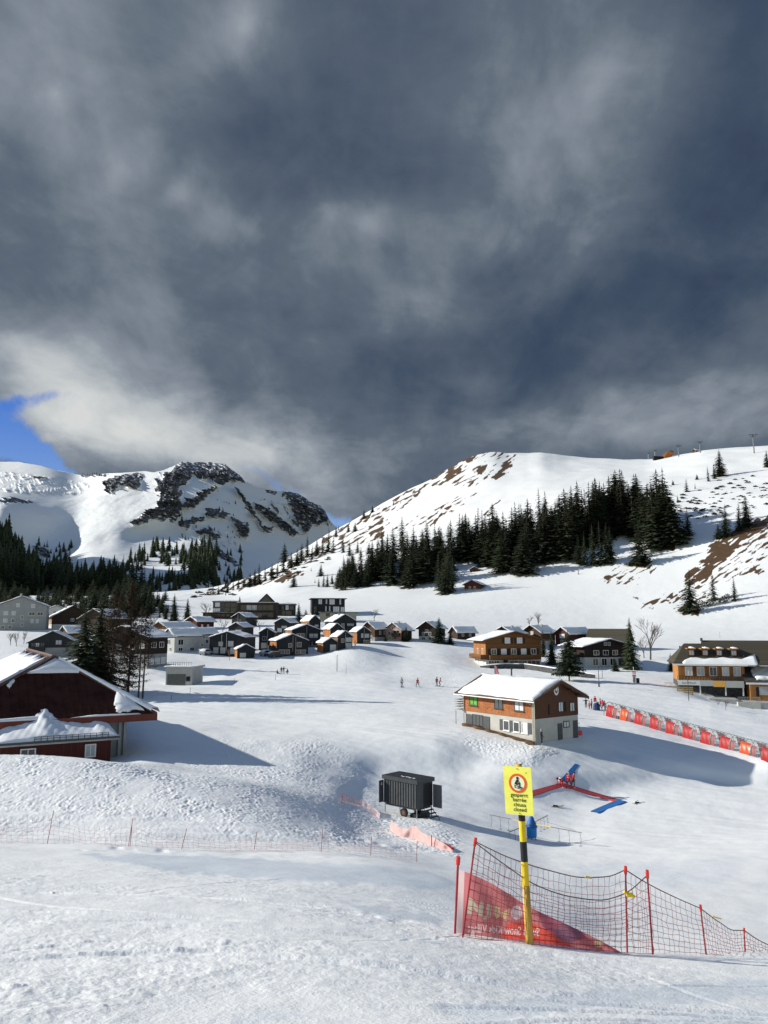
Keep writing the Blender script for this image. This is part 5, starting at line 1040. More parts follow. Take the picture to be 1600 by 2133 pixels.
    for i in range(13):
        x = ax0 + 3.3 + (ax1 - 1.0 - ax0 - 3.3) * i / 12; rl.box(x - .025, x + .025, ay0 - .02, ay0 + .03, az + .06, az + .42)
    for zz in (.40, .22): rl.box(ax0 + 3.25, ax1 - .95, ay0 - .02, ay0 + .03, az + zz, az + zz + .045)
    rl.build('snow_guard', M['dark_metal'], rfo)
red_building()
# --- the brown shingled ski school house
def shingle_house():
    d = 94.5; c = P(1114.4, 1548, d); rz = 37; a = R(rz); w, l = 8.0, 12.2
    fx = Vector((math.cos(a), math.sin(a), 0)); loc = c + fx * (w / 2)
    t = thing('shingle_house', 'two storey house with orange brown shingles over a white ground floor and a snowy roof', 'house', loc, a)
    h, hl, rise = 5.25, 2.75, 1.72; ov = 1.0
    MB().box(-w / 2, w / 2, 0, l, -2, hl).build('ground_floor_wall', M['render'], t)
    up = MB(); up.prism([(-w / 2 - .05, hl + .002), (w / 2 + .05, hl + .002), (w / 2 + .05, h), (0, h + rise), (-w / 2 - .05, h)], -.05, l + .05); up.build('shingled_wall', M['shingle_shaded'], t)
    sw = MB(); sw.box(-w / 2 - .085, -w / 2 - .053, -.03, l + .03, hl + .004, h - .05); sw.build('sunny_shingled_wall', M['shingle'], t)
    tn = rise / (w / 2); xe = w / 2 + ov; ze = h - ov * tn; zr = h + rise
    rb = MB()
    for sg in (-1, 1): rb.prism([(0, zr + .004), (sg * xe, ze + .004), (sg * xe, ze + .2), (0, zr + .21)], -1.0, l + .9)
    ro = rb.build('roof', M['roof_brown'], t)
    bb = MB(); bb.prism([(-xe - .02, ze - .16), (0, zr - .18), (xe + .02, ze - .16), (xe + .02, ze + .23), (0, zr + .24), (-xe - .02, ze + .23)], -1.06, -1.005); bb.build('barge_board', M['brown_wood'], ro)
    for k in (0, .5, -.5, .92, -.92): MB().box(k * w / 2 - .09, k * w / 2 + .09, -.98, 0, h + rise * (1 - abs(k)) - .24, h + rise * (1 - abs(k)) - .03).build('purlin', M['brown_wood'], ro)
    nl = Vector((-rise, 0, w / 2))
    snow_sheet(ro, (.1, -.75, zr + .24), (-xe * 1.0, 0, ze - zr), (0, l + .95, 0), nl, .30, 5, .35); snow_sheet(ro, (0, -.9, zr + .23), (xe * .98, 0, (ze - zr) * .98), (0, l + 1.7, 0), (rise, 0, w / 2), .28, 6, .3)
    gt = MB(); gt.tube([(-xe - .07, -1.0, ze + .02), (-xe - .07, l + .9, ze + .02)], .075, 8); gt.tube([(xe + .07, -1.0, ze + .02), (xe + .07, l + .9, ze + .02)], .075, 8); gt.build('gutter', M['white'], ro)
    dp = MB(); dp.tube([(-xe - .07, .2, ze), (-w / 2 - .2, .1, h - .9), (-w / 2 - .2, .1, .1)], .055, 6); dp.tube([(-xe - .07, l - .1, ze), (-w / 2 - .2, l - .1, h - .8), (-w / 2 - .2, l - .1, .1)], .055, 6); dp.build('downpipe', M['concrete'], t)
    MB().box(-w / 2 - .10, -w / 2 - .004, -.12, .2, -.5, h - .6).build('corner_board', M['cream'], t)
    ch = MB(); ch.tube([(.2, l * .62, zr), (.2, l * .62, zr + 1.15)], .10, 8); ch.tube([(.2, l * .62, zr + 1.15), (.2, l * .62, zr + 1.3)], .17, 8); ch.build('flue', M['dark_metal'], ro)
    TL = Matrix.Translation((-.085, 0, 0)) @ FACE['L'](w, l); TF = Matrix.Translation((0, -.05, 0)) @ FACE['F'](w, l); TG = FACE['L'](w, l); TH = FACE['F'](w, l)
    dk = M['dark_metal']
    window(t, TL, 1.9, hl + .75, 1.5, 1.25, 'green', dk, sill=True); window(t, TL, 6.4, hl + .75, 1.5, 1.25, 'dark', dk, sill=True); window(t, TL, 9.9, hl + .75, 1.6, 1.25, 'curtain', dk, sill=True)
    sh = M['shutter']
    g = MB(); g.T = TG; g.box(.35, 1.5, .005, .07, .15, 2.35); g.build('shutter', sh, t); g = MB(); g.T = TG; g.box(3.55, 4.7, .005, .07, .15, 2.35); g.build('shutter', sh, t)
    window(t, TG, 2.5, .12, 1.95, 2.3, 'dark', dk, bars=2)
    for s0, st in ((7.6, 'dark'), (9.3, 'dark'), (10.6, 'curtain')): window(t, TG, s0, .95, 1.05, 1.25, st, M['white'], bars=0, sill=True)
    for s0 in (6.75, 8.45, 11.45, 9.98): g = MB(); g.T = TG; g.box(s0 - .28, s0 + .28, .005, .06, .95, 2.25); g.build('shutter', sh, t)
    window(t, TF, .75, hl + .55, .95, 1.25, 'curtain', dk); window(t, TF, 2.9, hl + .45, .95, 1.15, 'curtain', dk)
    g = MB(); g.T = TF; g.box(-1.55, -1.3, .005, .05, hl + .35, hl + 1.6); g.build('shutter', M['chalet_dark'], t)
    g = MB(); g.T = TF; g.box(1.3, 1.75, .005, .05, hl + .55, hl + 1.75); g.build('shutter', M['chalet_dark'], t)
    door(t, TH, .55, -.1, .85, 2.05, M['shutter']); door(t, TH, 3.45, -.1, .9, 2.2, M['shutter']); window(t, TH, 1.75, 1.35, 1.1, .8, 'curtain', dk, bars=1)
    # oval emblem under the ridge
    em = MB(); em.T = TF; n = 24
    em.prism([(.0 + .42 * math.cos(i * 6.2832 / n), h + .72 + .62 * math.sin(i * 6.2832 / n)) for i in range(n)], .005, .06); emo = em.build('emblem', M['white'], t)
    e2 = MB(); e2.T = TF
    pts = [(.26 * math.cos(i * 6.2832 / n), h + .74 + .40 * math.sin(i * 6.2832 / n)) for i in range(n)]
    e2.prism(pts, .061, .07); e2.build('emblem_ring', M['shutter'], emo)
    e3 = MB(); e3.T = TF; e3.prism([(.17 * math.cos(i * 6.2832 / n), h + .82 + .2 * math.sin(i * 6.2832 / n)) for i in range(n)], .071, .08); e3.build('emblem_disc', M['white'], emo)
    e4 = MB(); e4.T = TF; e4.box(-.12, .12, .071, .081, h + .46, h + .58); e4.build('emblem_bar', M['red'], emo)
    # balcony with pale rails at the far end, and the porch post
    bl_ = MB(); bl_.box(-w / 2 - .3, -w / 2 + 2.5, l + .06, l + 1.6, hl - .1, hl + .06)
    for k in range(4): bl_.box(-w / 2 - .36, -w / 2 + 2.5, l + 1.55, l + 1.62, hl + .3 + k * .3, hl + .45 + k * .3); bl_.box(-w / 2 - .36, -w / 2 - .30, l + .06, l + 1.55, hl + .3 + k * .3, hl + .45 + k * .3)
    bl_.box(-w / 2 - .3, -w / 2 - .18, l + 1.4, l + 1.52, -1.5, hl - .1); bl_.build('balcony', M['concrete'], t)
    pz = MB(); pz.box(-w / 2 - 1.7, -w / 2 - .01, l - 5.0, l + 2.2, -1.6, .02); pz.build('terrace', M['earth'], t)
    return t, a
SH, SHA = shingle_house()
def earth_strip():
    c = SH.location; a = SHA; fx = Vector((math.cos(a), math.sin(a), 0)); fy = Vector((-math.sin(a), math.cos(a), 0))
    r = random.Random(2); G = []
    for i in range(60):
        y = -.2 + 12.6 * i / 59; row = []
        for j in range(6):
            p = c - fx * (3.98 + (.55 + .25 * math.sin(i * .6) + .12 * r.random()) * j / 5) + fy * y; p.z = gz(p.x, p.y) + (.22 if j < 4 else .05 if j == 4 else -.15) + .06 * r.random(); row.append(p)
        G.append(row)
    o = MB().grid(G).build('soil_strip', M['earth'], smooth=True); o['kind'] = 'structure'
earth_strip()
# --- the restaurant at right
def restaurant():
    d = gd(1470, 1440, 120, 300); d = 165.0; s = d / F
    c = P(1556, 1447, d); rz = -14; a = R(rz)
    t = thing('restaurant', 'long restaurant with dark tiled roof, four dormers, balcony and sun terrace at the right', 'restaurant', c, a)
    # local x to the right, front at y=0; c is the right front corner of the main block at terrace level
    Lm, D = 13.2, 11.0; z1, z2, z3 = 2.55, 3.45, 6.2
    MB().box(-Lm, 0, 1.8, D, -4, z1).build('ground_floor_wall', M['dark_stone'], t)
    MB().box(-Lm, 0, .9, D, z1 + .002, z3).build('upper_wall', M['honey'], t)
    MB().box(.003, .12, .8, D, z1 - .3, z3 + 2).build('gable_wall', M['brown_wood_d'], t)
    pz = MB(); pz.prism([(.3, z3 - .1), (D * .52, z3 + 4.6), (D + .5, z3 - .1)], .125, .16, 'x'); pz.build('gable_boarding', M['brown_wood_d'], t)
    TF = Matrix.Translation((0, .9, 0)) @ FACE['F'](1, 1)
    for x, st in ((-11.1, 'curtain'), (-8.7, 'blind'), (-6.2, 'dark'), (-3.7, 'curtain'), (-1.5, 'blind')):
        window(t, TF, x, z2 + .25, 1.5, 1.9, st, M['white'], bars=1)
        for sg in (-1, 1):
            sb = MB(); sb.T = TF; q = x + sg * 1.15; sb.box(q - .36, q + .36, .006, .07, z2 + .2, z2 + 2.2); sb.build('shutter', M['orange_wood'], t)
    # balcony
    MB().box(-Lm - .4, -.6, -.9, .89, z1 + .05, z1 + .25).build('balcony_floor', M['concrete'], t)
    bf = MB(); bf.box(-Lm - .4, -3.0 - 6.2, -1.02, -.905, z1 - .75, z1 + .25); bf.build('name_board', M['white'], t)
    MB().box(-9.19, -6.6, -1.02, -.905, z1 - .85, z1 + .25).build('balcony_apron', M['white_render'], t)
    MB().box(-6.59, -4.2, -1.03, -.905, z1 - 1.0, z1 + .25).build('orange_banner', mat('orange_banner', (.80, .42, .10), .6, .06, 2), t)
    MB().box(-4.19, -.6, -1.02, -.905, z1 - 1.1, z1 + .25).build('balcony_apron', M['white_render'], t)
    rl = MB()
    for i in range(44): x = -Lm - .4 + (Lm - .2) * i / 43; rl.box(x - .04, x + .04, -.99, -.95, z1 + .26, z1 + 1.15)
    rl.box(-Lm - .4, -.6, -1.0, -.94, z1 + 1.15, z1 + 1.22); rl.build('balcony_railing', M['dark_wood2'], t)
    for x in (-9.2, -4.2, -.8): MB().box(x - .12, x + .12, -.85, -.6, -.2, z1 + .04).build('balcony_post', M['white'], t)
    # roof: front slope with a broken ridge line
    yr, zr = D * .52, z3 + 4.7; ze = z3 - .15
    rb = MB(); rb.prism([(-.9, ze), (yr, zr), (D + .9, ze), (D + .9, ze + .18), (yr, zr + .2), (-.9, ze + .18)], -7.5, 8.5, 'x')
    rb.face((-Lm - 1.2, -.9, ze + .18), (-7.5, -.9, ze + .18), (-7.5, yr * .93, zr * .955), (-11.2, yr * .93, zr * .955)); rb.face((-Lm - 1.2, -.9, ze + .18), (-11.2, yr * .93, zr * .955), (-Lm - 1.2, D + .9, ze + .18)); rb.face((-11.2, yr * .93, zr * .955), (-7.5, yr * .93, zr * .955), (-7.5, D + .9, ze + .18), (-Lm - 1.2, D + .9, ze + .18))
    ro = rb.build('roof', M['roof_tile'], t)
    MB().box(-Lm - 1.2, .4, -1.0, -.905, ze - .15, ze + .2).build('eaves_gutter', M['white'], ro)
    sn = (zr - ze) / (yr + .9); G = []; n1 = 40
    for i in range(n1 + 1):
        x = -Lm + .8 + (Lm + 1.6) * i / n1; row = []; top = 1.75 + .18 * math.sin(i * .35) + .08 * math.sin(i * .9) + (1.0 if i > n1 - 8 else 0) * (i - n1 + 8) / 8
        if i < 5: top *= .35 + .13 * i
        for j in range(9):
            f = j / 8; y = -.98 + (top) * f; row.append((x, y, ze + .18 + sn * (y + .9) + (.0 if j in (0, 8) or i in (0, n1) else (.46 + .05 * math.sin(i * .5)) * math.sin(math.pi * min(1, f * .9 + .10)))))
        G.append(row)
    MB().grid(G).build('snow_bank', M['rsnow'], ro, smooth=True)
    for x in (-10.3, -7.5, -4.7, -1.8):
        y0 = 1.15; z0 = ze + .18 + sn * (y0 + .9)
        dm = MB(); dm.box(x - .72, x + .72, y0 + .15, y0 + 3.4, z0 - .3, z0 + 1.55); do = dm.build('dormer', M['dark_wood2'], ro)
        window(do, Matrix.Translation((0, y0 + .15, 0)) @ FACE['F'](1, 1), x, z0 + .25, 1.05, 1.1, 'blind', M['honey'], bars=1)
        MB().box(x - .9, x + .9, y0 - .45, y0 + 3.7, z0 + 1.554, z0 + 1.74).build('dormer_roof', M['honey'], do)
        snow_sheet(do, (x - .2, y0 - .2, z0 + 1.745), (1.05, 0, 0), (0, 3.8, .12), (0, 0, 1), .2, 3 + int(x * 10), .1)
    MB().box(-7.7, -7.3, yr - .5, yr + .3, zr, zr + .7).build('chimney', M['dark_stone'], ro)
    # lower wing at right, with garage-like shutter
    MB().box(.4, 9, -1.5, 4, -4, 2.6).build('side_wing_wall', M['honey'], t)
    wr = MB(); wr.prism([(-2.5, 2.45), (-2.5, 2.62), (4.4, 5.7), (4.4, 5.5)], -.5, 9.5, 'x'); wro = wr.build('side_wing_roof', M['roof_dark'], t)
    snow_sheet(wro, (1.6, -1.5, 3.08), (7.6, 0, 0), (0, 5.4, 2.4), (0, -.4, .9), .5, 8, .8)
    MB().box(-.5, 9.5, -2.62, -2.505, 2.3, 2.66).build('wing_gutter', M['white'], wro)
    g = MB(); g.T = Matrix.Translation((0, -1.5, 0)) @ FACE['F'](1, 1); g.box(2.1, 4.7, .005, .07, .1, 1.85); g.build('roller_blind', M['blind'], t)
    g = MB(); g.T = Matrix.Translation((0, -1.5, 0)) @ FACE['F'](1, 1); g.box(1.5, 2.05, .005, .09, -.2, 1.7); g.build('door', M['dark_wood'], t)
    # terrace wall and lower concrete storey
    MB().box(-8.2, -2.6, -5.2, -.2, -5.5, -.6).build('terrace_floor', M['concrete'], t)
    MB().box(-3.0, 1.2, -6.6, -1.6, -5.5, -1.0).build('terrace_wall', M['render'], t)
    MB().box(1.22, 9.2, -6.3, -1.6, -5.5, -1.05).build('lower_storey_wall', M['concrete'], t)
    g = MB(); g.T = Matrix.Translation((0, -6.3, 0)) @ FACE['F'](1, 1); g.box(2.2, 3.2, .005, .06, -3.6, -2.3); g.build('window', M['glass'], t)
    g = MB(); g.T = Matrix.Translation((0, -6.3, 0)) @ FACE['F'](1, 1); g.box(5.2, 6.6, .005, .06, -5, -2.4); g.build('cellar_door', M['shutter'], t)
    g = MB(); g.T = Matrix.Translation((0, -6.6, 0)) @ FACE['F'](1, 1); g.box(-1.6, -.2, .005, .06, -3.2, -2.1); g.build('window', M['glass'], t)
    tr = MB()
    for i in range(15): x = -2.95 + 4.1 * i / 14; tr.box(x - .03, x + .03, -6.55, -6.5, -.99, 0)
    tr.box(-3, 1.2, -6.56, -6.49, 0, .07); tr.build('terrace_railing', M['metal'], t)
    MB().box(-Lm - 3.2, -Lm - .2, -1.0, 3.2, -4, 1.3).build('side_terrace_wall', M['white_render'], t)
    tr = MB()
    for i in range(13): x = -Lm - 3.2 + 3.0 * i / 12; tr.box(x - .025, x + .025, -.98, -.93, 1.302, 2.2)
    tr.box(-Lm - 3.2, -Lm - .2, -.985, -.925, 2.2, 2.27); tr.build('side_railing', M['metal'], t)
    # lettering on the name board
    vs, fs = text_pts('zum Hirsch', .62); mb = MB()
    for q in vs: mb.v.append((-11.4 + q.x, -1.035, z1 - .45 + q.y))
    mb.f = fs; mb.mi = [0] * len(fs); mb.build('lettering', M['black'], t)
    # things standing on the terrace
    pf = thing('slat_fence', 'yellow wooden slat fence in front of the restaurant terrace', 'fence', P(1427, 1438, d - 3), R(-10))
    for k in range(5): MB().box(-1.6, 1.6, -.03, .03, -.9 + k * .34, -.9 + k * .34 + .24).build('slat_board', M['yellow_wood'], pf)
    for x in (-1.5, 0, 1.5): MB().box(x - .05, x + .05, .035, .12, -2, .85).build('post', M['brown_wood'], pf)
M['yellow_wood'] = plank_mat('yellow_pine', (.62, .40, .14), .3, False, .2)
restaurant()
# ------------------------------------------------------------------ trees standing among the houses
def near_spruce(seed, rad, whorls, nb, droop, gap, base, m, name='spruce_tree'):
    t = thing(name, 'x', 'tree')
    spruce_crown(seed, 1.0, rad, whorls, nb, droop, base, gap, 1.0).build('crown', M[m], t)
    MB().tube([(0, 0, -.08), (0, 0, .35), (0, 0, .97)], [.016, .012, .002], 7, cap=False).build('trunk', M['bark'], t)
    return t
def place(u, v, hpx, proto, label, first, group, wide=1.0, dmin=90, dmax=420, sink=.3, d=None):
    d = d or gd(u, v, dmin, dmax); p = P(u, v, d); p.z -= sink; h = hpx * d / F; s = (h * wide, h * wide, h)
    if first: proto.location = p; proto.scale = s; proto['label'] = label; proto['group'] = group; return proto
    return dup(proto, p, rnd.uniform(0, 6), label, s, group)
GT = 'conifers among the houses'
pa = near_spruce(21, .19, 40, 12, .45, .02, .03, 'spruce'); pb = near_spruce(22, .27, 34, 12, .32, .04, .04, 'spruce_l'); pc = near_spruce(23, .15, 36, 12, .5, .0, .0, 'spruce'); pd = near_spruce(24, .30, 30, 11, .2, .05, .16, 'spruce')
place(170, 1452, 184, pa, 'tall broad green spruce directly behind the red roofed building', True, GT, 2.0)
for u, v, h, w, lb in ((203, 1440, 200, 1.5, 'darker tall spruce right behind the broad green one'), (362, 1293, 58, 1.25, 'biggest spruce of the group on the mound left of the hotel'), (390, 1290, 46, 1.2, 'spruce to the right of the biggest one left of the hotel'), (306, 1284, 44, 1.1, 'slim spruce behind the orange gabled chalet'),
    (345, 1290, 36, 1.0, 'small spruce at the left of the trio by the hotel'), (622, 1300, 46, 1.2, 'dark spruce between the square hotel wing and the timber houses'), (656, 1304, 42, .8, 'dark narrow spruce at the corner of the black hotel block'), (499, 1266, 26, 1.3, 'little spruce poking above the hotel roofs'), (1315, 1394, 108, 1.15, 'tall dark spruce at the right end of the black and white chalet'), (1150, 1384, 72, 1.1, 'dark spruce beside the right gable end of the big brown chalet')):
    place(u, v, h, pa, lb, False, GT, w)
place(915, 1340, 56, pb, 'broad bushy spruce with loose tiers between two chalets', True, GT, 1.25)
place(1282, 1398, 30, pb, 'low dark fir bush beside the tall spruce by the chalet door', False, GT, 1.4)
place(1132, 1368, 58, pc, 'dark narrow column of conifer behind the big brown chalet', True, GT, 1.3)
for u, v, h, w, lb in ((1398, 1397, 38, 1.9, 'neat dark cone shaped conifer left of the restaurant terrace'), (1414, 1394, 17, 2.4, 'small round conifer at the foot of the white flagpole'), (938, 1342, 32, 2.6, 'dark rounded conifer in front of the long barn'), (846, 1336, 34, 2.3, 'dark bushy conifer at the right of the pinkish chalet'), (637, 1296, 28, 2.8, 'rounded dark conifer left of the black hotel block'), (803, 1336, 14, 3.0, 'small round bush at the corner of the pinkish chalet')):
    place(u, v, h, pc, lb, False, GT, w)
place(1186, 1419, 104, pd, 'big loose pine with a bare trunk in front of the chalets', True, GT, 1.05, sink=.1)
# larches: bare, brown, feathery
def larch(seed, h, rad, n, base, bark='bark', sparse=1.0, green=0.0, right=False):
    r = random.Random(seed); t = thing('larch_tree', 'x', 'tree'); mb = MB()
    for i in range(n):
        f = r.random() ** .9; z = h * (base + (1 - base) * f); an = r.random() * 6.283
        if right: an = r.gauss(0, 1.1)
        L_ = rad * h * ((1 - f) ** .7 * r.uniform(.5, 1.15) + .05); dx, dy = math.cos(an), math.sin(an)
        pts = [Vector((dx * L_ * q, dy * L_ * q, z - L_ * .18 * q + L_ * .22 * q * q)) for q in (0, .35, .7, 1)]
        mb.tube(pts, [.028, .018, .010, .004], 3, cap=False)
        for k in range(int(9 * sparse)):
            q = r.uniform(.2, 1); p = pts[0].lerp(pts[3], q); p.z = z - L_ * .18 * q + L_ * .22 * q * q; hl = r.uniform(.15, .55); sd = r.uniform(-.35, .35); w = r.uniform(.03, .07)
            e = Vector((-dy * sd + dx * .1, dx * sd + dy * .1, -hl)); o = Vector((-dy, dx, 0)) * w
            mb.face(p - o, p + o, p + e); 
            if r.random() < .5: mb.face(p - Vector((dx, dy, 0)) * w, p + Vector((dx, dy, 0)) * w, p + e * .8)
    mb.build('crown', M['larch'], t)
    tb = MB(); tb.tube([(0, 0, -.8), (.02 * h * .3, 0, h * .35), (0, 0, h * .7), (0, 0, h)], [.011 * h, .009 * h, .005 * h, .0015 * h], 7, cap=False); tb.build('trunk', M[bark], t)
    return t
def put_larch(u, v, hpx, seed, rad, n, base, label, **kw):
    d = gd(u, v, 90, 400); t = larch(seed, hpx * d / F, rad, n, base, **kw); t.location = P(u, v, d); t['label'] = label; t['group'] = 'bare larches behind the red roofed building'
put_larch(230, 1448, 215, 1, .21, 420, .10, 'leftmost of the bare brown larches, with wide feathery boughs')
put_larch(266, 1452, 235, 2, .17, 620, .06, 'densest bare larch, a thick brown column beside twin grey trunks', sparse=1.7)
put_larch(288, 1457, 190, 3, .16, 150, .40, 'left of the two thin grey larch trunks', sparse=.8)
put_larch(297, 1454, 182, 4, .19, 150, .33, 'right of the two thin grey larch trunks, boughs reaching over the garage', sparse=.8, right=True)
put_larch(246, 1380, 140, 5, .19, 320, .12, 'slender larch in front of the dark brown shaded house')
def bare_tree(seed, h, depth=5, spread=.5, m='bark_grey', col='leafless tree'):
    r = random.Random(seed); t = thing('bare_tree', 'x', 'tree'); tr, cr = MB(), MB()
    def grow(p, d, L_, rad, k):
        q = p + d * L_; mid = p.lerp(q, .5) + Vector((r.uniform(-1, 1), r.uniform(-1, 1), 0)) * L_ * .06
        (tr if k < 2 else cr).tube([p, mid, q], [rad, rad * .85, rad * .68], 6 if k < 2 else 3, cap=False)
        if k >= depth: return
        for i in range(3 if k else 4):
            ax = Vector((r.uniform(-1, 1), r.uniform(-1, 1), r.uniform(-.2, .5))).normalized(); nd = (d + ax * spread * r.uniform(.6, 1.3)).normalized(); nd.z = max(nd.z, .05); grow(p.lerp(q, r.uniform(.45, 1)) if i else q, nd.normalized(), L_ * r.uniform(.58, .82), rad * r.uniform(.5, .68), k + 1)
    grow(Vector((0, 0, -.3)), Vector((0, 0, 1)), h * .30, h * .018, 0)
    tr.build('trunk', M[m], t); cr.build('crown', M[m], t)
    return t
def put_bare(u, v, hpx, seed, label, depth=5, dmax=420, spread=.5):
    d = gd(u, v, 90, dmax); t = bare_tree(seed, hpx * d / F, depth, spread); t.location = P(u, v, d); t['label'] = label; t['group'] = 'leafless trees in the village'
for a in ((780, 1294, 34, 1, 'bare tree rising behind the first brown chalet'), (1355, 1374, 104, 2, 'tallest leafless tree, right of the tall spruce by the black and white chalet'), (1342, 1370, 60, 3, 'shorter bare tree left of the tallest leafless one'), (1122, 1312, 46, 4, 'bare tree behind the chalet with the lit gable window'), (1103, 1310, 34, 5, 'thin bare tree just left of the one behind the lit gable'), (1080, 1322, 26, 6, 'small bare tree behind the left roofs near the big brown chalet'),
    (430, 1290, 48, 7, 'bare tree at the left end of the hotel terrace'), (464, 1324, 40, 8, 'bare sapling left of the stacked pair of dark houses'), (541, 1316, 34, 9, 'bare tree on the slope under the long hotel wing'), (478, 1376, 30, 10, 'bare bush before the largest dark timber house'), (738, 1354, 26, 11, 'brown leafless bush before the narrow dark house'),
    (22, 1344, 36, 12, 'leftmost bare sapling in the snowy garden below the apartment house'), (34, 1346, 40, 13, 'second bare sapling from the left below the apartment house'), (50, 1342, 34, 14, 'third bare sapling from the left below the apartment house'), (316, 1330, 60, 15, 'thin leafless tree behind the wide brown house'), (1496, 1468, 22, 16, 'bare shrub on the snow bank below the restaurant'), (1512, 1480, 30, 17, 'leaning bare shrub by the restaurant terrace wall')): put_bare(*a)
# hedge and mound plants on the right slope
def hedge():
    r = random.Random(8); d = gd(1475, 1262, 250, 420); o = P(1478, 1258, d); mb = MB()
    for i in range(900):
        x = r.uniform(-6.5, 9); c = Vector((x, r.uniform(-1.6, 1.6), r.uniform(-.5, 2.0 + .6 * math.sin(x)) + x * .22)); q = Vector((r.uniform(-1, 1), r.uniform(-1, 1), r.uniform(-1, 1))).normalized() * .5; e = q.orthogonal().normalized() * .3
        mb.face(c - e, c + e, c + q)
    h = mb.build('hedge', M['shrub'], loc=o); tag(h, 'dark evergreen hedge beside the snow dusted spruce on the right slope', 'hedge')
hedge()
# ------------------------------------------------------------------ warning sign
def sign():
    b = P(1103, 1968, 12.15); top = P(1080.5, 1592, 12.15); ax = top - b; Lp = ax.length
    t = thing('closed_sign', 'yellow closed sign with red ring on a leaning black and yellow banded pole', 'sign', b)
    t.rotation_euler = (0, math.atan2(ax.x, ax.z), R(0))
    f = lambda v: (1968 - v) / (1968 - 1592) * Lp
    pole = MB(); r0 = .058
    segs = [(2040, 1846, 2), (1846, 1797, 0), (1797, 1755, 1), (1755, 1712, 0), (1712, 1690, 1), (1690, 1603, 0), (1603, 1592, 2)]
    for a, c, mi in segs: pole.cur = mi; pole.tube([(0, 0, f(a)), (0, 0, f(c))], [r0 * (1 - .18 * f(a) / Lp), r0 * (1 - .18 * f(c) / Lp)], 16, cap=(mi == 2))
    pole.build('pole', [M['yellow'], M['black'], mat('worn_yellow_wood', (.56, .34, .07), .7, .2, 5, stretch=(3, 3, .5))], t, smooth=True)
    pb_ = t
    cx, cz = .0, f(1646); w, h = .445, .70; y = -.085
    board = MB(); G = []
    r = .02
    for sx, sz, a0 in ((1, 1, 0), (-1, 1, 90), (-1, -1, 180), (1, -1, 270)):
        for k in range(4): an = R(a0 + 30 * k); G.append((cx + sx * (w / 2 - r) + r * math.cos(an), cz + sz * (h / 2 - r) + r * math.sin(an)))
    board.prism(G, y, y + .006); bo = board.build('sign_board', mat('sign_yellow', (.82, .80, .13), .45, .04, 6), t); bo.rotation_euler = (0, 0, R(-30))
    ring = MB(); n = 40; rc = cz + .108
    def circ(rad, k): return (cx + rad * math.cos(k * 2 * math.pi / n), rc + rad * math.sin(k * 2 * math.pi / n))
    for k in range(n):
        a, b2, c, d2 = circ(.140, k), circ(.140, k + 1), circ(.106, k + 1), circ(.106, k)
        ring.prism([a, b2, c, d2], y - .006, y - .001)
    ring.build('red_ring', mat('sign_red', (.72, .10, .02), .45, .04, 5), bo)
    disc = MB(); disc.prism([circ(.1065, k) for k in range(n)], y - .004, y - .001); disc.build('pale_disc', mat('sign_pale', (.78, .80, .55), .5, .03, 4), bo)
    fg = MB(); q = lambda pts: fg.prism([(cx + a, rc + b2) for a, b2 in pts], y - .010, y - .0045)
    q([(.0 + .020 * math.cos(k * .6283), .076 + .020 * math.sin(k * .6283)) for k in range(10)])          # head
    q([(-.018, .052), (.012, .056), (.016, .03), (-.022, -.018), (-.052, -.012)])                              # body
    q([(-.046, -.004), (-.02, -.028), (.036, -.006), (.030, .010), (-.01, -.004)])                              # thigh
    q([(.026, .010), (.040, -.004), (.034, -.052), (.054, -.056), (.054, -.066), (.018, -.066)])               # shin and boot
    q([(.004, .034), (.016, .030), (.040, .004), (.034, -.002)])                                               # arm
    q([(-.062, -.024), (-.062, -.031), (.052, -.058), (.058, -.052)])                                          # sledge seat
    q([(-.056, -.056), (-.056, -.063), (.042, -.088), (.066, -.076), (.072, -.052), (.064, -.052), (.058, -.072), (.042, -.080)])
    q([(-.05, -.03), (-.044, -.03), (-.044, -.062), (-.05, -.062)]); q([(.0, -.042), (.006, -.042), (.006, -.076), (0, -.076)])
    fg.build('sledge_pictogram', M['black'], bo)
    tx = MB()
    for body, zz in (('gesperrt', -.088), ('barrée', -.158), ('chiusa', -.228), ('closed', -.298)):
        vs, fs = text_pts(body, .080, .0008); i0 = len(tx.v)
        for p in vs: tx.v.append((cx + .012 + p.x, y - .004, cz + zz + p.y))
        for q_ in fs: tx.f.append(tuple(i0 + i for i in q_)); tx.mi.append(0)
    vs, fs = text_pts('A', .035); i0 = len(tx.v)
    for p in vs: tx.v.append((cx + .14 + p.x, y - .004, cz + .255 + p.y))
    for q_ in fs: tx.f.append(tuple(i0 + i for i in q_)); tx.mi.append(0)
    tx.build('lettering', M['black'], bo)
    bt = MB()
    for zz in (.318, -.325): bt.tube([(cx, y - .012, cz + zz), (cx, y + .03, cz + zz)], .008, 8)
    bt.build('bolt', M['metal'], bo)
sign()
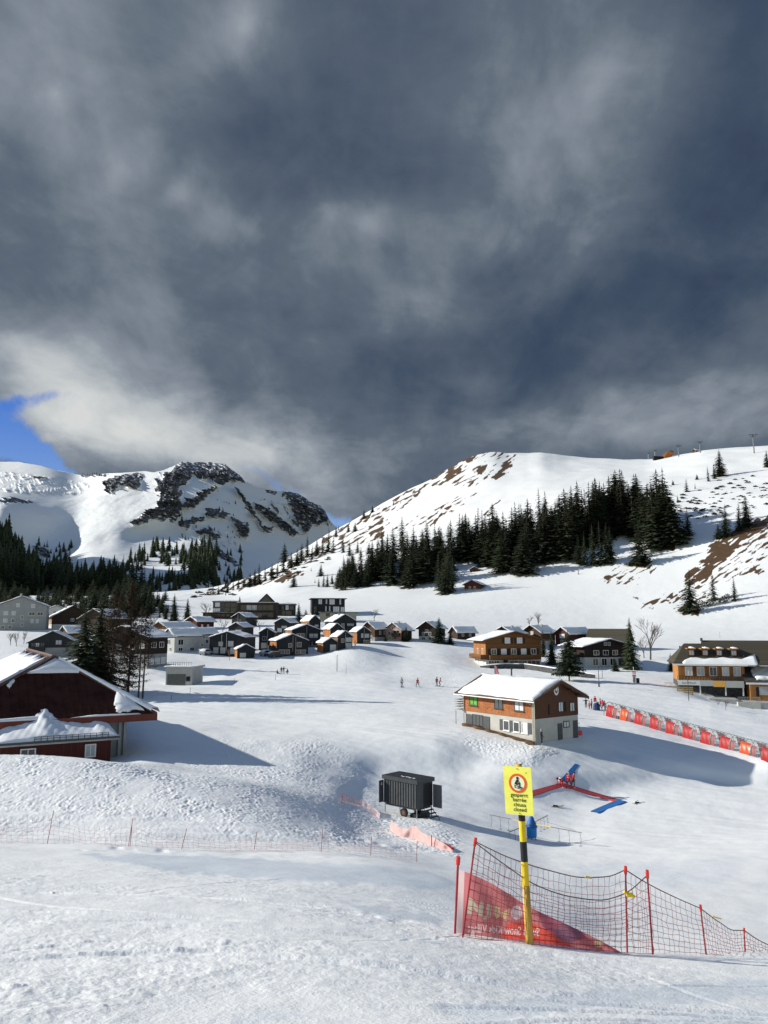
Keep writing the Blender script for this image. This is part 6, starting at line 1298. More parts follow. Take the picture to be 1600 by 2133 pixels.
# ------------------------------------------------------------------ safety nets
M['net_red'] = mat('red_net_cord', (.36, .075, .06), .8, .15, 6); M['net_pink'] = mat('faded_net_cord', (.52, .24, .22), .8, .1, 3); M['post_red'] = mat('red_net_post', (.34, .035, .04), .5, .15, 4); M['cap_red'] = mat('bright_red_cap', (.66, .05, .04), .45, .05, 4)
def cloth_mat(name, c, tl=.45):
    m = mat(name, c, .8, .10, 2.0); t = NT(m.node_tree); b = t.n['Principled BSDF']; o = [n for n in t.n if n.type == 'OUTPUT_MATERIAL'][0]
    tr = t.node('ShaderNodeBsdfTranslucent'); tr.inputs[0].default_value = (*[min(1, x * 1.25) for x in c], 1); mx = t.node('ShaderNodeMixShader'); mx.inputs[0].default_value = tl
    t.link(b.outputs[0], mx.inputs[1]); t.link(tr.outputs[0], mx.inputs[2]); t.link(mx.outputs[0], o.inputs[0]); return m
def post(par, bot, top, r=.014, capm='cap_red'):
    mb = MB(); mb.tube([bot, top], r, 8); po = mb.build('post', M['post_red'], par, smooth=False)
    d = (top - bot).normalized(); cb = MB(); cb.tube([top - d * .10, top - d * .03, top + d * .02], [r * 1.7, r * 2.0, r * 1.7], 8); cb.build('post_cap', M[capm], po); return po
def polyline(pts):
    """pts: (u, v, d) -> function of 0..1 by pixel length"""
    us = [0.0]
    for a, b in zip(pts, pts[1:]): us.append(us[-1] + math.hypot(b[0] - a[0], b[1] - a[1]))
    us = [x / us[-1] for x in us]; ar = np.array(pts, float)
    return lambda t: [float(pchip(us, ar[:, k], [t])[0]) for k in range(3)]
def net(par, top, bot, rows, cols, r, m, seed, name='netting', rope=True, sagx=.15):
    rr = random.Random(seed); ft, fb = polyline(top), polyline(bot); N = np.zeros((rows + 1, cols + 1, 3))
    for j in range(cols + 1):
        a = ft(j / cols); b = fb(j / cols)
        for i in range(rows + 1):
            k = i / rows; k = k ** .85
            w = 0 if i == 0 else 1
            u = a[0] * (1 - k) + b[0] * k + w * rr.uniform(-2.2, 2.2); v = a[1] * (1 - k) + b[1] * k + w * rr.uniform(-1.6, 1.6) + 3.0 * math.sin(j * .5 + i) * k * (1 - k)
            d = a[2] * (1 - k) + b[2] * k + .06 * math.sin(j * .4 + seed) * math.sin(math.pi * k)
            N[i, j] = P(u, v, d)
    mb = MB()
    for i in range(1, rows + 1): mb.tube([Vector(N[i, j]) for j in range(cols + 1)], r, 3, cap=False)
    for j in range(cols + 1):
        pts = [Vector(N[i, j]) for i in range(rows + 1)]
        mb.tube(pts, r * .9, 3, cap=False)
    mb.build(name, M[m], par)
    if rope:
        rb = MB(); rb.tube([Vector(N[0, j]) for j in range(cols + 1)], r * 2.3, 5, cap=False); rb.build('top_rope', M['net_rope'], par)
M['net_rope'] = mat('dark_rope', (.15, .09, .07), .85, .2, 8)
def big_net():
    t = thing('safety_net', 'red cord safety net hung between red topped posts beside the closed sign', 'safety net', P(1160, 1975, 12.3)); base = t.location.copy()
    def rel(o): o.matrix_parent_inverse = Matrix.Translation(-base)
    pp = [((962, 1952, 12.15), (990.5, 1748, 12.15)), ((1307, 1990, 12.75), (1303, 1807, 12.75)), ((1361, 1990, 12.3), (1348, 1815, 12.3)), ((1473, 1996, 15.4), (1459, 1887, 15.4)), ((1553, 2002, 18.6), (1550, 1935, 18.6))]
    for b, p in pp: post(t, P(b[0], b[1] + 14, b[2]), P(*p))
    net(t, [(990, 1753, 12.15), (1060, 1786, 12.3), (1140, 1812, 12.5), (1220, 1828, 12.65), (1265, 1826, 12.7), (1303, 1812, 12.75)], [(965, 1948, 12.15), (1100, 1968, 12.4), (1307, 1986, 12.75)], 11, 28, .0035, 'net_red', 1)
    net(t, [(990, 1755, 12.1), (1050, 1800, 12.1), (1120, 1845, 12.15), (1190, 1868, 12.2), (1250, 1875, 12.2), (1300, 1862, 12.25), (1348, 1824, 12.3)], [(963, 1950, 12.1), (1150, 1972, 12.2), (1361, 1988, 12.3)], 9, 30, .0037, 'net_red', 2)
    net(t, [(1305, 1813, 12.75), (1345, 1838, 12.9), (1400, 1866, 13.6), (1459, 1892, 15.4)], [(1307, 1986, 12.75), (1400, 1992, 13.6), (1473, 1996, 15.4)], 10, 15, .0039, 'net_red', 3)
    net(t, [(1459, 1892, 15.4), (1500, 1922, 16.8), (1530, 1938, 17.8), (1550, 1938, 18.6)], [(1473, 1996, 15.4), (1553, 2001, 18.6)], 9, 14, .0044, 'net_red', 4)
    net(t, [(1550, 1938, 18.6), (1580, 1958, 20), (1640, 1985, 23)], [(1553, 2001, 18.6), (1640, 2004, 23)], 7, 14, .0055, 'net_red', 5)
    yt = MB(); yt.ell(P(1312, 1864, 12.2), (.06, .03, .035), 10, 6); yt.tube([P(1300, 1858, 12.2), P(1322, 1868, 12.2)], .022, 6); yt.build('yellow_tag', M['yellow'], t)
    yt = MB(); yt.tube([P(1219, 1826, 12.6), P(1233, 1829, 12.6)], .016, 6); yt.build('yellow_tag', M['yellow'], t)
    yt = MB(); yt.tube([P(1484, 1909, 16.2), P(1502, 1914, 16.4)], .012, 6); yt.build('yellow_tag', M['yellow'], t)
    for o in t.children: rel(o)
big_net()
def banner():
    t = thing('red_banner', 'large red cloth banner with mirrored white lettering sagging behind the net', 'banner', P(1000, 1952, 12.55)); base = t.location.copy()
    post(t, P(947, 1962, 12.45), P(954.5, 1787, 12.45), .018)
    ft = polyline([(956, 1811, 12.5), (985, 1822, 12.6), (1020, 1838, 12.66), (1060, 1862, 12.7), (1100, 1887, 12.75), (1180, 1925, 12.8), (1240, 1954, 12.85), (1292, 1982, 12.9)]); fb = polyline([(951, 1951, 12.5), (1020, 1957, 12.6), (1110, 1968, 12.72), (1200, 1978, 12.82), (1294, 1988, 12.9)])
    def pt(a, k):
        p, q = ft(a), fb(a); return (p[0] * (1 - k) + q[0] * k, p[1] * (1 - k) + q[1] * k, p[2] * (1 - k) + q[2] * k + .05 * math.sin(a * 11 + k * 2) * math.sin(math.pi * (.15 + k * .7)) + .02 * math.sin(a * 31 - k * 5))
    na, nk = 300, 84; UV = np.zeros((na + 1, nk + 1, 2)); G = []
    for i in range(na + 1):
        p, q = ft(i / na), fb(i / na); row = []
        for j in range(nk + 1):
            k = j / nk; a = i / na; u = p[0] * (1 - k) + q[0] * k; v = p[1] * (1 - k) + q[1] * k; d = p[2] * (1 - k) + q[2] * k + .05 * math.sin(a * 11 + k * 2) * math.sin(math.pi * (.15 + k * .7)) + .02 * math.sin(a * 31 - k * 5)
            UV[i, j] = (u, v); row.append(P(u, v, d))
        G.append(row)
    C = ((UV[:-1, :-1] + UV[1:, :-1] + UV[1:, 1:] + UV[:-1, 1:]) / 4).reshape(-1, 2); mi = np.zeros(len(C), int); cu, cv = C[:, 0], C[:, 1]
    mi[np.repeat(np.arange(na), nk) < 10] = 1
    def paint(poly, m): mi[inpoly(cu, cv, poly)] = m
    paint([(1058, 1924), (1098, 1918), (1130, 1932), (1170, 1952), (1192, 1972), (1160, 1990), (1100, 1985), (1052, 1975), (1046, 1950)], 2); paint([(1118, 1895), (1165, 1918), (1210, 1940), (1222, 1952), (1190, 1964), (1160, 1950), (1130, 1930)], 6)
    e = lambda x, y, rx, ry: [(x + rx * math.cos(k * .5236), y + ry * math.sin(k * .5236)) for k in range(12)]
    paint(e(1185, 1942, 30, 20), 5); paint(e(1246, 1966, 9, 8), 4); paint(e(1076, 1901, 12, 15), 7)
    for pl, m in (([(976, 1868), (984, 1872), (996, 1890), (1002, 1876), (1008, 1880), (1006, 1910), (998, 1908), (986, 1890), (982, 1906), (974, 1904)], 3), ([(1014, 1882), (1024, 1885), (1022, 1912), (1006, 1916), (1006, 1909), (1014, 1908)], 3), ([(1029, 1886), (1040, 1890), (1044, 1906), (1034, 1914), (1028, 1902)], 4), ([(1046, 1900), (1062, 1892), (1056, 1920), (1050, 1916)], 4)): paint(pl, m)
    vs, fs = text_pts('Swiss Snow Kids Village', 1.0, .012); xs = [p.x for p in vs]; x0, x1 = min(xs), max(xs); sc = 150 / (x1 - x0)
    pu_ = [(1124 - (p.x - x0) * sc, 1946 - p.y * sc * 1.6 - (1060 - (1124 - (p.x - x0) * sc)) * .06) for p in vs]
    for f in fs:
        tri = [pu_[q] for q in f]; ax0, ax1 = min(p[0] for p in tri), max(p[0] for p in tri); ss = np.where((cu > ax0 - 1) & (cu < ax1 + 1))[0]
        if len(ss): mi[ss[inpoly(cu[ss], cv[ss], tri)]] = 7
    cl = MB(); cl.grid(G); cl.mi = mi.tolist()
    cl.build('cloth', [cloth_mat(n_, c_, .5) for n_, c_ in (('red_banner_cloth', (.56, .19, .20)), ('pale_hem', (.66, .52, .52)), ('brighter_red_print', (.70, .10, .075)), ('pale_green_print', (.52, .46, .36)), ('pale_yellow_print', (.64, .48, .28)), ('purple_print', (.26, .13, .20)), ('mauve_print', (.38, .12, .17)), ('white_print', (.74, .62, .62)))], t, smooth=True)
    for o in t.children: o.matrix_parent_inverse = Matrix.Translation(-base)
banner()
def left_net():
    t = thing('snow_fence', 'faded pink net fence on thin red stakes across the left snow slope', 'net fence', P(400, 1768, 34)); base = t.location.copy()
    st = [((98, 1757), (112, 1688)), ((266, 1769), (277, 1704)), ((270, 1768), (275, 1720)), ((377, 1771), (389, 1726)), ((529, 1770), (535, 1733)), ((669, 1772), (672, 1728)), ((772, 1780), (774, 1742)), ((868, 1795), (869, 1752)), ((-40, 1752), (-30, 1684))]
    for b, p in st:
        d = gd(b[0], b[1], 24, 46); mb = MB(); mb.tube([P(b[0], b[1] + 4, d), P(p[0], p[1], d)], .013, 6); mb.build('stake', M['post_red'], t)
    def dd(u, v): return gd(u, v, 22, 46)
    tops = [(-40, 1690), (30, 1706), (108, 1696), (190, 1722), (275, 1712), (330, 1734), (386, 1735), (460, 1748), (533, 1742), (600, 1752), (671, 1738), (725, 1756), (774, 1750), (820, 1766), (868, 1760)]
    bots = [(-40, 1752), (108, 1757), (275, 1768), (386, 1771), (533, 1771), (671, 1773), (774, 1781), (868, 1796)]
    bx, by = zip(*bots)
    T_ = [(u, v, dd(u, float(np.interp(u, bx, by)))) for u, v in tops]; B_ = [(u, v, dd(u, v)) for u, v in bots]
    net(t, T_, B_, 6, 84, .0042, 'net_pink', 8, rope=False)
    for o in t.children: o.matrix_parent_inverse = Matrix.Translation(-base)
left_net()
def drape(name, label, top, bot, m, th=.02, stakes=()):
    t = thing(name, label, 'safety net', P(*[top[len(top) // 2][0], bot[len(bot) // 2][1], gd(bot[len(bot) // 2][0], bot[len(bot) // 2][1], 35, 75)])); base = t.location.copy()
    tp = [(u, v, gd(u, bv, 35, 78)) for (u, v), bv in zip(top, [np.interp(u, [b[0] for b in bot], [b[1] for b in bot]) for u, _ in top])]; bt = [(u, v, gd(u, v, 35, 78) - .12) for u, v in bot]
    ft, fb = polyline(tp), polyline(bt); G = []
    for i in range(49):
        a, b = ft(i / 48), fb(i / 48); G.append([P(a[0] * (1 - k / 8) + b[0] * k / 8, a[1] * (1 - k / 8) + b[1] * k / 8, a[2] * (1 - k / 8) + b[2] * k / 8 + .12 * math.sin(i * .9) * math.sin(math.pi * k / 8)) for k in range(9)])
    MB().grid(G).build('netting', m, t, smooth=True)
    for b, p in stakes: d = gd(b[0], b[1], 35, 78); MB().tube([P(b[0], b[1] + 3, d - .1), P(p[0], p[1], d - .1)], .03, 6).build('stake', M['cap_red'], t)
    for o in t.children: o.matrix_parent_inverse = Matrix.Translation(-base)
M['pink_net'] = cloth_mat('fine_pink_net', (.74, .50, .47), .4)
drape('pink_net', 'sagging pink net below the dark trailer with a red folded end', [(815, 1708), (830, 1722), (846, 1727), (864, 1720), (878, 1733), (900, 1744), (925, 1757), (944, 1771)], [(811, 1727), (832, 1742), (854, 1745), (872, 1752), (900, 1763), (930, 1772), (944, 1775)], M['pink_net'], stakes=(((864, 1748), (864, 1718)), ((899, 1764), (899, 1739))))
red_end = MB(); red_end.tube([gp(u, v, 35, 78) + Vector((0, 0, .15)) for u, v in ((914, 1758), (926, 1765), (934, 1771), (944, 1773))], [.05, .10, .14, .10], 7); re_ = red_end.build('folded_net', M['cap_red']); tag(re_, 'bright red roll of folded net at the end of the sagging pink net', 'net roll')
M['pink_net2'] = mat('thin_pink_net', (.74, .52, .50), .9, .05, 2, alpha=.5)
drape('pink_net', 'thin pale pink net curving round the bank left of the trailer', [(712, 1655), (735, 1660), (755, 1666), (775, 1680), (792, 1694)], [(712, 1672), (735, 1678), (755, 1682), (775, 1692), (790, 1706)], M['pink_net2'], stakes=(((711, 1674), (714, 1654)),))
# ------------------------------------------------------------------ toilet trailer
def trailer():
    d = 66.0; c = P(868.5, 1710, d); rz = 47; a = R(rz); w, l = 2.05, 3.7; fx = Vector((math.cos(a), math.sin(a), 0))
    t = thing('container_trailer', 'dark grey ribbed container trailer with open doors standing on the snow', 'trailer', c + fx * (w / 2), a); s = d / F
    z0, z1 = .92, 2.86; D = M['trailer']
    bd = MB(); bd.box(-w / 2, w / 2, 0, l, z0, z1)
    rb = bd; n = 13
    for i in range(n):
        y = .12 + (l - .24) * i / (n - 1)
        for sg in (-1, 1): rb.prism([(y - .07, z0 + .06), (y + .07, z0 + .06), (y + .07, z1 - .05), (y - .07, z1 - .05)], sg * (w / 2 + .001), sg * (w / 2 + .05), 'x')
    rb.build('body', D, t)
    ro = MB(); ro.box(-w / 2 - .12, w / 2 + .12, -.14, l + .14, z1 + .004, z1 + .32); roo = ro.build('roof', M['trailer_roof'], t)
    rp = MB(); rp.box(-w / 2 + .03, w / 2 - .03, 0, l, z1 + .322, z1 + .335); rp.build('roof_panel', M['black'], roo)
    r = random.Random(4); sp = MB()
    for i in range(9): y = .6 + i * .19 + r.uniform(-.05, .05); x = -.5 + r.uniform(-.1, .1); sp.ell((x, y, z1 + .335), (.10 + .06 * r.random(), .05 + .05 * r.random(), .025), 7, 4, .4)
    sp.build('snow_remnant', M['rsnow'], roo)
    # open rear with a dark doorway and doors standing out
    MB().box(-.15, w / 2 - .12, -.03, .0, z0 + .02, z1 - .06).build('doorway', M['black'], t)
    d1 = MB(); d1.box(w / 2 + .02, w / 2 + .07, -.95, -.02, z0 - .15, z1 - .25); do = d1.build('open_door', mat('grey_door', (.14, .145, .15), .5, .06, 3), t); do['label'] = 'grey door swung open at the right end'
    d2 = MB(); d2.box(-w / 2 - .55, -w / 2 - .0, l + .03, l + .08, z0 + .05, z1 - .1); d3 = d2.build('open_door', D, t)
    wn = MB(); wn.box(-w / 2 - .32, -w / 2 - .20, l + .015, l + .028, z1 - .5, z1 - .28); wn.build('door_window', M['white'], d3)
    for x, y in ((-w / 2 + .08, .08), (w / 2 - .08, .08), (-w / 2 + .08, l - .08), (w / 2 - .08, l - .08)): MB().tube([(x, y, -.35), (x, y, z0)], .045, 6).build('support_leg', M['metal'], t)
    ch = MB(); ch.box(-w / 2 + .15, w / 2 - .15, .1, l - .1, z0 - .18, z0 - .004); ch.box(-.06, .06, l - .1, l + 1.2, z0 - .28, z0 - .18); ch.build('chassis', M['dark_metal'], t)
    for sg in (-1, 1):
        wb = MB(); x = sg * (w / 2 - .18); wb.tube([(x - .10, l * .42, .38), (x + .10, l * .42, .38)], .36, 20); wo = wb.build('wheel', M['black'], t)
        rm = MB(); rm.tube([(x - .115, l * .42, .38), (x + .115, l * .42, .38)], .19, 14); rm.build('rim', M['brown_rim'], wo)
    st = MB()
    for k in range(3): st.box(-.2, .75, -.35 - .28 * k, -.10 - .28 * k, z0 - .28 - .22 * k, z0 - .22 - .22 * k)
    for x in (-.22, .74): st.tube([(x, -.05, z0 - .1), (x, -1.05, -.1)], .03, 5)
    st.build('steps', M['dark_metal'], t)
    bm_ = MB(); bm_.box(-.6, 1.0, .3, l * .3, -.35, .34); bm_.build('skirt_panel', M['black'], t)
M['trailer'] = mat('dark_grey_steel', (.068, .073, .076), .55, .12, 2, metal=.1); M['trailer_roof'] = mat('slate_grey_trim', (.045, .052, .058), .5, .1, 2); M['brown_rim'] = mat('rusty_rim', (.12, .07, .05), .6, .2, 5)
trailer()
# ------------------------------------------------------------------ children's rope carousel
def carousel():
    d = 68; b = gp(1108, 1748, 60, 75); d = b.y; s = d / F
    t = thing('rope_carousel', 'blue covered ski carousel with four long arms and hanging ropes', 'carousel', b)
    blue = mat('light_blue_cover', (.03, .26, .62), .5, .08, 2); blue2 = mat('deep_blue_cover', (.02, .13, .38), .55, .12, 2)
    n = 16; bar = MB(); bar.tube([(0, 0, .16), (0, 0, .22), (0, 0, .95), (0, 0, 1.06)], [.36, .42, .44, .40], n); bar.build('barrel', blue, t, smooth=True)
    cv = MB(); cv.tube([(0, 0, .98), (0, 0, 1.12), (0, 0, 1.45), (0, 0, 1.78), (0, 0, 1.86)], [.50, .47, .30, .16, .05], n); cv.build('hood', blue2, t, smooth=True)
    MB().tube([(0, 0, 1.8), (0, 0, 2.2)], .05, 8).build('mast', M['metal'], t)
    for k in range(3): an = k * 2.09 + .3; MB().tube([(math.cos(an) * .28, math.sin(an) * .28, .2), (math.cos(an) * .42, math.sin(an) * .42, -.15)], .05, 6).build('foot', M['metal'], t)
    for an, L_ in ((-44, 4.7), (140, 4.1), (52, 3.0), (232, 3.9)):
        a = R(an); dx, dy = math.cos(a), math.sin(a); z = 1.28; ab = MB(); ab.tube([(dx * .35, dy * .35, z - .05), (dx * 1.9, dy * 1.9, z + .02)], .05, 6); ao = ab.build('arm', M['yellow_arm'], t)
        ob = MB(); ob.tube([(dx * 1.9, dy * 1.9, z + .02), (dx * L_, dy * L_, z + .06)], .036, 6); ob.build('arm_tube', M['grey_arm'], ao)
        for q in (.55, .75, .97):
            rb = MB(); x, y = dx * L_ * q, dy * L_ * q; rb.tube([(x, y, z), (x + .06, y, z - .5), (x + .02, y, z - .95)], .014, 4, cap=False); rb.tube([(x - .10, y, z - .97), (x + .14, y, z - .97)], .02, 5); rb.build('rope', M['dark_metal'], ao)
    sb = MB(); sb.tube([(dx * .3, dy * .3, 1.75) for dx, dy in ((0, 0),)] + [(3.0, -2.9, 1.4)], .012, 4, cap=False); sb.build('stay_wire', M['dark_metal'], t)
M['yellow_arm'] = mat('pale_yellow_arm', (.72, .55, .22), .5, .05, 3); M['grey_arm'] = mat('grey_arm', (.20, .20, .20), .5, .05, 3)
carousel()
# ------------------------------------------------------------------ carpets on the piste
def carpet(label, q, m, thick=.05):
    G = []; n = 30; lp = lambda a, b, f: (a[0] + (b[0] - a[0]) * f, a[1] + (b[1] - a[1]) * f)
    for i in range(n + 1):
        row = []
        for k in (-1, 0, 1, 2, 3, 4):
            f = min(max(k, 0), 3) / 3; p = gp(*lp(lp(q[0], q[3], i / n), lp(q[1], q[2], i / n), f), 70, 100); p.z = gz(p.x, p.y) + (-.1 if k in (-1, 4) else thick + .05); row.append(p)
        G.append(row)
    o = MB().grid(G).build('carpet_strip', m); tag(o, label, 'carpet strip', 'carpet strips laid out on the practice slope')
cb = mat('blue_carpet', (.025, .15, .42), .9, .06, 3); cr = mat('red_carpet', (.52, .085, .085), .9, .06, 3)
carpet('blue strip running uphill behind the crew in red', [(1198, 1592), (1207, 1595), (1180, 1631), (1168, 1626)], cb)
carpet('red strip leading from the crew to the left behind the closed sign', [(1166, 1633), (1172, 1640), (1100, 1662), (1096, 1652)], cr)
carpet('long thin red strip leading from the crew to the right', [(1170, 1632), (1166, 1638), (1280, 1671), (1290, 1667)], cr)
carpet('blue strip slanting down from the right end of the red strip', [(1287, 1667), (1305, 1671), (1246, 1695), (1231, 1691)], cb)
def ski_pair(u, v, label, ang, spread):
    p = gp(u, v, 70, 95); t = thing('ski_pair', label, 'skis', p + Vector((0, 0, .05)), R(ang))
    for k in (-1, 1):
        mb = MB(); L_ = 1.5; y = k * .12; mb.prism([(-L_ / 2, 0), (L_ / 2 - .15, 0), (L_ / 2, .09), (L_ / 2 - .01, .105), (L_ / 2 - .17, .02), (-L_ / 2, .02)], y - .05, y + .05, 'y'); so_ = mb.build('ski', M['olive_ski'], t); so_.rotation_euler = (0, 0, k * R(spread))
        bb = MB(); bb.box(-.15, .12, y - .045, y + .045, .021, .11); bb.box(-.34, -.2, y - .045, y + .045, .021, .15); bo = bb.build('binding', M['black'], so_)
M['olive_ski'] = mat('olive_ski', (.16, .15, .07), .5, .2, 3)
ski_pair(1160, 1681, 'pair of skis with dark bindings lying on the snow left of the blue strip', 12, 1); ski_pair(1328, 1673, 'crossed pair of skis lying right of the blue and red corner', 40, 22)
# ------------------------------------------------------------------ covered conveyor lift
def tunnel():
    A = gp(1270, 1491, 95, 135); B = gp(1640, 1599, 80, 110); ax = (B - A); Lt = ax.length; n = 10; mod = Lt / n
    t = thing('conveyor_tunnel', 'covered conveyor lift with red side panels under clear hoops on the practice slope', 'conveyor lift', A)
    d2 = Vector((ax.x, ax.y, 0)).normalized(); side = Vector((d2.y, -d2.x, 0)); 
    if side.y > 0: side = -side                                  # towards the viewer
    W_, Ht = 1.05, 2.05
    def ring(y, an): p = d2 * 0 + ax * (y / Lt); return p + side * (W_ * math.cos(an)) + Vector((0, 0, Ht * math.sin(an) ** .9 if an > 0 else 0))
    ang = [math.pi * i / 14 for i in range(15)]
    hm = mat('galvanised_hoop', (.22, .25, .25), .45, .06, 3, metal=.3); cover = mat('clear_cover', (.60, .62, .60), .25, .03, 2, alpha=.07, spec=.5)
    pr = mat('red_vinyl', (.30, .012, .014), .45, .10, 2, spec=.2); po_ = mat('orange_vinyl', (.42, .06, .01), .35, .10, 2); pk = mat('dull_red_vinyl', (.17, .014, .024), .5, .15, 2)
    for i in range(n):
        for k in range(3):
            y = mod * (i + k / 3); MB().tube([ring(y, a) for a in ang], .03, 5).build('hoop', hm, t)
        def panel(y0, y1, a0, a1, m, nm, off):
            G = []
            for q in range(9):
                y = y0 + (y1 - y0) * q / 8; row = []
                for j in range(9):
                    a = a0 + (a1 - a0) * j / 8; p = ring(y, a); c = ring(y, math.pi / 2) - Vector((0, 0, Ht * .5)); p = p + (p - c).normalized() * (off + .025 * math.sin(q * 1.7 + j * .8)); row.append(p)
                G.append(row)
            return MB().grid(G).build(nm, m, t, smooth=True)
        y0 = mod * i
        o = panel(y0 + mod * .16, y0 + mod * .64, .02, R(56), po_ if i in (1, 8) else pr, 'side_panel', .05)
        if i in (1, 8): o['label'] = 'orange vinyl side panel'
        panel(y0 + mod * .50, y0 + mod * .92, math.pi - R(58), math.pi - .02, pk, 'far_side_panel', .03)
        panel(y0 + mod * .645, y0 + mod * .90, .02, R(50), pk, 'rear_panel', -.06)
        panel(y0, y0 + mod, R(1), R(179), cover, 'clear_cover', .02)
    rl = MB(); rl.tube([ring(0, math.pi / 2) + Vector((0, 0, .03)), ring(Lt, math.pi / 2) + Vector((0, 0, .03))], .035, 5); rl.tube([ring(0, R(50)), ring(Lt, R(50))], .022, 4); rl.tube([ring(0, R(130)), ring(Lt, R(130))], .022, 4); rl.build('ridge_rail', hm, t)
    bl_ = MB(); bl_.grid([[ring(y * Lt / 20, 0) - side * .2 + Vector((0, 0, .12)), ring(y * Lt / 20, math.pi) + side * .2 + Vector((0, 0, .12))] for y in range(21)]); bl_.build('belt', M['black'], t)
    for y in (0, Lt): MB().tube([ring(y, a) for a in ang], .05, 6).build('end_hoop', hm, t)
    return A, d2, side
TA, TD, TS = tunnel()
blue_post = thing('padded_drive_box', 'dark blue padded box at the entrance of the conveyor lift', 'padded box', gp(1243, 1480, 95, 140))
MB().tube([(0, 0, -.2), (0, 0, .1), (0, 0, .9), (0, 0, 1.2)], [.55, .56, .52, .34], 10).build('blue_pad', mat('navy_pad', (.018, .035, .11), .6, .1, 3), blue_post, smooth=False)
MB().ell((0, 0, 1.25), (.36, .33, .16), 10, 6).build('snowy_top', mat('pale_teal_cover', (.30, .42, .44), .6, .1, 3), blue_post, smooth=True)
# ------------------------------------------------------------------ small things by the shingled house
shv = thing('snow_shovel', 'red bladed snow shovel with dark handle propped at the far corner of the shingled house', 'shovel', gp(1208, 1532, 85, 115))
MB().tube([(0, .1, .5), (.02, .35, 1.45)], .022, 6).build('handle', M['black'], shv); MB().tube([(-.14, .36, 1.48), (.16, .36, 1.48)], .03, 6).build('grip', M['black'], shv)
g = [[(x, -.06 - .10 * (1 - x * x * 8) + z * .12, z) for x in (-.30, -.2, -.1, 0, .1, .2, .30)] for z in (0, .2, .4, .62)]; MB().grid(g).build('blade', mat('scarlet_plastic', (.75, .06, .05), .45, .05, 3), shv, smooth=True)
bag = MB(); bag.ell((0, 0, .18), (.42, .28, .30), 12, 7, .12); bo = bag.build('bag', M['black'], loc=gp(1183, 1534, 85, 115)); tag(bo, 'dark bag on the snow against the shaded wall of the shingled house', 'bag')
# ------------------------------------------------------------------ posts, flags, wall, lift
def pole_thing(name, label, cat, u, v, hpx, r, m='dark_metal', dmin=90, dmax=420, extra=None, group=None):
    d = gd(u, v, dmin, dmax); t = thing(name, label, cat, P(u, v, d), 0, group); h = hpx * d / F
    MB().tube([(0, 0, -.4), (0, 0, h * .5), (0, 0, h)], [r, r, r * .8], 8).build('pole', M[m], t)
    if extra: extra(t, h)
    return t
def lamp_head(t, h): MB().tube([(0, 0, h), (0, 0, h + .1), (0, 0, h + .3), (0, 0, h + .36)], [.12, .2, .22, .05], 10).build('lamp_head', M['dark_metal'], t); MB().box(-.12, .12, -.12, .12, -.3, .75).build('base_sleeve', M['black'], t)
pole_thing('lamp_post', 'dark lamp post with a short round head before the black and white chalet', 'lamp post', 1248, 1431, 37, .07, extra=lamp_head)
def bracket(t, h): MB().tube([(0, 0, h), (.25, -.1, h + .03)], .05, 6).build('bracket', M['dark_metal'], t)
pole_thing('street_pole', 'thin dark pole standing alone on the piste below the timber houses', 'pole', 702, 1399, 32, .07, extra=bracket)
pole_thing('street_pole', 'slim dark pole on the snow before the yellow slat fence', 'pole', 1435, 1460, 42, .07, extra=bracket)
pole_thing('street_pole', 'slim pole with a bracket right of the lamp post by the chalet', 'pole', 1255, 1412, 22, .05, extra=bracket)
for u, v, h, lb in ((396, 1447, 14, 'short dark marker stake on the shaded snow below the garage'), (489, 1424, 10, 'short marker stake right of the garage shadow'), (574, 1416, 12, 'thin marker stake left of the resting group'), (721, 1404, 18, 'pale thin marker stake right of the lone piste pole'), (357, 1458, 10, 'tiny marker stake near the tail of the red roof shadow'), (1500, 1330, 14, 'thin marker stake on the slope above the restaurant')):
    pole_thing('marker_stake', lb, 'stake', u, v, h, .035, extra=lambda t, h: MB().tube([(0, 0, h - .12), (0, 0, h + .02)], .05, 6).build('tip', M['cap_red'], t), group='marker stakes on the snow')
def flag(t, h):
    G = [[(.05 + x * .18, .06 * math.sin(x * 1.1 + z * .5), h - .1 - z * .11 - x * .055) for x in range(7)] for z in range(6)]; MB().grid(G).build('flag', M['grey_flag'], t, smooth=True)
M['grey_flag'] = cloth_mat('grey_flag', (.10, .10, .12), .3); M['pink_flag'] = cloth_mat('pink_flag', (.66, .28, .30), .4)
pole_thing('flagpole', 'white flagpole with a small dark flag left of the restaurant', 'flagpole', 1417, 1396, 50, .06, 'white', extra=flag)
def beach_flag(t, h):
    G = []
    for i in range(15):
        f = i / 14; z = h * .30 + h * .70 * f; wv = (.95 * math.sin(math.pi * min(1, .22 + f * .72)) + .12); G.append([(.04 + wv * k / 5, .05 * math.sin(k + i * .4), z - .05 * k) for k in range(6)])
    fo = MB().grid(G).build('flag', M['pink_flag'], t, smooth=True)
    em = MB(); c = Vector((.46, -.09, h * .68)); em.prism([(c.x + .27 * math.cos(k * .4488), c.z + .40 * math.sin(k * .4488)) for k in range(14)], -.10, -.085); eo = em.build('emblem', M['white'], fo)
    e2 = MB(); e2.prism([(c.x + .14 * math.cos(k * .4488), c.z + .2 * math.sin(k * .4488)) for k in range(14)], -.115, -.101); e2.build('emblem_mark', M['red'], eo)
d_ = 118; ft_ = thing('feather_flag', 'pink feather flag with a white oval behind the snowy roof of the shingled house', 'flag', P(1031, 1440, 118)); ft_.location.z = gz(ft_.location.x, ft_.location.y)
hh = P(1031, 1385, 118).z - ft_.location.z; MB().tube([(0, 0, -.3), (0, 0, hh)], .035, 6).build('pole', M['metal'], ft_); beach_flag(ft_, hh)
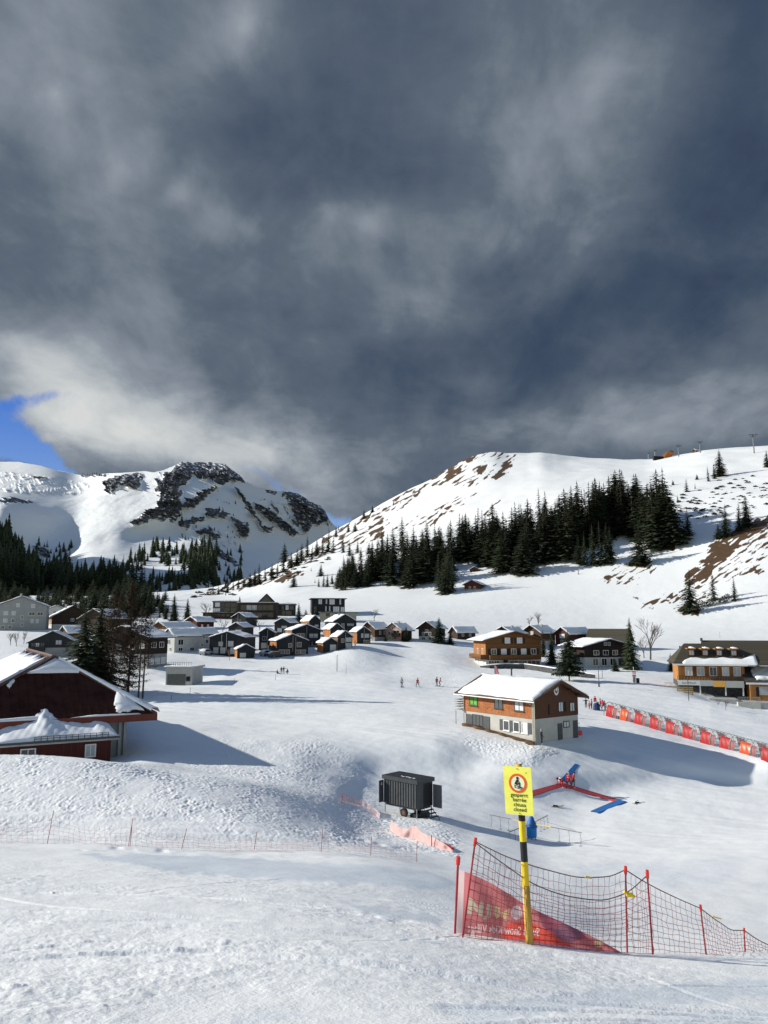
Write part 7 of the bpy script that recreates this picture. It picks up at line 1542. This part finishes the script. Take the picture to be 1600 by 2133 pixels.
def kiosk():
    d = gd(1323, 1422, 130, 220); t = thing('sign_post', 'grey pillar with red and white signs at the road bend', 'sign post', P(1321, 1421, d)); s = d / F
    MB().box(-.30, .30, -.2, .2, -.3, 1.2).build('pillar', M['concrete'], t)
    for k in range(3): MB().box(-.42, .42, -.26, -.205, 1.25 + k * .42, 1.25 + k * .42 + .30).build('sign_panel', M[('red', 'white', 'red')[k]], t)
    MB().tube([(0, 0, 1.2), (0, 0, 3.3)], .05, 6).build('pole', M['white'], t)
    b = thing('litter_bin', 'black litter bin right of the red and white sign post', 'bin', P(1329, 1423, d)); MB().tube([(0, 0, -.1), (0, 0, 1.0)], [.34, .38], 12).build('drum', M['black'], b); MB().tube([(0, 0, 1.0), (0, 0, 1.08)], [.40, .36], 12).build('lid', M['dark_metal'], b)
kiosk()
def wall_line():
    pts = [(1000, 1390), (1020, 1392), (1050, 1392), (1090, 1393), (1130, 1399), (1170, 1406), (1210, 1411), (1240, 1413)]
    w = [gp(u, v, 150, 230) for u, v in pts]; t = thing('retaining_wall', 'low dark retaining wall topped with snow below the big brown chalet', 'wall', w[0]); base = w[0]
    G = []; S = []
    for i, p in enumerate(w):
        h = (.35, .8, 1.1, 1.2, 1.25, 1.25, 1.1, .8)[i]; q = p - base; G.append([q + Vector((0, -.2, -1)), q + Vector((0, -.2, h)), q + Vector((0, .25, h)), q + Vector((0, .25, -1))]); S.append([q + Vector((0, -.26, h + .003)), q + Vector((0, -.2, h + .18)), q + Vector((0, .1, h + .26)), q + Vector((0, .5, h + .003))])
    MB().grid(G).build('wall', M['dark_stone'], t); MB().grid(S).build('snow_cap', M['rsnow'], t, smooth=True)
wall_line()
def pylon(u, v, hpx, label, scale=1.0):
    d = gd(u, v, 450); p = P(u, v, d); t = thing('lift_pylon', label, 'lift pylon', p, R(rnd.uniform(-8, 8)), 'chairlift pylons on the ridge'); h = hpx * d / F
    MB().tube([(0, 0, -3), (0, 0, h)], [.62, .42], 8).build('mast', M['metal_d'], t)
    a = h * .20; cb = MB(); cb.box(-a, a, -.3, .3, h - .3, h + .3); cb.box(-a * .85, a * .85, -.25, .25, h - h * .12 - .2, h - h * .12 + .2)
    for x in (-a * .7, a * .7, -a * .25, a * .25): cb.tube([(x, 0, h), (x * .7, 0, h - h * .12)], .18, 5)
    cb.build('crossarm', M['metal_d'], t)
    for sg in (-1, 1): MB().box(sg * a - .25, sg * a + .25, -2.2, 2.2, h - .75, h - .31).build('sheave_train', M['dark_metal'], t)
M['metal_d'] = mat('galvanised_mast', (.16, .18, .19), .5, .08, 3, metal=.3)
for a in ((1571, 943, 40, 'nearest and tallest lift pylon at the right end of the ridge'), (1459, 943, 24, 'second lift pylon from the right, beside the small ridge hut'), (1414, 951, 24, 'lift pylon right behind the orange station roof'), (1365, 952, 15, 'small lift pylon left of the orange station'), (1351, 954, 11, 'smallest lift pylon, leftmost on the ridge')): pylon(*a)
def station():
    d = gd(1395, 952, 450); p = P(1394, 953, d); t = thing('lift_station', 'orange timber lift station with a curved roof on the ridge', 'lift station', p, R(14))
    s = d / F; o = mat('orange_cladding', (.62, .21, .05), .7, .15, 1.0, two=(.40, .12, .03))
    sh = MB(); sh.prism([(-11 * s, -2), (-11 * s, .5), (-1 * s, 12 * s), (4 * s, 15 * s), (10 * s, 12 * s), (12 * s, 8 * s), (7 * s, 3 * s), (0, -2)], 0, 14 * s); so_ = sh.build('roof_shell', o, t)
    MB().prism([(-12 * s, .2), (-1.3 * s, 12.6 * s), (4 * s, 15.8 * s), (10.6 * s, 12.4 * s), (10 * s, 11.6 * s), (4 * s, 14.8 * s), (-1 * s, 11.6 * s), (-11 * s, 0)], -1.2, 14 * s + 1.2).build('roof_edge', M['chalet'], so_)
    MB().box(-34 * s, -11.1 * s, 2, 9 * s, -3, 2.6 * s).build('low_wing', M['chalet_dark'], t)
    MB().box(2 * s, 3 * s, 2 * s, 3 * s, -4, 3 * s).build('pillar', M['metal'], t)
    house('hut', 'small brown hut with snowy roof on the ridge beside a pylon', 1446, 943, -60, 10, 20, 4.5, 3.5, 'chalet', ov=.7, cat='hut', dmin=450, dmax=1200, wins=[('R', .4, .2, 1.4, 1.2)])
station()

def parked_car(u, v, rz, m, label):
    d = gd(u, v, 120, 320); t = thing('parked_car', label, 'car', P(u, v, d), R(rz), 'cars parked between the timber houses')
    prof = [(-2.1, .35), (2.1, .35), (2.15, .75), (1.25, .92), (.75, 1.42), (-1.2, 1.48), (-1.95, 1.0), (-2.15, .8)]
    MB().prism(prof, -.85, .85, 'y').build('body', m, t)
    gl = MB(); gl.prism([(-1.6, .98), (1.05, .98), (.68, 1.34), (-1.15, 1.38)], -.862, .862, 'y'); gl.build('window', M['glass'], t)
    for x in (-1.35, 1.35):
        for y in (-.86, .72): w = MB(); w.tube([(x, y, .32), (x, y + .14, .32)], .32, 12); w.build('wheel', M['black'], t)
    sn = [[(x, y, z + (.16 if abs(y) < .7 and 0 < i < 6 else 0)) for y in (-.84, -.5, 0, .5, .84)] for i, (x, z) in enumerate([(-2.0, 1.0), (-1.2, 1.49), (-.5, 1.47), (.2, 1.45), (.75, 1.43), (1.25, .95), (2.1, .8)])]
    MB().grid(sn).build('snow_cover', M['rsnow'], t, smooth=True)
car_grey = mat('silver_car_paint', (.35, .36, .38), .35, .03, 2); car_dark = mat('dark_car_paint', (.03, .033, .04), .35, .05, 2)
parked_car(429, 1364, 70, car_grey, 'silver car with snow on top parked left of the largest dark timber house')
parked_car(573, 1369, 35, car_dark, 'dark car with snowy roof parked left of the wide front row house')
parked_car(556, 1366, 50, car_grey, 'pale car half hidden in front of the slim tall house')
# ------------------------------------------------------------------ people
STAND = {'pelvis': (0, 0, .95), 'waist': (0, 0, 1.10), 'chest': (0, .01, 1.32), 'neck': (0, 0, 1.49), 'head': (0, -.015, 1.62), 'crown': (0, -.01, 1.70), 'nose': (0, -.11, 1.61),
    'hipL': (.10, 0, .90), 'kneeL': (.12, -.03, .50), 'ankL': (.12, .01, .10), 'toeL': (.13, -.16, .04), 'hipR': (-.10, 0, .90), 'kneeR': (-.12, -.03, .50), 'ankR': (-.12, .01, .10), 'toeR': (-.13, -.16, .04),
    'shL': (.19, .01, 1.41), 'elL': (.27, .04, 1.15), 'wrL': (.28, -.08, .92), 'haL': (.28, -.12, .85), 'shR': (-.19, .01, 1.41), 'elR': (-.27, .04, 1.15), 'wrR': (-.28, -.08, .92), 'haR': (-.28, -.12, .85)}
RAD = {'pelvis': .155, 'waist': .145, 'chest': .165, 'neck': .062, 'head': .10, 'crown': .078, 'nose': .018, 'hip': .10, 'knee': .068, 'ank': .055, 'toe': .042, 'sh': .075, 'el': .055, 'wr': .040, 'ha': .042}
BONES = [('pelvis', 'waist', 1), ('waist', 'chest', 1), ('chest', 'neck', 1), ('neck', 'head', 0), ('head', 'crown', 0), ('head', 'nose', 0)]
for s_ in 'LR': BONES += [('pelvis', 'hip' + s_, 2), ('hip' + s_, 'knee' + s_, 2), ('knee' + s_, 'ank' + s_, 2), ('ank' + s_, 'toe' + s_, 3), ('chest', 'sh' + s_, 1), ('sh' + s_, 'el' + s_, 1), ('el' + s_, 'wr' + s_, 1), ('wr' + s_, 'ha' + s_, 4)]
def pose(**kw):
    p = dict(STAND)
    for k, v in kw.items(): p[k] = v
    return p
def shift_upper(p, pel, dx, dy, dz, lean):
    """bend the trunk forwards (towards -y) by `lean` degrees about the pelvis"""
    q = dict(p); c = Vector(p['pelvis']); m = Matrix.Rotation(R(lean), 3, 'X')
    for k in p:
        if k[:2] in ('wa', 'ch', 'ne', 'he', 'cr', 'no', 'sh', 'el', 'wr', 'ha'): v = m @ (Vector(p[k]) - c) + c; q[k] = tuple(v)
    return q
WIDE = pose(kneeL=(.24, -.02, .50), ankL=(.33, .04, .10), toeL=(.36, -.12, .04), kneeR=(-.22, -.05, .50), ankR=(-.30, .02, .10), toeR=(-.33, -.14, .04))
WALK = pose(kneeL=(.13, -.20, .53), ankL=(.13, -.24, .12), toeL=(.13, -.41, .08), kneeR=(-.11, .06, .50), ankR=(-.11, .30, .16), toeR=(-.11, .18, .05), elL=(.26, .16, 1.17), wrL=(.26, .12, .93), haL=(.26, .1, .86), elR=(-.26, -.08, 1.17), wrR=(-.26, -.24, .99), haR=(-.26, -.29, .94))
BEND = shift_upper(pose(kneeL=(.16, -.16, .50), kneeR=(-.16, -.16, .50), ankL=(.17, .02, .10), ankR=(-.17, .02, .10), toeL=(.18, -.15, .04), toeR=(-.18, -.15, .04), pelvis=(0, .14, .88), hipL=(.11, .12, .84), hipR=(-.11, .12, .84), elL=(.25, -.20, 1.32), wrL=(.20, -.42, 1.28), haL=(.18, -.49, 1.26), elR=(-.25, -.20, 1.32), wrR=(-.20, -.42, 1.28), haR=(-.18, -.49, 1.26)), 0, 0, 0, 0, 68)
LEAN = shift_upper(WIDE, 0, 0, 0, 0, 16)
SKI = shift_upper(pose(pelvis=(0, .1, .85), hipL=(.10, .09, .81), hipR=(-.10, .09, .81), kneeL=(.12, -.12, .48), kneeR=(-.12, -.12, .48), elL=(.30, -.12, 1.16), wrL=(.30, -.34, 1.10), haL=(.30, -.41, 1.08), elR=(-.30, -.12, 1.16), wrR=(-.30, -.34, 1.10), haR=(-.30, -.41, 1.08)), 0, 0, 0, 0, 14)
ARMS = pose(elL=(.36, -.02, 1.24), wrL=(.45, -.16, 1.33), haL=(.48, -.2, 1.38), elR=(-.40, .02, 1.28), wrR=(-.60, -.02, 1.24), haR=(-.67, -.03, 1.23))
SIT = pose(pelvis=(0, 0, .16), waist=(0, .05, .32), chest=(0, .08, .55), neck=(0, .06, .72), head=(0, .03, .85), crown=(0, .03, .93), nose=(0, -.07, .84), hipL=(.10, -.02, .14), hipR=(-.10, -.02, .14), kneeL=(.14, -.42, .26), kneeR=(-.14, -.42, .26), ankL=(.14, -.82, .09), ankR=(-.14, -.82, .09), toeL=(.15, -.90, .24), toeR=(-.15, -.90, .24), shL=(.19, .07, .64), shR=(-.19, .07, .64), elL=(.27, .12, .40), elR=(-.27, .12, .40), wrL=(.26, -.1, .3), wrR=(-.26, -.1, .3), haL=(.25, -.17, .29), haR=(-.25, -.17, .29))
CROUCH = shift_upper(pose(pelvis=(0, .16, .42), hipL=(.10, .14, .40), hipR=(-.10, .14, .40), kneeL=(.15, -.26, .48), kneeR=(-.15, -.26, .48), ankL=(.14, .02, .10), ankR=(-.14, .02, .10), waist=(0, .14, .58), chest=(0, .1, .80), neck=(0, .06, .97), head=(0, .03, 1.1), crown=(0, .03, 1.18), nose=(0, -.07, 1.09), shL=(.19, .1, .89), shR=(-.19, .1, .89), elL=(.26, -.08, .70), elR=(-.26, -.08, .70), wrL=(.2, -.3, .58), wrR=(-.2, -.3, .58), haL=(.18, -.37, .56), haR=(-.18, -.37, .56)), 0, 0, 0, 0, 12)
_pm = {}
def cloth(name, c): 
    if name not in _pm: _pm[name] = mat(name, c, .75, .12, 4)
    return _pm[name]
SKIN = mat('skin', (.50, .30, .22), .6, .06, 5)
def person(label, loc, rz, P_, jacket, trousers, helmet, h=1.72, group=None, skis=False, poles=False, boots=(.05, .05, .05), stripe=None):
    names = list(P_); idx = {n: i for i, n in enumerate(names)}; vs = [Vector(P_[n]) for n in names]; rad = [RAD[n.rstrip('LR')] if n.rstrip('LR') in RAD else RAD[n] for n in names]; ed = [(idx[a], idx[b]) for a, b, _ in BONES]; bm_ = [m for *_, m in BONES]
    for s_ in 'LR':                                              # a gloved hand: four bent fingers and a thumb
        w, hnd = Vector(P_['wr' + s_]), Vector(P_['ha' + s_]); d = (hnd - w).normalized(); sd = d.orthogonal().normalized(); up = d.cross(sd)
        for k in range(4):
            o = (k - 1.5) * .021; L_ = (.062, .075, .070, .055)[k]; a = hnd + d * .03 + sd * o; b = a + d * L_ * .6 + up * .012; c = b + d * L_ * .3 + up * .03
            i0 = len(vs); vs += [a, b, c]; rad += [.014, .0125, .010]; ed += [(idx['ha' + s_], i0), (i0, i0 + 1), (i0 + 1, i0 + 2)]; bm_ += [4, 4, 4]
        a = hnd + sd * .045 - d * .01; b = a + sd * .02 + d * .035 + up * .01; i0 = len(vs); vs += [a, b]; rad += [.015, .011]; ed += [(idx['ha' + s_], i0), (i0, i0 + 1)]; bm_ += [4, 4]
    me = bpy.data.meshes.new('body'); me.from_pydata(vs, ed, []); o = bpy.data.objects.new('body', me); COL.objects.link(o)
    o.modifiers.new('skin', 'SKIN'); sv = me.skin_vertices[0].data
    for i, r in enumerate(rad): sv[i].radius = (r, r); sv[i].use_root = (i == idx['pelvis'])
    o.modifiers.new('sub', 'SUBSURF').levels = 1
    dg = bpy.context.evaluated_depsgraph_get(); nm = bpy.data.meshes.new_from_object(o.evaluated_get(dg)); bpy.data.objects.remove(o)
    t = thing('person', label, 'person', loc, R(rz), group); t.scale = (h / 1.72,) * 3
    b = bpy.data.objects.new('body', nm); COL.objects.link(b); b.parent = t
    for m in (SKIN, cloth('jacket_%.2f_%.2f_%.2f' % jacket, jacket), cloth('trousers_%.2f_%.2f_%.2f' % trousers, trousers), cloth('boots', boots), cloth('gloves', (.03, .03, .035))): nm.materials.append(m)
    A = np.array([vs[e[0]] for e in ed]); B = np.array([vs[e[1]] for e in ed]); AB = B - A; ll = np.maximum((AB ** 2).sum(1), 1e-9)
    for p in nm.polygons:
        c = np.array(p.center); tt = np.clip(((c - A) * AB).sum(1) / ll, 0, 1); dd = ((A + AB * tt[:, None] - c) ** 2).sum(1); p.material_index = bm_[int(np.argmin(dd))]; p.use_smooth = True
    hd, cw, ns = Vector(P_['head']), Vector(P_['crown']), Vector(P_['nose']); up = (cw - hd).normalized(); fw = (ns - hd); fw = (fw - up * fw.dot(up)).normalized(); rt = fw.cross(up)
    hm = MB(); hm.T = Matrix.Translation(hd + up * .045) @ Matrix((rt, -fw, up)).transposed().to_4x4(); g = []
    for i in range(8):
        th = R(8 + 100 * i / 7) if i else 0.0; g.append([(.128 * math.sin(th) * math.cos(k * .5236), .14 * math.sin(th) * math.sin(k * .5236) + .01, .125 * math.cos(th)) for k in range(13)])
    hm.grid(g); hm.build('helmet', cloth('helmet_%.2f_%.2f_%.2f' % helmet, helmet), t, smooth=True)
    gg = MB(); gg.T = Matrix.Translation(hd + up * .03) @ Matrix((rt, -fw, up)).transposed().to_4x4(); gg.box(-.075, .075, -.118, -.075, -.012, .045); gg.build('goggles', M['black'], t)
    if stripe:
        sb = MB(); c = Vector(P_['chest']) ; ax = (Vector(P_['neck']) - Vector(P_['waist'])).normalized()
        for off in (-.14, .02): sb.tube([c + ax * off, c + ax * (off + .035)], [.196, .196], 14)
        sb.build('jacket_stripe', cloth('stripe', stripe), t)
    if skis:
        for s_ in 'LR':
            a, tp = Vector(P_['ank' + s_]), Vector(P_['toe' + s_]); d = Vector((tp.x - a.x, tp.y - a.y, 0)).normalized(); n = Vector((-d.y, d.x, 0)); c = Vector((a.x, a.y, 0)); mb = MB(); G = []
            for f, z in ((-.75, .0), (-.3, .0), (.5, 0), (.82, .02), (.95, .12)): p = c + d * f; G.append([p - n * .045 + Vector((0, 0, z - .005)), p - n * .045 + Vector((0, 0, z + .02)), p + n * .045 + Vector((0, 0, z + .02)), p + n * .045 + Vector((0, 0, z - .005))])
            mb.grid(G); mb.build('ski', M['black'], t)
    if poles:
        for s_ in 'LR':
            a = Vector(P_['ha' + s_]); mb = MB(); mb.tube([a + Vector((0, 0, .08)), Vector((a.x * 1.15, a.y + .35, .02))], .011, 5); mb.build('ski_pole', M['dark_metal'], t)
    return t
RED = (.50, .022, .03); DRED = (.30, .018, .03); BLK = (.02, .02, .024); GRY = (.32, .33, .35); NAV = (.03, .035, .06); WHT = (.6, .6, .6)
def crowd():
    g1 = 'crew in red on the practice slope'; q = lambda u, v, a=60, b=110: gp(u, v, a, b)
    person('person in red ski suit bending low over the end of the red carpet strip', q(1171, 1641), -62, BEND, RED, RED, BLK, 1.68, g1, boots=(.6, .6, .6), stripe=(.7, .45, .45))
    person('person in red ski suit with pale stripes standing with legs apart on the strip', q(1186, 1645), 172, LEAN, RED, DRED, GRY, 1.78, g1, boots=(.06, .03, .03), stripe=(.62, .3, .3))
    person('person in red jacket and black trousers stooping beside the striped red suit', q(1194, 1641), 105, LEAN, DRED, BLK, BLK, 1.62, g1, boots=(.6, .6, .6))
    g2 = 'skiers crossing the flat piste'
    person('skier with pale grey jacket and dark trousers, leftmost on the flat piste', gp(837, 1431, 120, 220), 170, STAND, GRY, NAV, BLK, 1.78, g2, skis=True)
    person('skier in dark red jacket walking with legs wide apart on the piste', gp(870, 1431, 120, 220), 10, WIDE, RED, BLK, BLK, 1.70, g2, skis=True, poles=True)
    person('skier all in dark green standing left of a red jacketed one', gp(910, 1429, 120, 220), 150, STAND, (.03, .05, .04), BLK, BLK, 1.74, g2, skis=True)
    person('skier in bright red jacket and black trousers at the right of the piste four', gp(916, 1430, 120, 220), 100, SKI, RED, BLK, BLK, 1.70, g2, skis=True)
    g3 = 'dark clothed group resting on the piste'
    person('person in black sitting on the snow at the left of the resting group', gp(578, 1404, 130, 260), 60, SIT, BLK, BLK, BLK, 1.6, g3)
    person('person in dark clothes standing second in the resting group', gp(586, 1404, 130, 260), -10, STAND, NAV, GRY, BLK, 1.55, g3)
    person('person in dark clothes with arms out, third in the resting group', gp(591, 1404, 130, 260), 20, ARMS, BLK, GRY, BLK, 1.6, g3)
    person('person crouching at the right end of the resting group', gp(599, 1404, 130, 260), -70, CROUCH, BLK, BLK, BLK, 1.7, g3)
    g4 = 'queue at the conveyor lift entrance'; e = lambda u, v: gp(u, v, 95, 145)
    person('person in black with elbows out at the left end of the lift queue', e(1221, 1475), 170, ARMS, BLK, BLK, BLK, 1.55, g4)
    person('small child in orange red jacket beside the person in black in the lift queue', e(1228, 1478), 150, WALK, (.60, .10, .05), DRED, RED, 1.2, g4)
    person('person in pale red jacket left of the blue padded box', e(1233, 1478), -120, STAND, (.55, .10, .10), BLK, DRED, 1.62, g4)
    person('person in bright red jacket and helmet standing behind the blue padded box', e(1240, 1471), 10, STAND, RED, BLK, RED, 1.62, g4)
    person('person striding in red jacket with white stripe right of the blue padded box', e(1251, 1477), -80, WALK, RED, BLK, BLK, 1.62, g4, stripe=(.7, .6, .6))
    person('person in red jacket bending at the mouth of the conveyor lift', e(1257, 1480), -50, LEAN, RED, BLK, BLK, 1.66, g4)
    person('person in black jacket last before the conveyor lift hoops', e(1262, 1482), -80, SKI, BLK, BLK, BLK, 1.66, g4)
    a = SHA; fx = Vector((math.cos(a), math.sin(a), 0)); fy = Vector((-math.sin(a), math.cos(a), 0)); p = SH.location - fx * 3.55 - fy * .65; p.z = gz(p.x, p.y)
    person('person in black clothes standing at the shaded corner of the shingled house', p, 60, pose(elR=(-.32, -.05, 1.2), wrR=(-.3, -.2, 1.42), haR=(-.29, -.23, 1.49)), BLK, NAV, GRY, 1.74)
crowd()
